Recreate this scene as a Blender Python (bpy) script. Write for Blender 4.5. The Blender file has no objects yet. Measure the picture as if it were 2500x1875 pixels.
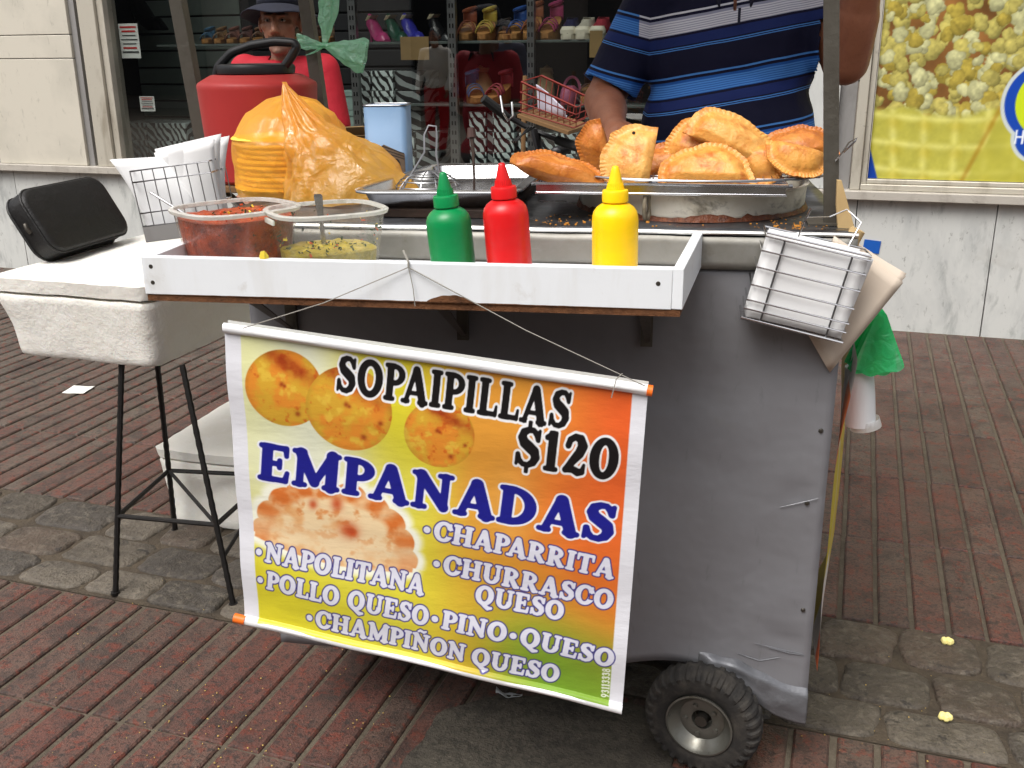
import bpy, bmesh, math, random
import numpy as np
from mathutils import Vector, Matrix, noise as mnoise
R_ = math.radians
rnd = random.Random(7)
S = bpy.context.scene
COL = S.collection

# ------------------------------------------------------------------ camera
CAM_H = 1.30
FPX = 2470.0                       # focal length in pixels of a 2500 px wide frame
_Y = Vector((870, -831, FPX)).normalized()
_X = Vector((7720, 743, -FPX)).normalized()
_X = (_X - _Y * _X.dot(_Y)).normalized()
_Z = _X.cross(_Y)
C2W = Matrix((_X, _Y, _Z))         # camera (x right, y down, z forward) -> world
CAM = Vector((0, 0, CAM_H))
cam = bpy.data.cameras.new('camera')
cam.sensor_width = 36.0
cam.lens = 36.0 * FPX / 2500.0
cam.clip_start = 0.05
cam.clip_end = 500
camo = bpy.data.objects.new('camera', cam)
COL.objects.link(camo)
rx, ry, rz = C2W.col[0], -C2W.col[1], -C2W.col[2]
camo.matrix_world = Matrix(((rx[0], ry[0], rz[0], 0), (rx[1], ry[1], rz[1], 0),
                            (rx[2], ry[2], rz[2], CAM_H), (0, 0, 0, 1)))
S.camera = camo

# ------------------------------------------------------------------ light
SUN_EL, SUN_AZ = R_(58), R_(200)
w = bpy.data.worlds.new('World')
S.world = w
w.use_nodes = True
wn = w.node_tree.nodes
wl = w.node_tree.links
bg = wn['Background']
sky = wn.new('ShaderNodeTexSky')
sky.sky_type = 'NISHITA'
sky.sun_disc = False
sky.sun_elevation = SUN_EL
sky.sun_rotation = SUN_AZ
sky.air_density = 1.0
sky.dust_density = 6.0
sky.ozone_density = 1.0
hs = wn.new('ShaderNodeHueSaturation')
hs.inputs['Saturation'].default_value = 0.25      # a white overcast sky
wl.new(sky.outputs[0], hs.inputs['Color'])
wl.new(hs.outputs[0], bg.inputs['Color'])
bg.inputs['Strength'].default_value = 0.15
sl = bpy.data.lights.new('sun', 'SUN')
sl.energy = 1.6
sl.angle = R_(35)
sl.color = (1.0, 0.97, 0.93)
so = bpy.data.objects.new('sun', sl)
COL.objects.link(so)
# direction towards the sun: behind and above the camera
sd = Vector((math.cos(SUN_EL) * math.sin(SUN_AZ), math.cos(SUN_EL) * math.cos(SUN_AZ), math.sin(SUN_EL)))
so.rotation_euler = sd.to_track_quat('Z', 'Y').to_euler()
S.view_settings.view_transform = 'Standard'
S.view_settings.look = 'None'
S.view_settings.gamma = 1.0
S.view_settings.exposure = 0.42

# ------------------------------------------------------------------ measuring helpers
def ray(px, py):
    return C2W @ Vector(((px - 1250.0) / FPX, (py - 937.5) / FPX, 1.0))
def at_plane(px, py, p, n):
    d = ray(px, py)
    return CAM + d * ((p - CAM).dot(n) / d.dot(n))
def at_z(px, py, z):
    return at_plane(px, py, Vector((0, 0, z)), Vector((0, 0, 1)))
def at_Y(px, py, Y):
    return at_plane(px, py, Vector((0, Y, 0)), Vector((0, 1, 0)))
def at_d(px, py, d):
    return CAM + ray(px, py) * d
CA = R_(9.2)
CO = Vector((0.001, 1.684, 0))
CU = Vector((math.cos(CA), math.sin(CA), 0))
CV = Vector((-math.sin(CA), math.cos(CA), 0))
CM = Matrix.Translation(CO) @ Matrix.Rotation(CA, 4, 'Z')
def cw(u, v, z):
    return CO + CU * u + CV * v + Vector((0, 0, z))
def uvz(p):
    q = p - CO
    return Vector((q.dot(CU), q.dot(CV), p.z))
def at_v(px, py, v):                # point on the vertical plane v metres behind the cart front, in cart coordinates
    return uvz(at_plane(px, py, cw(0, v, 0), CV))
def at_cz(px, py, z):
    return uvz(at_z(px, py, z))
K = 2500 / 2212.0

# ------------------------------------------------------------------ colour helpers
def lin(c):
    c = c / 255.0
    return c / 12.92 if c <= 0.04045 else ((c + 0.055) / 1.055) ** 2.4
def rgb(r, g, b):
    return (lin(r), lin(g), lin(b))
def nlin(a):
    a = np.asarray(a, float) / 255.0
    return np.where(a <= 0.04045, a / 12.92, ((a + 0.055) / 1.055) ** 2.4)

# ------------------------------------------------------------------ materials
def _node(nt, t, **kw):
    n = nt.nodes.new(t)
    for k, v in kw.items():
        setattr(n, k, v)
    return n
def mixc(nt, fac, a, b, mode='MIX'):
    n = _node(nt, 'ShaderNodeMix', data_type='RGBA', blend_type=mode)
    for sock, val in ((n.inputs[0], fac), (n.inputs[6], a), (n.inputs[7], b)):
        if isinstance(val, (int, float)):
            sock.default_value = val
        elif isinstance(val, tuple):
            sock.default_value = (*val[:3], 1)
        else:
            nt.links.new(val, sock)
    return n.outputs[2]
def noisef(nt, co, scale, detail=4, rough=0.6, lo=0.4, hi=0.6, dist=0.0, stretch=None):
    if stretch:
        m = _node(nt, 'ShaderNodeMapping')
        m.inputs['Scale'].default_value = stretch[:3]
        if len(stretch) > 3:
            m.inputs['Rotation'].default_value = (0, stretch[3], 0)
        nt.links.new(co, m.inputs[0])
        co = m.outputs[0]
    n = _node(nt, 'ShaderNodeTexNoise')
    n.inputs['Scale'].default_value = scale
    n.inputs['Detail'].default_value = detail
    n.inputs['Roughness'].default_value = rough
    n.inputs['Distortion'].default_value = dist
    nt.links.new(co, n.inputs['Vector'])
    r = _node(nt, 'ShaderNodeMapRange')
    r.inputs[1].default_value = lo
    r.inputs[2].default_value = hi
    nt.links.new(n.outputs[0], r.inputs[0])
    return r.outputs[0]
def mat(name, color, rough=0.5, metal=0.0, layers=(), bump=None, attr=None, trans=0.0, ior=1.45, spec=0.5, sss=0.0, coat=0.0,
        rvar=None, alpha=1.0, emis=None):
    """layers: (colour, scale, lo, hi, amount[, stretch]) of noise laid over the base colour; bump: list of (scale, strength, distance[, stretch])"""
    m = bpy.data.materials.new(name)
    m.use_nodes = True
    nt = m.node_tree
    b = nt.nodes['Principled BSDF']
    tc = _node(nt, 'ShaderNodeTexCoord')
    co = tc.outputs['Object']
    c = tuple(color)
    if attr:
        a = _node(nt, 'ShaderNodeAttribute', attribute_name=attr)
        c = a.outputs['Color']
    for L in layers:
        f = noisef(nt, co, L[1], 5, 0.65, L[2], L[3], 0.3, L[5] if len(L) > 5 else None)
        mu = _node(nt, 'ShaderNodeMath', operation='MULTIPLY')
        nt.links.new(f, mu.inputs[0])
        mu.inputs[1].default_value = L[4]
        c = mixc(nt, mu.outputs[0], c, tuple(L[0]))
    if isinstance(c, tuple):
        b.inputs['Base Color'].default_value = (*c[:3], 1)
    else:
        nt.links.new(c, b.inputs['Base Color'])
    b.inputs['Roughness'].default_value = rough
    if rvar:
        f = noisef(nt, co, rvar[0], 4, 0.6, 0.3, 0.7)
        r = _node(nt, 'ShaderNodeMapRange')
        r.inputs[3].default_value = rvar[1]
        r.inputs[4].default_value = rvar[2]
        nt.links.new(f, r.inputs[0])
        nt.links.new(r.outputs[0], b.inputs['Roughness'])
    b.inputs['Metallic'].default_value = metal
    b.inputs['IOR'].default_value = ior
    b.inputs['Specular IOR Level'].default_value = spec
    b.inputs['Transmission Weight'].default_value = trans
    b.inputs['Alpha'].default_value = alpha
    if sss:
        b.inputs['Subsurface Weight'].default_value = sss
        b.inputs['Subsurface Radius'].default_value = (0.01, 0.005, 0.003)
        b.inputs['Subsurface Scale'].default_value = 1.0
    b.inputs['Coat Weight'].default_value = coat
    prev = None
    for B in (bump or ()):
        f = noisef(nt, co, B[0], 5, 0.6, 0.2, 0.8, 0.0, B[3] if len(B) > 3 else None)
        bn = _node(nt, 'ShaderNodeBump')
        bn.inputs['Strength'].default_value = B[1]
        bn.inputs['Distance'].default_value = B[2]
        nt.links.new(f, bn.inputs['Height'])
        if prev:
            nt.links.new(prev, bn.inputs['Normal'])
        prev = bn.outputs[0]
    if prev:
        nt.links.new(prev, b.inputs['Normal'])
    return m
def film(name, color, clear=0.35, gloss=0.2, rough=0.25, bump=(30, 0.5, 0.01), translucent=0.5):
    """thin plastic film: part clear, part coloured and translucent, glossy"""
    m = bpy.data.materials.new(name)
    m.use_nodes = True
    nt = m.node_tree
    nt.nodes.remove(nt.nodes['Principled BSDF'])
    out = nt.nodes['Material Output']
    tr = _node(nt, 'ShaderNodeBsdfTransparent')
    tr.inputs[0].default_value = (*[0.35 + 0.65 * x ** 0.5 for x in color], 1)
    df = _node(nt, 'ShaderNodeBsdfDiffuse')
    df.inputs[0].default_value = (*color, 1)
    tl = _node(nt, 'ShaderNodeBsdfTranslucent')
    tl.inputs[0].default_value = (*color, 1)
    gl = _node(nt, 'ShaderNodeBsdfGlossy')
    gl.inputs['Roughness'].default_value = rough
    m1 = _node(nt, 'ShaderNodeMixShader'); m1.inputs[0].default_value = translucent
    m2 = _node(nt, 'ShaderNodeMixShader'); m2.inputs[0].default_value = clear
    m3 = _node(nt, 'ShaderNodeMixShader')
    lw = _node(nt, 'ShaderNodeLayerWeight'); lw.inputs[0].default_value = 0.35
    mr = _node(nt, 'ShaderNodeMapRange'); mr.inputs[3].default_value = gloss * 0.35; mr.inputs[4].default_value = gloss * 1.6
    nt.links.new(lw.outputs['Fresnel'], mr.inputs[0])
    nt.links.new(df.outputs[0], m1.inputs[1]); nt.links.new(tl.outputs[0], m1.inputs[2])
    nt.links.new(m1.outputs[0], m2.inputs[1]); nt.links.new(tr.outputs[0], m2.inputs[2])
    nt.links.new(m2.outputs[0], m3.inputs[1]); nt.links.new(gl.outputs[0], m3.inputs[2])
    nt.links.new(mr.outputs[0], m3.inputs[0])
    nt.links.new(m3.outputs[0], out.inputs[0])
    tc = _node(nt, 'ShaderNodeTexCoord')
    f = noisef(nt, tc.outputs['Object'], bump[0], 4, 0.55, 0.3, 0.7, 1.2)
    bn = _node(nt, 'ShaderNodeBump'); bn.inputs['Strength'].default_value = bump[1]; bn.inputs['Distance'].default_value = bump[2]
    nt.links.new(f, bn.inputs['Height'])
    for s in (df, tl, gl):
        nt.links.new(bn.outputs[0], s.inputs['Normal'])
    return m

# ------------------------------------------------------------------ mesh helpers
class MB:
    def __init__(s):
        s.v, s.f, s.m = [], [], []
    def add(s, vs, fs, mi=0, M=None):
        o = len(s.v)
        s.v += [tuple(M @ Vector(p)) if M is not None else tuple(p) for p in vs]
        for f in fs:
            s.f.append(tuple(i + o for i in f)); s.m.append(mi)
        return s
    def box(s, c, d, M=None, mi=0, taper=1.0):
        x, y, z = d[0] / 2, d[1] / 2, d[2] / 2
        vs = []
        for k, t in ((-z, taper), (z, 1.0)):
            for a, b in ((-x, -y), (x, -y), (x, y), (-x, y)):
                vs.append((c[0] + a * t, c[1] + b * t, c[2] + k))
        fs = [(3, 2, 1, 0), (4, 5, 6, 7), (0, 1, 5, 4), (1, 2, 6, 5), (2, 3, 7, 6), (3, 0, 4, 7)]
        return s.add(vs, fs, mi, M)
    def span(s, a, b, M=None, mi=0):
        return s.box([(a[i] + b[i]) / 2 for i in range(3)], [abs(b[i] - a[i]) for i in range(3)], M, mi)
    def loft(s, loops, close=True, cap=True, mi=0, M=None):
        n = len(loops[0])
        vs = [p for l in loops for p in l]
        fs = []
        for i in range(len(loops) - 1):
            for j in range(n if close else n - 1):
                k = (j + 1) % n
                fs.append((i * n + j, i * n + k, (i + 1) * n + k, (i + 1) * n + j))
        if cap:
            fs.append(tuple(range(n - 1, -1, -1)))
            e = (len(loops) - 1) * n
            fs.append(tuple(range(e, e + n)))
        return s.add(vs, fs, mi, M)
    def tube(s, path, r, n=8, mi=0, M=None, cap=True, closed=False):
        P = [Vector(p) for p in path]
        rr = r if isinstance(r, (list, tuple)) else [r] * len(P)
        if closed:
            P = P + [P[0]]; rr = list(rr) + [rr[0]]
        loops = []
        t0 = (P[1] - P[0]).normalized()
        a = Vector((0, 0, 1)) if abs(t0.z) < 0.9 else Vector((1, 0, 0))
        nrm = t0.cross(a).normalized()
        for i, p in enumerate(P):
            if closed and i in (0, len(P) - 1):
                t = (P[1] - P[-2]).normalized()
            elif i == 0:
                t = t0
            elif i == len(P) - 1:
                t = (P[-1] - P[-2]).normalized()
            else:
                t = ((P[i + 1] - p).normalized() + (p - P[i - 1]).normalized())
                t = t.normalized() if t.length > 1e-6 else (P[i + 1] - p).normalized()
            nrm = (nrm - t * nrm.dot(t))
            nrm = nrm.normalized() if nrm.length > 1e-6 else t.orthogonal().normalized()
            b = t.cross(nrm)
            loops.append([tuple(p + (nrm * math.cos(2 * math.pi * k / n) + b * math.sin(2 * math.pi * k / n)) * rr[i]) for k in range(n)])
        return s.loft(loops, True, cap and not closed, mi, M)
    def lathe(s, prof, n=32, c=(0, 0, 0), M=None, mi=0, sx=1.0, sy=1.0, cap=False):
        loops = [[(c[0] + r * sx * math.cos(2 * math.pi * k / n), c[1] + r * sy * math.sin(2 * math.pi * k / n), c[2] + z) for k in range(n)] for r, z in prof]
        return s.loft(loops, True, cap, mi, M)
    def grid(s, fn, nu, nv, mi=0, M=None, closeu=False):
        vs = [tuple(fn(i / nu, j / nv)) for j in range(nv + 1) for i in range(nu + 1)]
        n = nu + 1
        fs = [(j * n + i, j * n + i + 1, (j + 1) * n + i + 1, (j + 1) * n + i) for j in range(nv) for i in range(nu)]
        return s.add(vs, fs, mi, M)
    def build(s, name, mats, parent=None, smooth=35, bevel=0.0, M=None, solid=0.0, sub=0):
        me = bpy.data.meshes.new(name)
        me.from_pydata(s.v, [], s.f)
        if not isinstance(mats, (list, tuple)):
            mats = [mats]
        for q in mats:
            me.materials.append(q)
        if len(mats) > 1:
            me.polygons.foreach_set('material_index', s.m)
        bm = bmesh.new(); bm.from_mesh(me)
        bmesh.ops.remove_doubles(bm, verts=bm.verts, dist=1e-6)
        bmesh.ops.recalc_face_normals(bm, faces=bm.faces)
        bm.to_mesh(me); bm.free()
        if smooth:
            me.shade_smooth()
            if smooth < 180:
                me.set_sharp_from_angle(angle=R_(smooth))
        o = bpy.data.objects.new(name, me)
        COL.objects.link(o)
        if parent is not None:
            o.parent = parent
        if M is not None:
            o.matrix_local = M
        if solid:
            q = o.modifiers.new('thick', 'SOLIDIFY'); q.thickness = solid; q.offset = 0
        if bevel:
            q = o.modifiers.new('edge', 'BEVEL'); q.width = bevel; q.segments = 2; q.limit_method = 'ANGLE'; q.angle_limit = R_(40)
        if sub:
            q = o.modifiers.new('sub', 'SUBSURF'); q.levels = sub; q.render_levels = sub
        return o

def tag(o, label, cat, group=None):
    o['label'] = label; o['category'] = cat
    if group:
        o['group'] = group
    return o
def thing(name, label, cat, M=None, group=None):
    o = bpy.data.objects.new(name, None)
    o.empty_display_size = 0.05
    COL.objects.link(o)
    if M is not None:
        o.matrix_world = M
    return tag(o, label, cat, group)
def kind(o, k):
    o['kind'] = k
    return o
def copy_tree(o, label=None, M=None, parent=None):
    c = o.copy(); COL.objects.link(c)
    if parent is not None:
        c.parent = parent
    for ch in list(o.children):
        copy_tree(ch, parent=c)
    if label:
        c['label'] = label
    if M is not None:
        c.matrix_world = M
    return c
def T(x, y, z):
    return Matrix.Translation((x, y, z))
def RZ(a): return Matrix.Rotation(a, 4, 'Z')
def RX(a): return Matrix.Rotation(a, 4, 'X')
def RY(a): return Matrix.Rotation(a, 4, 'Y')
def frame(o, x, y, z=None):
    """matrix with origin o, x axis along x, y axis near y"""
    x = Vector(x).normalized()
    z = x.cross(Vector(y)).normalized()
    y = z.cross(x)
    return Matrix(((x[0], y[0], z[0], o[0]), (x[1], y[1], z[1], o[1]), (x[2], y[2], z[2], o[2]), (0, 0, 0, 1)))
def nz(p, s=1.0, seed=0.0):
    return mnoise.noise(Vector((p[0] * s + seed, p[1] * s - seed * 1.7, p[2] * s + seed * 0.3)))

# numpy value noise on arrays
def vnoise(x, y, scale, seed=0, octaves=3):
    rs = np.random.RandomState(seed)
    out = np.zeros_like(x); amp = 1.0; tot = 0
    for o in range(octaves):
        tab = rs.rand(256, 256)
        X = x * scale; Y = y * scale
        xi = np.floor(X).astype(int); yi = np.floor(Y).astype(int)
        fx = X - xi; fy = Y - yi
        fx = fx * fx * (3 - 2 * fx); fy = fy * fy * (3 - 2 * fy)
        g = lambda a, b: tab[(yi + b) % 256, (xi + a) % 256]
        out += amp * ((g(0, 0) * (1 - fx) + g(1, 0) * fx) * (1 - fy) + (g(0, 1) * (1 - fx) + g(1, 1) * fx) * fy)
        tot += amp; amp *= 0.5; scale *= 2.1
    return out / tot
def sstep(a, b, x):
    t = np.clip((x - a) / (b - a), 0, 1)
    return t * t * (3 - 2 * t)
def color_grid(name, pts, cols, nu, nv, m, parent=None, select=None, M=None):
    """printed sheet: (nv+1)*(nu+1) points with a colour each; select = boolean per face"""
    n = nu + 1
    jj, ii = np.meshgrid(np.arange(nv), np.arange(nu), indexing='ij')
    a = (jj * n + ii).ravel()
    quads = np.stack([a, a + 1, a + n + 1, a + n], 1)
    if select is not None:
        quads = quads[select.ravel()]
        used = np.unique(quads)
        remap = np.full(len(pts), -1); remap[used] = np.arange(len(used))
        quads = remap[quads]; pts = pts[used]; cols = cols[used]
    me = bpy.data.meshes.new(name)
    me.vertices.add(len(pts)); me.vertices.foreach_set('co', pts.astype(np.float32).ravel())
    me.loops.add(quads.size); me.loops.foreach_set('vertex_index', quads.astype(np.int32).ravel())
    me.polygons.add(len(quads)); me.polygons.foreach_set('loop_start', np.arange(0, quads.size, 4, dtype=np.int32))
    me.update(calc_edges=True)
    at = me.color_attributes.new('print', 'FLOAT_COLOR', 'POINT')
    at.data.foreach_set('color', np.concatenate([cols, np.ones((len(cols), 1))], 1).astype(np.float32).ravel())
    me.materials.append(m)
    me.shade_smooth()
    o = bpy.data.objects.new(name, me); COL.objects.link(o)
    if parent is not None:
        o.parent = parent
    if M is not None:
        o.matrix_local = M
    return o
# ================================================================== GROUND
WALL_Y = 5.02
mortar = mat('mortar', rgb(90, 81, 68), 0.85, layers=[(rgb(58, 50, 42), 3, 0.4, 0.7, 0.7), (rgb(122, 114, 98), 40, 0.5, 0.75, 0.4)], bump=[(120, 0.6, 0.004)])
brickm = mat('brick_paving', (0.1, 0.05, 0.04), 0.6, attr='tone',
             layers=[(rgb(84, 76, 67), 1.1, 0.46, 0.60, 0.6), (rgb(80, 70, 61), 3.6, 0.50, 0.62, 0.55), (rgb(58, 46, 41), 7, 0.50, 0.62, 0.75), (rgb(110, 52, 38), 30, 0.53, 0.60, 0.65), (rgb(52, 46, 43), 46, 0.54, 0.62, 0.75), (rgb(66, 62, 58), 15, .62, .68, .7), (rgb(34, 30, 28), 130, 0.52, 0.60, 0.65), (rgb(140, 120, 98), 190, 0.62, 0.70, 0.55)],
             bump=[(60, 0.4, 0.004), (240, 0.55, 0.002)], rvar=(5, 0.42, 0.75))
cobm = mat('cobble_stone', (0.1, 0.09, 0.08), 0.6, attr='tone',
           layers=[(rgb(62, 56, 48), 7, 0.42, 0.66, 0.7), (rgb(122, 114, 100), 40, 0.5, 0.68, 0.5), (rgb(32, 29, 28), 22, 0.60, 0.68, 0.85), (rgb(50, 45, 40), 110, 0.5, 0.66, 0.6), (rgb(150, 144, 130), 200, 0.62, 0.74, 0.45)],
           bump=[(18, 0.7, 0.014), (70, .6, .006), (200, 0.6, 0.003)], rvar=(4, 0.4, 0.75))
g = MB()
g.add([(-40, -40, -0.007), (40, -40, -0.007), (40, 40, -0.007), (-40, 40, -0.007)], [(0, 1, 2, 3)])
kind(g.build('ground', mortar, smooth=0), 'structure')

def paving():
    verts, faces, tone = [], [], []
    PX, GR = 0.0815, 0.0112
    rows = [(0.02, 0.50), (0.50, 0.95), (0.95, 1.40), (1.40, 1.797), (2.255, 2.703), (2.703, 3.155), (3.155, 3.615), (3.615, 4.07), (4.07, 4.53), (4.53, 4.99)]
    for y0, y1 in rows:
        x0, x1 = -7.5, 3.0
        for i in range(int(x0 / PX), int(x1 / PX)):
            gw = GR * rnd.uniform(0.75, 1.25)
            a = i * PX + 0.06 + gw / 2 + rnd.uniform(-.001, .001)
            b = a + PX - gw
            c0, c1 = y0 + 0.003, y1 - 0.003
            h = rnd.uniform(-0.001, 0.0015)
            e = 0.005
            o = len(verts)
            verts.extend([(a, c0, -0.007), (b, c0, -0.007), (b, c1, -0.007), (a, c1, -0.007),
                          (a + .001, c0 + .001, h - e * .7), (b - .001, c0 + .001, h - e * .7), (b - .001, c1 - .001, h - e * .7), (a + .001, c1 - .001, h - e * .7),
                          (a + e, c0 + e * .7, h), (b - e, c0 + e * .7, h), (b - e, c1 - e * .7, h), (a + e, c1 - e * .7, h)])
            for k in (0, 4):
                for j in range(4):
                    faces.append((o + k + j, o + k + (j + 1) % 4, o + k + 4 + (j + 1) % 4, o + k + 4 + j))
            faces.append((o + 8, o + 9, o + 10, o + 11))
            gy = min(1, max(0, (y0 - 2.9) / 0.8)) * (0.5 if i * PX < -1.2 else .22) + (.12 if y0 > 2.2 and i * PX < -1.2 else 0)
            t = min(1, max(0, rnd.gauss(0.35 + gy + (0.35 if i * PX < -2.6 and y0 > 2.5 else 0), 0.16)))
            A, B = rgb(94, 53, 45), rgb(90, 80, 70)
            k = rnd.uniform(0.85, 1.15)
            tone.extend([tuple((A[q] * (1 - t) + B[q] * t) * k for q in range(3))] * 12)
    return verts, faces, tone
def cobbles():
    verts, faces, tone = [], [], []
    rows = [(1.806, 1.925), (1.935, 2.075), (2.085, 2.245)]
    r2 = random.Random(3)
    for y0, y1 in rows:
        x = -6.0 + r2.uniform(0, .2)
        while x < 3:
            wd = r2.uniform(0.17, 0.245)
            cx, cy = x + wd / 2, (y0 + y1) / 2 + r2.uniform(-.006, .006)
            hx, hy = wd / 2 - r2.choice((.003, .004, .010)), (y1 - y0) / 2 - 0.001
            pe = r2.uniform(4.5, 8); sk = r2.uniform(-.12, .12); top = r2.uniform(0.0, 0.004)
            n = 28; o = len(verts); rings = [(1.0, -0.0065), (0.99, -0.003), (0.96, 0.000), (0.88, 0.0025), (0.6, 0.0035), (0.3, 0.004)]
            sd = r2.uniform(0, 50)
            kk = r2.uniform(.82, 1.15); col = [c * kk for c in rgb(*r2.choice([(90, 82, 71), (80, 72, 62), (98, 90, 79), (84, 71, 60), (72, 66, 60)]))]
            for s, z in rings:
                for k in range(n):
                    a = 2 * math.pi * k / n
                    ca, sa = math.cos(a), math.sin(a)
                    q = (abs(ca) ** pe + abs(sa) ** pe) ** (-1 / pe)
                    wob = 1 + 0.09 * mnoise.noise(Vector((ca * 1.5 + sd, sa * 1.5, s)))
                    px, py = ca * q * s * wob, sa * q * s * wob
                    X, Yy = cx + (px + sk * py * hy / hx) * hx, cy + py * hy
                    verts.append((X, Yy, z + (top if s < .97 else 0) + 0.0045 * mnoise.noise(Vector((X * 24, Yy * 24, sd)))))
            verts.append((cx, cy, 0.004 + top)); tone.extend([tuple(col)] * (n * len(rings) + 1))
            for i in range(len(rings) - 1):
                for k in range(n):
                    faces.append((o + i * n + k, o + i * n + (k + 1) % n, o + (i + 1) * n + (k + 1) % n, o + (i + 1) * n + k))
            e = o + (len(rings) - 1) * n
            for k in range(n):
                faces.append((e + k, e + (k + 1) % n, o + n * len(rings)))
            x += wd
    return verts, faces, tone
for nm, (v, f, t), m in (('pavement', paving(), brickm), ('cobbled_strip', cobbles(), cobm)):
    me = bpy.data.meshes.new(nm); me.from_pydata(v, [], f)
    at = me.color_attributes.new('tone', 'FLOAT_COLOR', 'POINT')
    at.data.foreach_set('color', np.concatenate([np.array(t), np.ones((len(t), 1))], 1).astype(np.float32).ravel())
    me.materials.append(m)
    if nm == 'cobbled_strip':
        me.shade_smooth()
    o = bpy.data.objects.new(nm, me); COL.objects.link(o); kind(o, 'structure')

dirt = mat('joint_dirt', rgb(76, 66, 53), .9, layers=[(rgb(40, 34, 28), 9, .4, .65, .7), (rgb(104, 92, 74), 60, .58, .7, .5)], bump=[(90, .7, .006)])
m = MB(); m.add([(-7, 1.799, -.0035), (3, 1.799, -.0035), (3, 2.252, -.0035), (-7, 2.252, -.0035)], [(0, 1, 2, 3)]); kind(m.build('cobble_bedding', dirt, smooth=0), 'structure')
# worn asphalt patch under the cart's right half
m = MB()
pa = [at_z(x, y, 0) for x, y in ((960, 1900), (1040, 1790), (1085, 1735), (1210, 1700), (1400, 1700), (1560, 1720), (1660, 1790), (1640, 1900))]
pa = [(p.x, p.y) for p in pa]
out = []
for (a, b) in zip(pa, pa[1:] + pa[:1]):
    for k in range(8):
        x, y = a[0] + (b[0] - a[0]) * k / 8, a[1] + (b[1] - a[1]) * k / 8
        q = .014 * nz((x * 22, y * 22, 0), 1, 3); out.append((x + q, y + q * .7))
cxp, cyp = sum(p[0] for p in out) / len(out), sum(p[1] for p in out) / len(out)
m.loft([[(cxp + (x - cxp) * s_, cyp + (y - cyp) * s_, z) for x, y in out] for s_, z in ((1.0, -.004), (.99, .0035), (.9, .0050), (.5, .0055), (.1, .0055))])
kind(m.build('asphalt_patch', mat('asphalt', rgb(82, 76, 66), .85, layers=[(rgb(50, 46, 40), 60, .45, .6, .7), (rgb(120, 112, 96), 150, .58, .68, .6), (rgb(44, 38, 33), 6, .45, .65, .6)], bump=[(150, .8, .004), (20, .4, .01)]), smooth=60), 'structure')

# litter on the ground
def scrap(name, label, cat, p, size, color, seed, lift=0.004, rot=0.0, curl=0.01, asp=0.6):
    m = MB()
    def fn(u, v):
        x, y = (u - .5) * size, (v - .5) * size * asp
        return (x, y, lift + curl * (nz((x / size, y / size, 0), 2.2, seed) + 0.5 * (2 * u - 1) ** 2))
    m.grid(fn, 10, 8)
    o = m.build(name, mat('scrap_' + cat.replace(' ', '_') + str(seed), color, 0.7), solid=0.0008, M=T(p[0], p[1], p[2]) @ RZ(rot))
    return tag(o, label, cat)
p = at_z(193, 953, 0); scrap('paper_slip', 'white paper slip lying flat on the paving left of the stool', 'paper', (p.x, p.y, 0), 0.092, rgb(235, 235, 228), 3, 0.003, R_(12), 0.003, 1.0)
p = at_z(1243, 1703, 0); scrap('paper_scrap', 'crumpled white paper strip on the ground under the banner', 'paper', (p.x, p.y, 0), 0.055, rgb(200, 203, 205), 8, 0.006, R_(15), 0.018, 0.4)
cr = MB()
rc = random.Random(11)
def crumb_at(px, py, n, spread, sz, mb=cr):
    for k in range(n):
        p = at_z(px + rc.gauss(0, spread), py + rc.gauss(0, spread * .6), 0)
        s = sz * rc.uniform(.3, 1.0) ** 1.6 * 1.1
        mb.loft([[(p.x + s * math.cos(a) * q * rc.uniform(.6, 1.3), p.y + s * math.sin(a) * q * rc.uniform(.6, 1.3), 0.001 + h * s + .002) for a in [k2 * math.pi / 3 for k2 in range(6)]] for q, h in ((1, 0), (.9, .5), (.3, .9))])
for px, py, n, sp in ((660, 1660, 55, 130), (420, 1790, 60, 130), (900, 1760, 40, 120), (1120, 1840, 26, 110), (250, 1500, 30, 130), (2150, 1750, 30, 140), (2250, 1600, 25, 140), (560, 1820, 50, 110)):
    crumb_at(px, py, int(n * .8), sp, 0.0019)
kind(cr.build('crumbs', mat('crumb', rgb(176, 150, 82), 0.8), smooth=0), 'stuff')
for i, (px, py) in enumerate(((2312, 1570), (2307, 1755))):
    p = at_z(px, py, 0.008)
    m = MB()
    for k in range(5):
        a = k * 1.3 + i
        m.loft([[(.008 * math.cos(a) + s * math.cos(b) * .007, .008 * math.sin(a) * .7 + s * math.sin(b) * .007, z) for b in [j * math.pi / 4 for j in range(8)]] for s, z in ((.7, 0.006), (1, .010), (.8, .016), (.2, .019))])
    tag(m.build('popcorn_flake', mat('flake%d' % i, rgb(246, 232, 150), 0.6), M=T(p.x, p.y, 0.002)),
        ('pale yellow food flake on the cobbles just below the brick edge' if i == 0 else 'pale yellow food flake between cobbles nearer the bottom of the photo'), 'food scrap')

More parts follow.
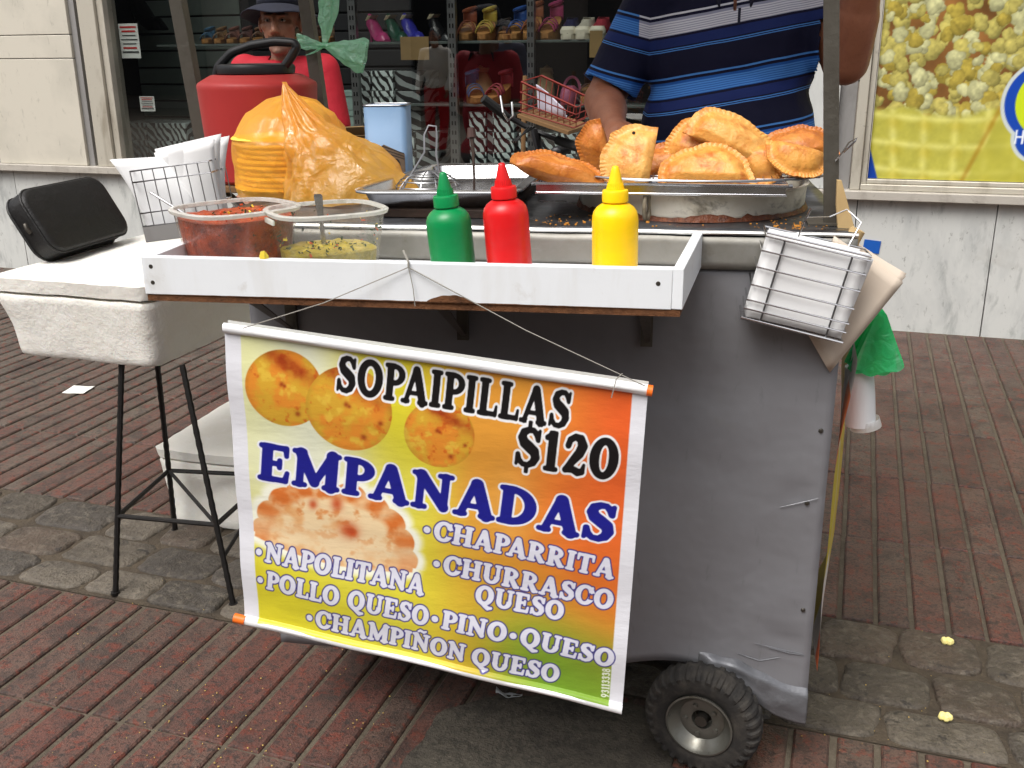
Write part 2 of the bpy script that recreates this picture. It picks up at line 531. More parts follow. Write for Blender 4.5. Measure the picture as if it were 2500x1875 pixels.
# ================================================================== SHOP BUILDING
marble = mat('marble', rgb(198, 199, 195), 0.35, layers=[(rgb(160, 163, 162), 2.6, 0.46, 0.7, 0.65, (1.8, 1, 0.8, .8)), (rgb(120, 124, 122), 6, 0.55, 0.70, 0.55, (2.4, 1, 0.8, .75)), (rgb(96, 96, 92), 26, 0.62, 0.70, 0.5, (1.6, 1, .9, .6)), (rgb(120, 104, 84), 3.5, 0.60, 0.8, 0.3)], bump=[(40, 0.05, 0.002)])
marble_cream = mat('marble_cream', rgb(200, 194, 180), 0.35, layers=[(rgb(172, 168, 156), 2.4, 0.48, 0.74, 0.6), (rgb(120, 116, 104), 13, 0.60, 0.72, 0.5, (2, 1, 0.7)), (rgb(96, 88, 74), 34, 0.68, 0.75, .5)], bump=[(40, 0.05, 0.002)])
stone_sill = mat('sill_stone', rgb(176, 170, 160), 0.5, layers=[(rgb(110, 100, 88), 8, 0.5, 0.75, 0.6), (rgb(70, 60, 50), 20, 0.6, 0.75, 0.5)], bump=[(30, .2, .004)])
alu = mat('window_aluminium', rgb(190, 184, 170), 0.42, 0.25, layers=[(rgb(120, 108, 88), 10, 0.52, 0.75, 0.55, (1, 1, 0.3)), (rgb(70, 58, 46), 30, 0.63, 0.75, 0.5)])
greymet = mat('grey_strip', rgb(150, 148, 146), 0.5, 0.3, layers=[(rgb(96, 92, 88), 9, 0.5, 0.75, 0.5, (1, 1, .3))])
darkgap = mat('dark_gap', rgb(22, 20, 18), 0.8, layers=[(rgb(70, 48, 30), 14, 0.6, 0.75, 0.6)])
plaster = mat('facade_plaster', rgb(190, 186, 176), 0.8, layers=[(rgb(150, 146, 136), 1.5, .45, .7, .4)])
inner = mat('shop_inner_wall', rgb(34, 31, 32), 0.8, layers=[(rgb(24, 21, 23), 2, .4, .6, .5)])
shop = thing('shop_building', 'shop front of pale marble with a big dark shoe window and metal frames', 'building', T(-2, WALL_Y, 0))
SM = T(2, -WALL_Y, 0)             # local frame of the thing -> world coordinates for the parts
def part(mb, nm, m, **k):
    return mb.build(nm, m, shop, M=SM, **k)
ZS = 0.655                        # top of the sill
m = MB()
x = -8.2
seams = [-8.2, -6.9, -5.9, -4.92, -4.42, -3.3, -2.1, -1.0, 0.02, 0.62, 1.6, 2.6, 3.6]
for a, b in zip(seams, seams[1:]):
    m.span((a + .002, WALL_Y, -0.01), (b - .002, WALL_Y + .03, 0.612))
part(m, 'base_wall', marble, bevel=0.002)
m = MB(); m.span((-8.2, WALL_Y + .031, -0.01), (3.6, WALL_Y + .2, .61)); part(m, 'wall_core', darkgap)
m = MB(); m.span((-8.2, WALL_Y - .05, .614), (3.6, WALL_Y + .22, ZS)); part(m, 'sill', stone_sill, bevel=0.004)
# left pilaster: three slabs
m = MB()
for a, b in ((ZS + .001, 1.262), (1.266, 1.392), (1.396, 2.9)):
    m.span((-4.985, WALL_Y - .02, a), (-4.335, WALL_Y + .3, b))
part(m, 'pilaster', marble_cream, bevel=0.003)
m = MB()
m.span((-0.80, WALL_Y - .02, ZS + .001), (-0.10, WALL_Y + .3, 2.9))
part(m, 'pilaster', marble, bevel=0.003)
m = MB(); m.span((-5.3, WALL_Y + .0, ZS + .001), (-4.995, WALL_Y + .2, 2.9)); part(m, 'grey_strip', greymet)
m = MB(); m.span((-5.6, WALL_Y + .05, ZS + .001), (-5.02, WALL_Y + .1, 1.0)); part(m, 'pink_panel', mat('pink', rgb(226, 30, 140), .5))
m = MB(); m.span((-4.333, WALL_Y + .0, ZS + .001), (-4.295, WALL_Y + .3, 2.9)); part(m, 'grey_strip', greymet)
m = MB(); m.span((-4.295, WALL_Y + .09, ZS + .001), (-4.25, WALL_Y + .3, 2.9)); part(m, 'dark_gap', darkgap)
m = MB()
m.span((-4.25, WALL_Y - .03, ZS + .001), (-4.135, WALL_Y + .12, 2.9))
m.span((-4.133, WALL_Y - .01, ZS + .001), (-4.09, WALL_Y + .10, 2.9))
m.span((-4.09, WALL_Y + .0, ZS + .001), (-0.80, WALL_Y + .06, ZS + .03))
m.span((-4.09, WALL_Y + .0, 2.55), (-0.80, WALL_Y + .06, 2.62))
m.span((-0.86, WALL_Y + .0, ZS + .03), (-0.802, WALL_Y + .06, 2.55))
part(m, 'window_frame', alu, bevel=0.003)
m = MB(); m.span((-0.098, WALL_Y + .02, ZS + .001), (-0.028, WALL_Y + .25, 2.9)); part(m, 'grey_strip', greymet)
m = MB()
m.span((-0.022, WALL_Y - .02, ZS + .001), (0.022, WALL_Y + .1, 2.9))
m.span((0.024, WALL_Y + .0, ZS + .03), (0.05, WALL_Y + .07, 2.9))
m.span((0.024, WALL_Y - .015, ZS + .001), (3.5, WALL_Y + .08, ZS + .028))
m.span((0.05, WALL_Y + .0, ZS + .03), (3.5, WALL_Y + .07, ZS + .05))
part(m, 'window_frame', alu, bevel=0.003)
m = MB(); m.span((-8.2, WALL_Y + .0, 2.91), (3.6, WALL_Y + .4, 7.5)); part(m, 'upper_wall', plaster)
m = MB(); m.span((-8.2, WALL_Y + .1, ZS), (-5.31, WALL_Y + .3, 2.9)); part(m, 'side_wall', plaster)
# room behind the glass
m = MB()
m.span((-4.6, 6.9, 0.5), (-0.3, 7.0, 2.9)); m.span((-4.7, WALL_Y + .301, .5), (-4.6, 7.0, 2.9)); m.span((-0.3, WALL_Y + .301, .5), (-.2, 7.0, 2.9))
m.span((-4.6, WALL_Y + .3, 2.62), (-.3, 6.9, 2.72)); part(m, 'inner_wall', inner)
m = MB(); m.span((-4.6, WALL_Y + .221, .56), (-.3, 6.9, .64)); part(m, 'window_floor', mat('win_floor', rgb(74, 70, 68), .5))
slat = mat('slat_panel', rgb(128, 138, 130), .5, layers=[(rgb(100, 108, 102), 4, .4, .7, .5)])
slat_d = mat('slat_panel_dark', rgb(52, 52, 54), .5, layers=[(rgb(38, 36, 40), 4, .4, .7, .5)])
m = MB()
z = ZS + .02
while z < 2.6:
    m.span((-4.59, 5.90, z), (-3.78, 5.92, z + .093)); z += .105
part(m, 'slat_panel', slat, bevel=.003)
m = MB()
z = ZS + .02
while z < 2.6:
    m.span((-3.77, 5.90, z), (-2.6, 5.92, z + .093)); z += .105
part(m, 'slat_panel', slat_d, bevel=.003)
m = MB(); m.span((-4.59, 5.921, ZS), (-2.6, 5.94, 2.6)); part(m, 'slat_backing', darkgap)
pegm = mat('peg', rgb(225, 225, 225), .4, .3)
for X, Z in ((-3.62, 1.22), (-3.0, 1.23)):
    m = MB(); m.tube([(X, 5.89, Z), (X, 5.84, Z), (X, 5.83, Z + .03)], .006, 6); part(m, 'peg', pegm)
# glass: mostly clear, reflects the street
gm = bpy.data.materials.new('window_glass'); gm.use_nodes = True
nt = gm.node_tree; nt.nodes.remove(nt.nodes['Principled BSDF'])
a = _node(nt, 'ShaderNodeBsdfTransparent'); a.inputs[0].default_value = (.66, .69, .68, 1)
b = _node(nt, 'ShaderNodeBsdfGlossy'); b.inputs['Roughness'].default_value = 0.01
mx = _node(nt, 'ShaderNodeMixShader'); mx.inputs[0].default_value = 0.19
nt.links.new(a.outputs[0], mx.inputs[1]); nt.links.new(b.outputs[0], mx.inputs[2]); nt.links.new(mx.outputs[0], nt.nodes['Material Output'].inputs[0])
m = MB(); m.add([(-4.09, WALL_Y + .03, ZS + .03), (-.862, WALL_Y + .03, ZS + .03), (-.862, WALL_Y + .03, 2.55), (-4.09, WALL_Y + .03, 2.55)], [(0, 1, 2, 3)])
part(m, 'window_pane', gm, smooth=0)

# shelving unit inside the window
steel = mat('shelf_steel', rgb(150, 150, 150), .35, .8, layers=[(rgb(80, 80, 82), 20, .5, .7, .4)])
shelfm = mat('shelf_board', rgb(96, 104, 100), .25, layers=[(rgb(60, 64, 64), 5, .4, .7, .5)])
unit = thing('shelving_unit', 'slotted steel shelving standing behind the shop window glass', 'shelving', T(-2, 5.3, .64))
UM = T(2, -5.3, -.64)
holes = mat('slot_hole', rgb(20, 20, 22), .8)
upx = []
for px, py, w_ in ((868, 150, .045), (1108, 170, .045), (1298, 160, .038)):
    X = at_Y(px, py, 5.30).x; upx.append(X)
    m = MB(); m.span((X - w_ / 2, 5.28, .64), (X + w_ / 2, 5.31, 2.55)); z = .7
    while z < 2.4:
        m.span((X - .012, 5.2775, z), (X - .005, 5.2905, z + .022), None, 1); m.span((X + .005, 5.2775, z), (X + .012, 5.2905, z + .022), None, 1); z += .05
    m.build('upright', [steel, holes], unit, M=UM)
for z0, x0, x1 in ((1.335, -2.9, -.82), (1.335, -4.0, -3.02), (1.01, -2.55, -.82)):
    m = MB(); m.span((x0, 5.33, z0 - .014), (x1, 5.62, z0)); m.build('shelf_board', shelfm, unit, M=UM, bevel=.002)

# zebra patterned shoe boxes
def zebra(name, sc, white, rot):
    q = bpy.data.materials.new(name); q.use_nodes = True; nt = q.node_tree; b = nt.nodes['Principled BSDF']
    tc = _node(nt, 'ShaderNodeTexCoord'); mp = _node(nt, 'ShaderNodeMapping'); mp.inputs['Rotation'].default_value = rot
    nt.links.new(tc.outputs['Object'], mp.inputs[0])
    wv = _node(nt, 'ShaderNodeTexWave'); wv.inputs['Scale'].default_value = sc; wv.inputs['Distortion'].default_value = 6.5; wv.inputs['Detail'].default_value = 1.5; wv.inputs['Detail Scale'].default_value = 1.2
    nt.links.new(mp.outputs[0], wv.inputs[0])
    st = _node(nt, 'ShaderNodeMath', operation='GREATER_THAN'); st.inputs[1].default_value = 0.46
    nt.links.new(wv.outputs['Fac'], st.inputs[0])
    nt.links.new(mixc(nt, st.outputs[0], rgb(24, 22, 24), white), b.inputs['Base Color']); b.inputs['Roughness'].default_value = .45
    return q
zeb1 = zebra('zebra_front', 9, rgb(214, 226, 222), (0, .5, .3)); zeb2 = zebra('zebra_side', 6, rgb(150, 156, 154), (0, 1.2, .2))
paleb = mat('pale_green_card', rgb(150, 172, 164), .6)
kraft = mat('kraft_paper', rgb(150, 122, 78), .7, layers=[(rgb(120, 96, 60), 5, .4, .7, .5)])
zproto = None
def shoebox(cx, y, z, w_, h, side, label, pale=False):
    """front face w_ wide towards the glass, a long side continuing to the right"""
    t = thing('shoe_box', label, 'shoe box', T(cx, y, z), 'shoe boxes in the shop window')
    lid = h * .3
    a = MB(); a.box((0, .15, (h - lid) / 2), (w_ - .008, .29, h - lid)); a.build('body', paleb if pale else zeb1, t, bevel=.002)
    a = MB(); a.box((0, .15, h - lid / 2), (w_, .30, lid - .001)); a.build('lid', paleb if pale else zeb1, t, bevel=.002)
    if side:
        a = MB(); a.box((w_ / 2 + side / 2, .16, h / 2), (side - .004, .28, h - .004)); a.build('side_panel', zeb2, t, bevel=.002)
    return t
def pxX(px, Y): return at_Y(px, 300, Y).x
by = 5.36
fl = .645
rowz = lambda k: fl + k * .108
for k in range(5):
    a, b = pxX(872, by), pxX(910, by); c = pxX(965, by); d = pxX(1018, by)
    if k >= 2:
        shoebox((a + b) / 2, by, rowz(k), b - a - .004, .106, 0, ['', '', 'narrow zebra shoe box, third from the floor, beside the steel upright', 'narrow zebra shoe box, fourth from the floor, beside the steel upright', 'narrow zebra shoe box topping the stack beside the steel upright'][k])
        shoebox((b + c) / 2, by, rowz(k), c - b - .004, .106, d - c + .02, ['', '', 'zebra shoe box with striped side, third up behind the tin', 'zebra shoe box with striped side, fourth up behind the tin', 'topmost zebra shoe box with striped side behind the tin'][k])
    else:
        e, f_ = pxX(985, by), pxX(1010, by)
        shoebox((a + f_) / 2, by, rowz(k), f_ - a - .004, .106, pxX(1062, by) - f_ + .01, ['wide zebra shoe box on the window floor behind the tin', 'wide zebra shoe box second up behind the tin'][k])
for k in range(4):
    a, b = pxX(818, by), pxX(868, by)
    shoebox((a + b) / 2, by + .01, rowz(k), b - a - .006, .106, 0, ['zebra box at the foot of the pale green box stack', 'zebra box below the pale green boxes', 'lower pale green shoe box beside the zebra stack', 'upper pale green shoe box beside the zebra stack'][k], k >= 2)
for k in range(3):
    for j, (p0, p1) in enumerate(((1142, 1186), (1202, 1256), (1262, 1308), (1312, 1362), (1366, 1410))):
        if k == 2 and j > 1:
            continue
        a, b = pxX(p0, by), pxX(p1, by)
        shoebox((a + b) / 2, by, rowz(k) - (.0 if j % 2 else .02) * 0, b - a - .004, .106, .04 if j in (0,) else 0,
                '%s zebra shoe box in the %s column behind the bicycle' % (('bottom', 'middle', 'top')[k], ('first', 'second', 'third', 'fourth', 'fifth')[j]))
for k in range(2):
    for j, (p0, p1) in enumerate(((292, 352), (354, 452))):
        a, b = pxX(p0, 5.4), pxX(p1, 5.4)
        shoebox((a + b) / 2, 5.4, rowz(k) + .02, b - a - .004, .106, 0, '%s %s zebra shoe box at the left end of the window, under the slat panel' % (('lower', 'upper')[k], ('narrow', 'wide')[j]))
# paper notices
def notice(name, label, p0, p1, Y, m, red=False):
    a = at_Y(*p0, Y); b = at_Y(*p1, Y)
    t = MB(); t.box(((a.x + b.x) / 2, Y, (a.z + b.z) / 2), (abs(b.x - a.x), .002, abs(b.z - a.z)))
    o = t.build(name, m)
    tag(o, label, 'notice')
    if red:
        for k in range(7):
            q = MB(); zz = a.z + (b.z - a.z) * (.1 + .12 * k); ww = abs(b.x - a.x) * (.35 if k % 3 else .42)
            q.box(((a.x + b.x) / 2, Y - .0025, zz), (ww * 2, .001, abs(b.z - a.z) * (.05 if k in (0, 1, 5, 6) else .03)))
            q.build('print_line', mat('print_red', rgb(200, 40, 40), .6) if k in (0, 1, 5) else mat('print_dark', rgb(60, 60, 60), .6), o)
paper_w = mat('paper_white', rgb(232, 232, 226), .7)
notice('paper_notice', 'white sale notice with red print on the slat panel', (288, 58), (345, 142), 5.10, paper_w, True)
notice('paper_notice', 'small pale notice above the left zebra boxes', (340, 235), (380, 272), 5.12, paper_w, True)
notice('kraft_notice', 'brown kraft paper sheet hung on the shelf front by the grey upright', (977, 90), (1048, 146), 5.31, kraft)
notice('kraft_notice', 'brown kraft paper sheet beside the vendor, half hidden by him', (1440, 75), (1470, 140), 5.31, kraft)
# ================================================================== SHOES
_shoe_m = {}
def sm(name, c, r=.45):
    if name not in _shoe_m:
        c = tuple(x * .62 + .2 * (c[0] + c[1] + c[2]) / 3 * .6 for x in c)
        _shoe_m[name] = mat('shoe_' + name, c, r, layers=[(tuple(x * .6 for x in c), 25, .45, .7, .35)])
    return _shoe_m[name]
cork = mat('cork', rgb(170, 120, 66), .8, layers=[(rgb(120, 80, 40), 60, .5, .7, .6)])
shoe_sole = mat('rubber_sole', rgb(216, 208, 186), .6)
def outline(w_, l_, n=20):
    pts = []
    for k in range(n):
        a = 2 * math.pi * k / n
        y = math.sin(a) * l_ / 2
        ww = w_ / 2 * (1.0 - 0.18 * (y / l_ * 2) ** 1 * (1 if y > 0 else .3))
        pts.append((abs(math.cos(a)) ** .8 * math.copysign(ww, math.cos(a)), y))
    return pts
def wedge(label, col, p, rot, group='shoes on the shop shelves', hi=.07, s=1.0):
    t = thing('wedge_sandal', label, 'shoe', T(*p) @ RZ(rot) @ Matrix.Scale(s, 4), group)
    O_ = outline(.088, .22)
    m = MB()
    m.loft([[(x * q, y * q, 0) for x, y in O_] for q in (.94,)] + [[(x, y, .008 + z * (.022 + hi * max(0, (y + .11) / .22) ** 1.0)) for x, y in O_] for z in (0, 1)])
    m.build('cork_sole', cork, t)
    m = MB()
    for y, h, hw in ((-.07, .055, .043), (-.045, .062, .045), (-.02, .066, .044)):
        b = .022 + hi * ((y + .11) / .22)
        m.grid(lambda u, v, y=y, h=h, hw=hw, b=b: (-hw * math.cos(math.pi * u), y + (v - .5) * .022, b + h * .8 * math.sin(math.pi * u)), 12, 2)
    m.build('strap', col, t, solid=.004)
    m = MB()
    m.tube([(.034 * math.cos(a), .075 + .036 * math.sin(a), .022 + hi + .07 + .01 * math.cos(a)) for a in [k * math.pi / 8 for k in range(16)]], .007, 6, closed=True)
    m.grid(lambda u, v: (-.036 * math.cos(math.pi * u), .085 + .03 * math.sin(math.pi * u), .02 + hi * .9 + v * .075), 10, 3)
    m.build('ankle_strap', col, t, solid=.004)
    return t
def pump(label, col, p, rot, inner_c, group='shoes on the shop shelves', s=1.0, heel=.085):
    t = thing('heeled_shoe', label, 'shoe', T(*p) @ RZ(rot) @ Matrix.Scale(s, 4), group)
    m = MB(); L = []
    for k in range(13):
        u = k / 12; y = -.11 + .21 * u
        wv = .005 + .036 * math.sin(math.pi * min(1, u * .8 + .1)) ** .6
        z0 = heel * sstep(.25, .95, u) + .004
        top = (.05 if u < .3 else .018 + .045 * u) * math.sin(min(1, u * 4 + .1) * math.pi / 2)
        L.append([(wv * math.cos(a), y, z0 + max(0, math.sin(a)) * top - (.004 if math.sin(a) < 0 else 0)) for a in [j * 2 * math.pi / 12 for j in range(12)]])
    m.loft(L); m.build('upper', col, t)
    m = MB(); m.loft([[(.03 * math.cos(a), .02 + .07 * 1 + .03 * math.sin(a), heel + .03) for a in [j * math.pi / 5 for j in range(10)]], [(.026 * math.cos(a), .055 + .045 * math.sin(a), heel + .055) for a in [j * math.pi / 5 for j in range(10)]]])
    m.build('lining', inner_c, t)
    m = MB(); m.lathe([(.022, heel), (.009, heel * .5), (.007, 0)], 8, (0, .085, 0), cap=True); m.build('heel', col, t)
    return t
def sneaker(label, col, toe, p, rot, s=1.0):
    t = thing('canvas_shoe', label, 'shoe', T(*p) @ RZ(rot) @ Matrix.Scale(s, 4), 'shoes on the shop shelves')
    O_ = outline(.095, .24)
    m = MB(); m.loft([[(x, y, 0) for x, y in O_], [(x * 1.02, y * 1.02, .012) for x, y in O_], [(x, y, .028) for x, y in O_]]); m.build('sole', shoe_sole, t)
    m = MB(); L = []
    for q, z in ((.97, .026), (.96, .045), (.86, .062), (.66, .078), (.58, .095), (.54, .098)):
        L.append([(x * q, y * q + (1 - q) * .10, z + .012 * (y > 0)) for x, y in O_])
    m.loft(L, cap=False); m.build('upper', col, t, solid=.004)
    m = MB(); m.loft([[(x * .9, -.075 + y * .33, .027 + h) for x, y in O_] for h in (0, .02)] + [[(x * .7, -.07 + y * .26, .064) for x, y in O_]]); m.build('toe_cap', toe, t)
    return t
def clog(label, col, p, rot, s=1.0):
    t = thing('strap_clog', label, 'shoe', T(*p) @ RZ(rot) @ Matrix.Scale(s, 4), 'shoes on the shop shelves')
    O_ = outline(.1, .22)
    m = MB(); m.loft([[(x * q, y * q - (.0 if q > .9 else .02 * (1 - q)), z) for x, y in O_] for q, z in ((.95, 0), (1, .02), (1, .045), (.86, .075), (.5, .092))]); m.build('body', col, t)
    m = MB(); m.tube([(.046 * math.cos(a), .05 + .02 * math.sin(a), .06 + .075 * math.sin(a)) for a in [k * math.pi / 10 for k in range(11)]], .008, 6); m.build('heel_strap', col, t)
    return t
def shelf_p(px, Y, z):
    return (at_Y(px, 60, Y).x, Y, z)
zu = 1.336
Y_ = 5.44
wedge('orange strappy wedge sandal at the left end of the upper right shelf', sm('orange', rgb(190, 96, 52)), shelf_p(1142, Y_, zu), .2)
wedge('bright yellow wedge sandal on the upper shelf', sm('yellow', rgb(236, 204, 40)), shelf_p(1188, Y_, zu), 0.1)
wedge('low cork sandal with dark straps between the yellow and blue ones', sm('darkb', rgb(50, 44, 36)), shelf_p(1232, Y_, zu), .3, hi=.03, s=.85)
wedge('bright blue wedge sandal on the upper shelf', sm('blue', rgb(24, 96, 190)), shelf_p(1263, Y_ + .05, zu), .1)
wedge('tan orange wedge sandal between the blue and pink ones', sm('tan', rgb(196, 110, 60)), shelf_p(1301, Y_, zu), 0.05, hi=.09)
wedge('hot pink wedge sandal on the upper shelf', sm('pink', rgb(214, 54, 128)), shelf_p(1346, Y_, zu), -.05, hi=.09)
sneaker('navy canvas shoe with cream toe on the upper shelf', sm('navy', rgb(34, 38, 84)), shoe_sole, shelf_p(1394, Y_, zu), .1)
sneaker('cream canvas shoe on the upper shelf', sm('cream', rgb(206, 198, 176)), shoe_sole, shelf_p(1432, Y_, zu), 0)
sneaker('red canvas shoe with cream toe beside the vendor sleeve', sm('red', rgb(180, 40, 60)), shoe_sole, shelf_p(1468, Y_, zu), 0)
lin_m = sm('lining', rgb(206, 190, 150))
for px, c, lb in ((922, rgb(200, 30, 120), 'pink heeled shoe on the upper shelf left of the grey upright'), (968, rgb(20, 80, 60), 'dark green heeled shoe on the upper shelf'), (1008, rgb(40, 40, 170), 'royal blue heeled shoe on the upper shelf'), (1075, rgb(22, 22, 24), 'black heeled shoe on the upper shelf, right of the blue one')):
    pump(lb, sm(lb[:6], c, .2), shelf_p(px, 5.42, zu), .9, lin_m)
for i, (px, c, nm) in enumerate(((505, rgb(40, 110, 150), 'blue flat'), (535, rgb(150, 110, 60), 'golden flat'), (566, rgb(150, 90, 74), 'coppery flat'), (598, rgb(120, 74, 70), 'rose brown flat'), (630, rgb(140, 100, 70), 'tan flat'), (715, rgb(110, 90, 60), 'olive flat'), (745, rgb(130, 96, 60), 'brown flat'), (775, rgb(100, 70, 60), 'dark brown flat'), (800, rgb(150, 120, 90), 'beige flat'))):
    wedge('%s sandal on the upper shelf %s' % (nm, 'left of the man in the hat' if px < 660 else 'behind the green bag'), sm('f%d' % i, c), shelf_p(px, 5.42, zu), .4, hi=.015, s=.8)
zl = 1.011
wedge('light blue wedge sandal on the lower shelf behind the bicycle', sm('lblue', rgb(60, 140, 200)), shelf_p(1155, 5.42, zl), .5)
pump('tan heeled shoe standing behind the blue sandal on the lower shelf', sm('tan2', rgb(190, 150, 96)), shelf_p(1185, 5.5, zl), .6, lin_m, s=1.3)
wedge('coral and pink wedge sandal on the lower shelf', sm('coral', rgb(206, 74, 90)), shelf_p(1216, 5.42, zl), -.2)
pump('camel heeled shoe above the red bicycle basket', sm('camel', rgb(196, 160, 110)), shelf_p(1330, 5.45, zl), .2, lin_m, s=1.3)
clog('pink clog with white inside on the lower shelf above the basket', sm('pclog', rgb(210, 96, 140)), shelf_p(1393, 5.42, zl), .1)
wedge('brown sandal on the lower shelf next to the vendor', sm('brn', rgb(120, 74, 50)), shelf_p(1440, 5.42, zl), .1)
pp = at_Y(362, 75, 5.75)
pump('black high heeled shoe on the slat panel', sm('black', rgb(18, 18, 18), .25), (pp.x, 5.75, pp.z), 1.2, sm('tanin', rgb(170, 140, 96)), s=1.6, heel=.1)

# ================================================================== POPCORN POSTER (printed panel in the right hand window)
def popcorn():
    X0, X1, Z0, Z1 = 0.052, 1.45, 0.708, 1.95
    nu, nv = 330, 290
    x, z = np.meshgrid(np.linspace(X0, X1, nu + 1), np.linspace(Z0, Z1, nv + 1))
    x, z = x.ravel(), z.ravel()
    col = np.zeros((len(x), 3))
    n1 = vnoise(x, z, 9, 1); n2 = vnoise(x, z, 40, 2); n3 = vnoise(x, z, 70, 8, 2)
    base = np.array([122, 84, 46]) * (0.65 + .7 * n1)[:, None]
    col[:] = base
    ze = at_Y(2300, 275, WALL_Y).z
    rs = np.random.RandomState(5)
    order = [(rs.uniform(X0 - .03, X1), rs.uniform(ze - .03, Z1), rs.uniform(.026, .050), rs.uniform(0, 1)) for k in range(900)]
    for cx, cz, r, h in order:
        dx, dz = x - cx, z - cz
        msk = (np.abs(dx) < r * 1.5) & (np.abs(dz) < r * 1.5)
        if not msk.any():
            continue
        X, Zz = dx[msk], dz[msk]
        # a kernel: a few round lobes melted together
        d = np.full(len(X), 9.); ph = h * 50
        for q in range(4):
            a = ph + q * 1.57 * (1 + .3 * math.sin(ph + q)); o_ = r * (.30 + .22 * math.sin(ph * 1.7 + q * 2))
            e = np.hypot(X - o_ * math.cos(a), Zz - o_ * math.sin(a)) / (r * (.62 + .16 * math.sin(ph * 2.3 + q)))
            d = np.minimum(d, e)
        d = d + .42 * (n3[msk] - .5) + .10 * (n2[msk] - .5)
        A = sstep(1.02, .84, d)[:, None]
        sh = .78 + .26 * np.clip((-X * .5 + Zz) / r * .5 + .5, 0, 1) - .22 * d ** 4 + .22 * (n2[msk] - .5) + .28 * (n3[msk] - .5)
        c0 = np.array([204, 202, 148]) if h > .66 else (np.array([196, 184, 100]) if h > .25 else np.array([186, 166, 74]))
        col[msk] = col[msk] * (1 - A) + (c0[None] * sh[:, None]) * A
    # waffle cone
    edge = ze + .02 * np.sin(x * 13) + .05 * (n1 - .5)
    W = sstep(.02, -.02, z - edge)[:, None]
    gu = (x - .6) / .125 * (1 - .2 * (z - .7)) + .12 * (z - .9); gv = (z + .03 * np.sin(x * 4)) / .118
    fu, fv = gu - np.floor(gu), gv - np.floor(gv)
    ridge = np.maximum(np.exp(-((fu - .5) / .13) ** 2), np.exp(-((fv - .5) / .13) ** 2)) * (.55 + .5 * n1)
    pit = np.exp(-(((fu - .05) % 1 - .5) ** 2 + ((fv + .25) % 1 - .5) ** 2) / .05)
    wc = np.array([190, 184, 80])[None] * (.95 + .16 * ridge + .12 * (n2 - .5))[:, None] + np.array([6, 8, 30])[None] * ridge[:, None]
    wc = wc * (1 - .30 * pit[:, None] * (.5 + n1)[:, None]) + np.array([176, 146, 16])[None] * .30 * pit[:, None] * (.5 + n1)[:, None]
    col = col * (1 - W) + wc * W
    # edge of the second cone
    q0 = at_Y(2440, 280, WALL_Y); q1 = at_Y(2365, 420, WALL_Y)
    ln = (x - q1.x) - (z - q1.z) * (q0.x - q1.x) / (q0.z - q1.z)
    ln2 = np.exp(-((ln + .008) / .012) ** 2) * (z < ze + .03)
    col = col * (1 - .45 * ln2[:, None]) + np.array([150, 100, 20])[None] * .45 * ln2[:, None]
    right = (sstep(0, .02, ln) * (z < ze))[:, None]
    col = col * (1 - right * .7) + np.array([196, 190, 74])[None] * (.9 + .2 * (n1 - .5))[:, None] * right * .7
    # blue corner
    b0 = at_Y(2119, 340, WALL_Y); b1 = at_Y(2141, 434, WALL_Y)
    lb = (x - b0.x) - (z - b0.z) * (b1.x - b0.x) / (b1.z - b0.z)
    B = (sstep(.004, -.004, lb) * sstep(.0, -.02, z - b0.z))[:, None]
    col = col * (1 - B) + np.array([24, 62, 150])[None] * B
    # round emblem: blue field, pale border, lime letter C, white letter below
    ec = at_Y(2560, 250, WALL_Y); e2 = at_Y(2540, 335, WALL_Y)
    r1 = (at_Y(2560, 245, WALL_Y).x - at_Y(2444, 245, WALL_Y).x)
    d1 = np.hypot(x - ec.x, z - ec.z) - r1
    d2 = np.hypot(x - e2.x, z - e2.z) - r1 * .62
    d = np.minimum(d1, d2)
    for lim, c in ((.0, (196, 204, 200)), (-.016, (28, 70, 168))):
        A = sstep(lim + .003, lim - .003, d)[:, None]
        col = col * (1 - A) + np.array(c)[None] * A
    dl = np.abs(np.hypot(x - ec.x - .02, (z - ec.z) * .95) - r1 * .62) - .032
    A = (sstep(.003, -.003, dl) * (1 - (sstep(0, .01, x - ec.x - .07) * (np.abs(z - ec.z) < .05))))[:, None]
    col = col * (1 - A) + np.array([196, 214, 40])[None] * A
    hx = at_Y(2490, 335, WALL_Y)
    for bx, bz, wx, wz in ((-.014, 0, .004, .03), (.014, 0, .004, .03), (0, 0, .014, .004)):
        A = (sstep(.002, -.002, np.maximum(np.abs(x - hx.x - bx) - wx, np.abs(z - hx.z - bz) - wz)))[:, None]
        col = col * (1 - A) + np.array([235, 238, 240])[None] * A
    pts = np.stack([x, np.full_like(x, WALL_Y + .015), z], 1)
    t = thing('popcorn_poster', 'large window poster showing popcorn over a waffle cone', 'poster', T(.7, WALL_Y + .015, .708))
    pm_ = mat('poster_print', (1, 1, 1), .25, attr='print', spec=.4)
    color_grid('print', pts, nlin(np.clip(col, 0, 255)), nu, nv, pm_, t, M=T(-.7, -WALL_Y - .015, -.708))
    m = MB(); m.span((X0, WALL_Y + .018, Z0), (X1 + 1.6, WALL_Y + .03, Z1 + .6)); m.build('backing', mat('poster_backing', rgb(190, 180, 80), .5), t, M=T(-.7, -WALL_Y - .015, -.708))
popcorn()
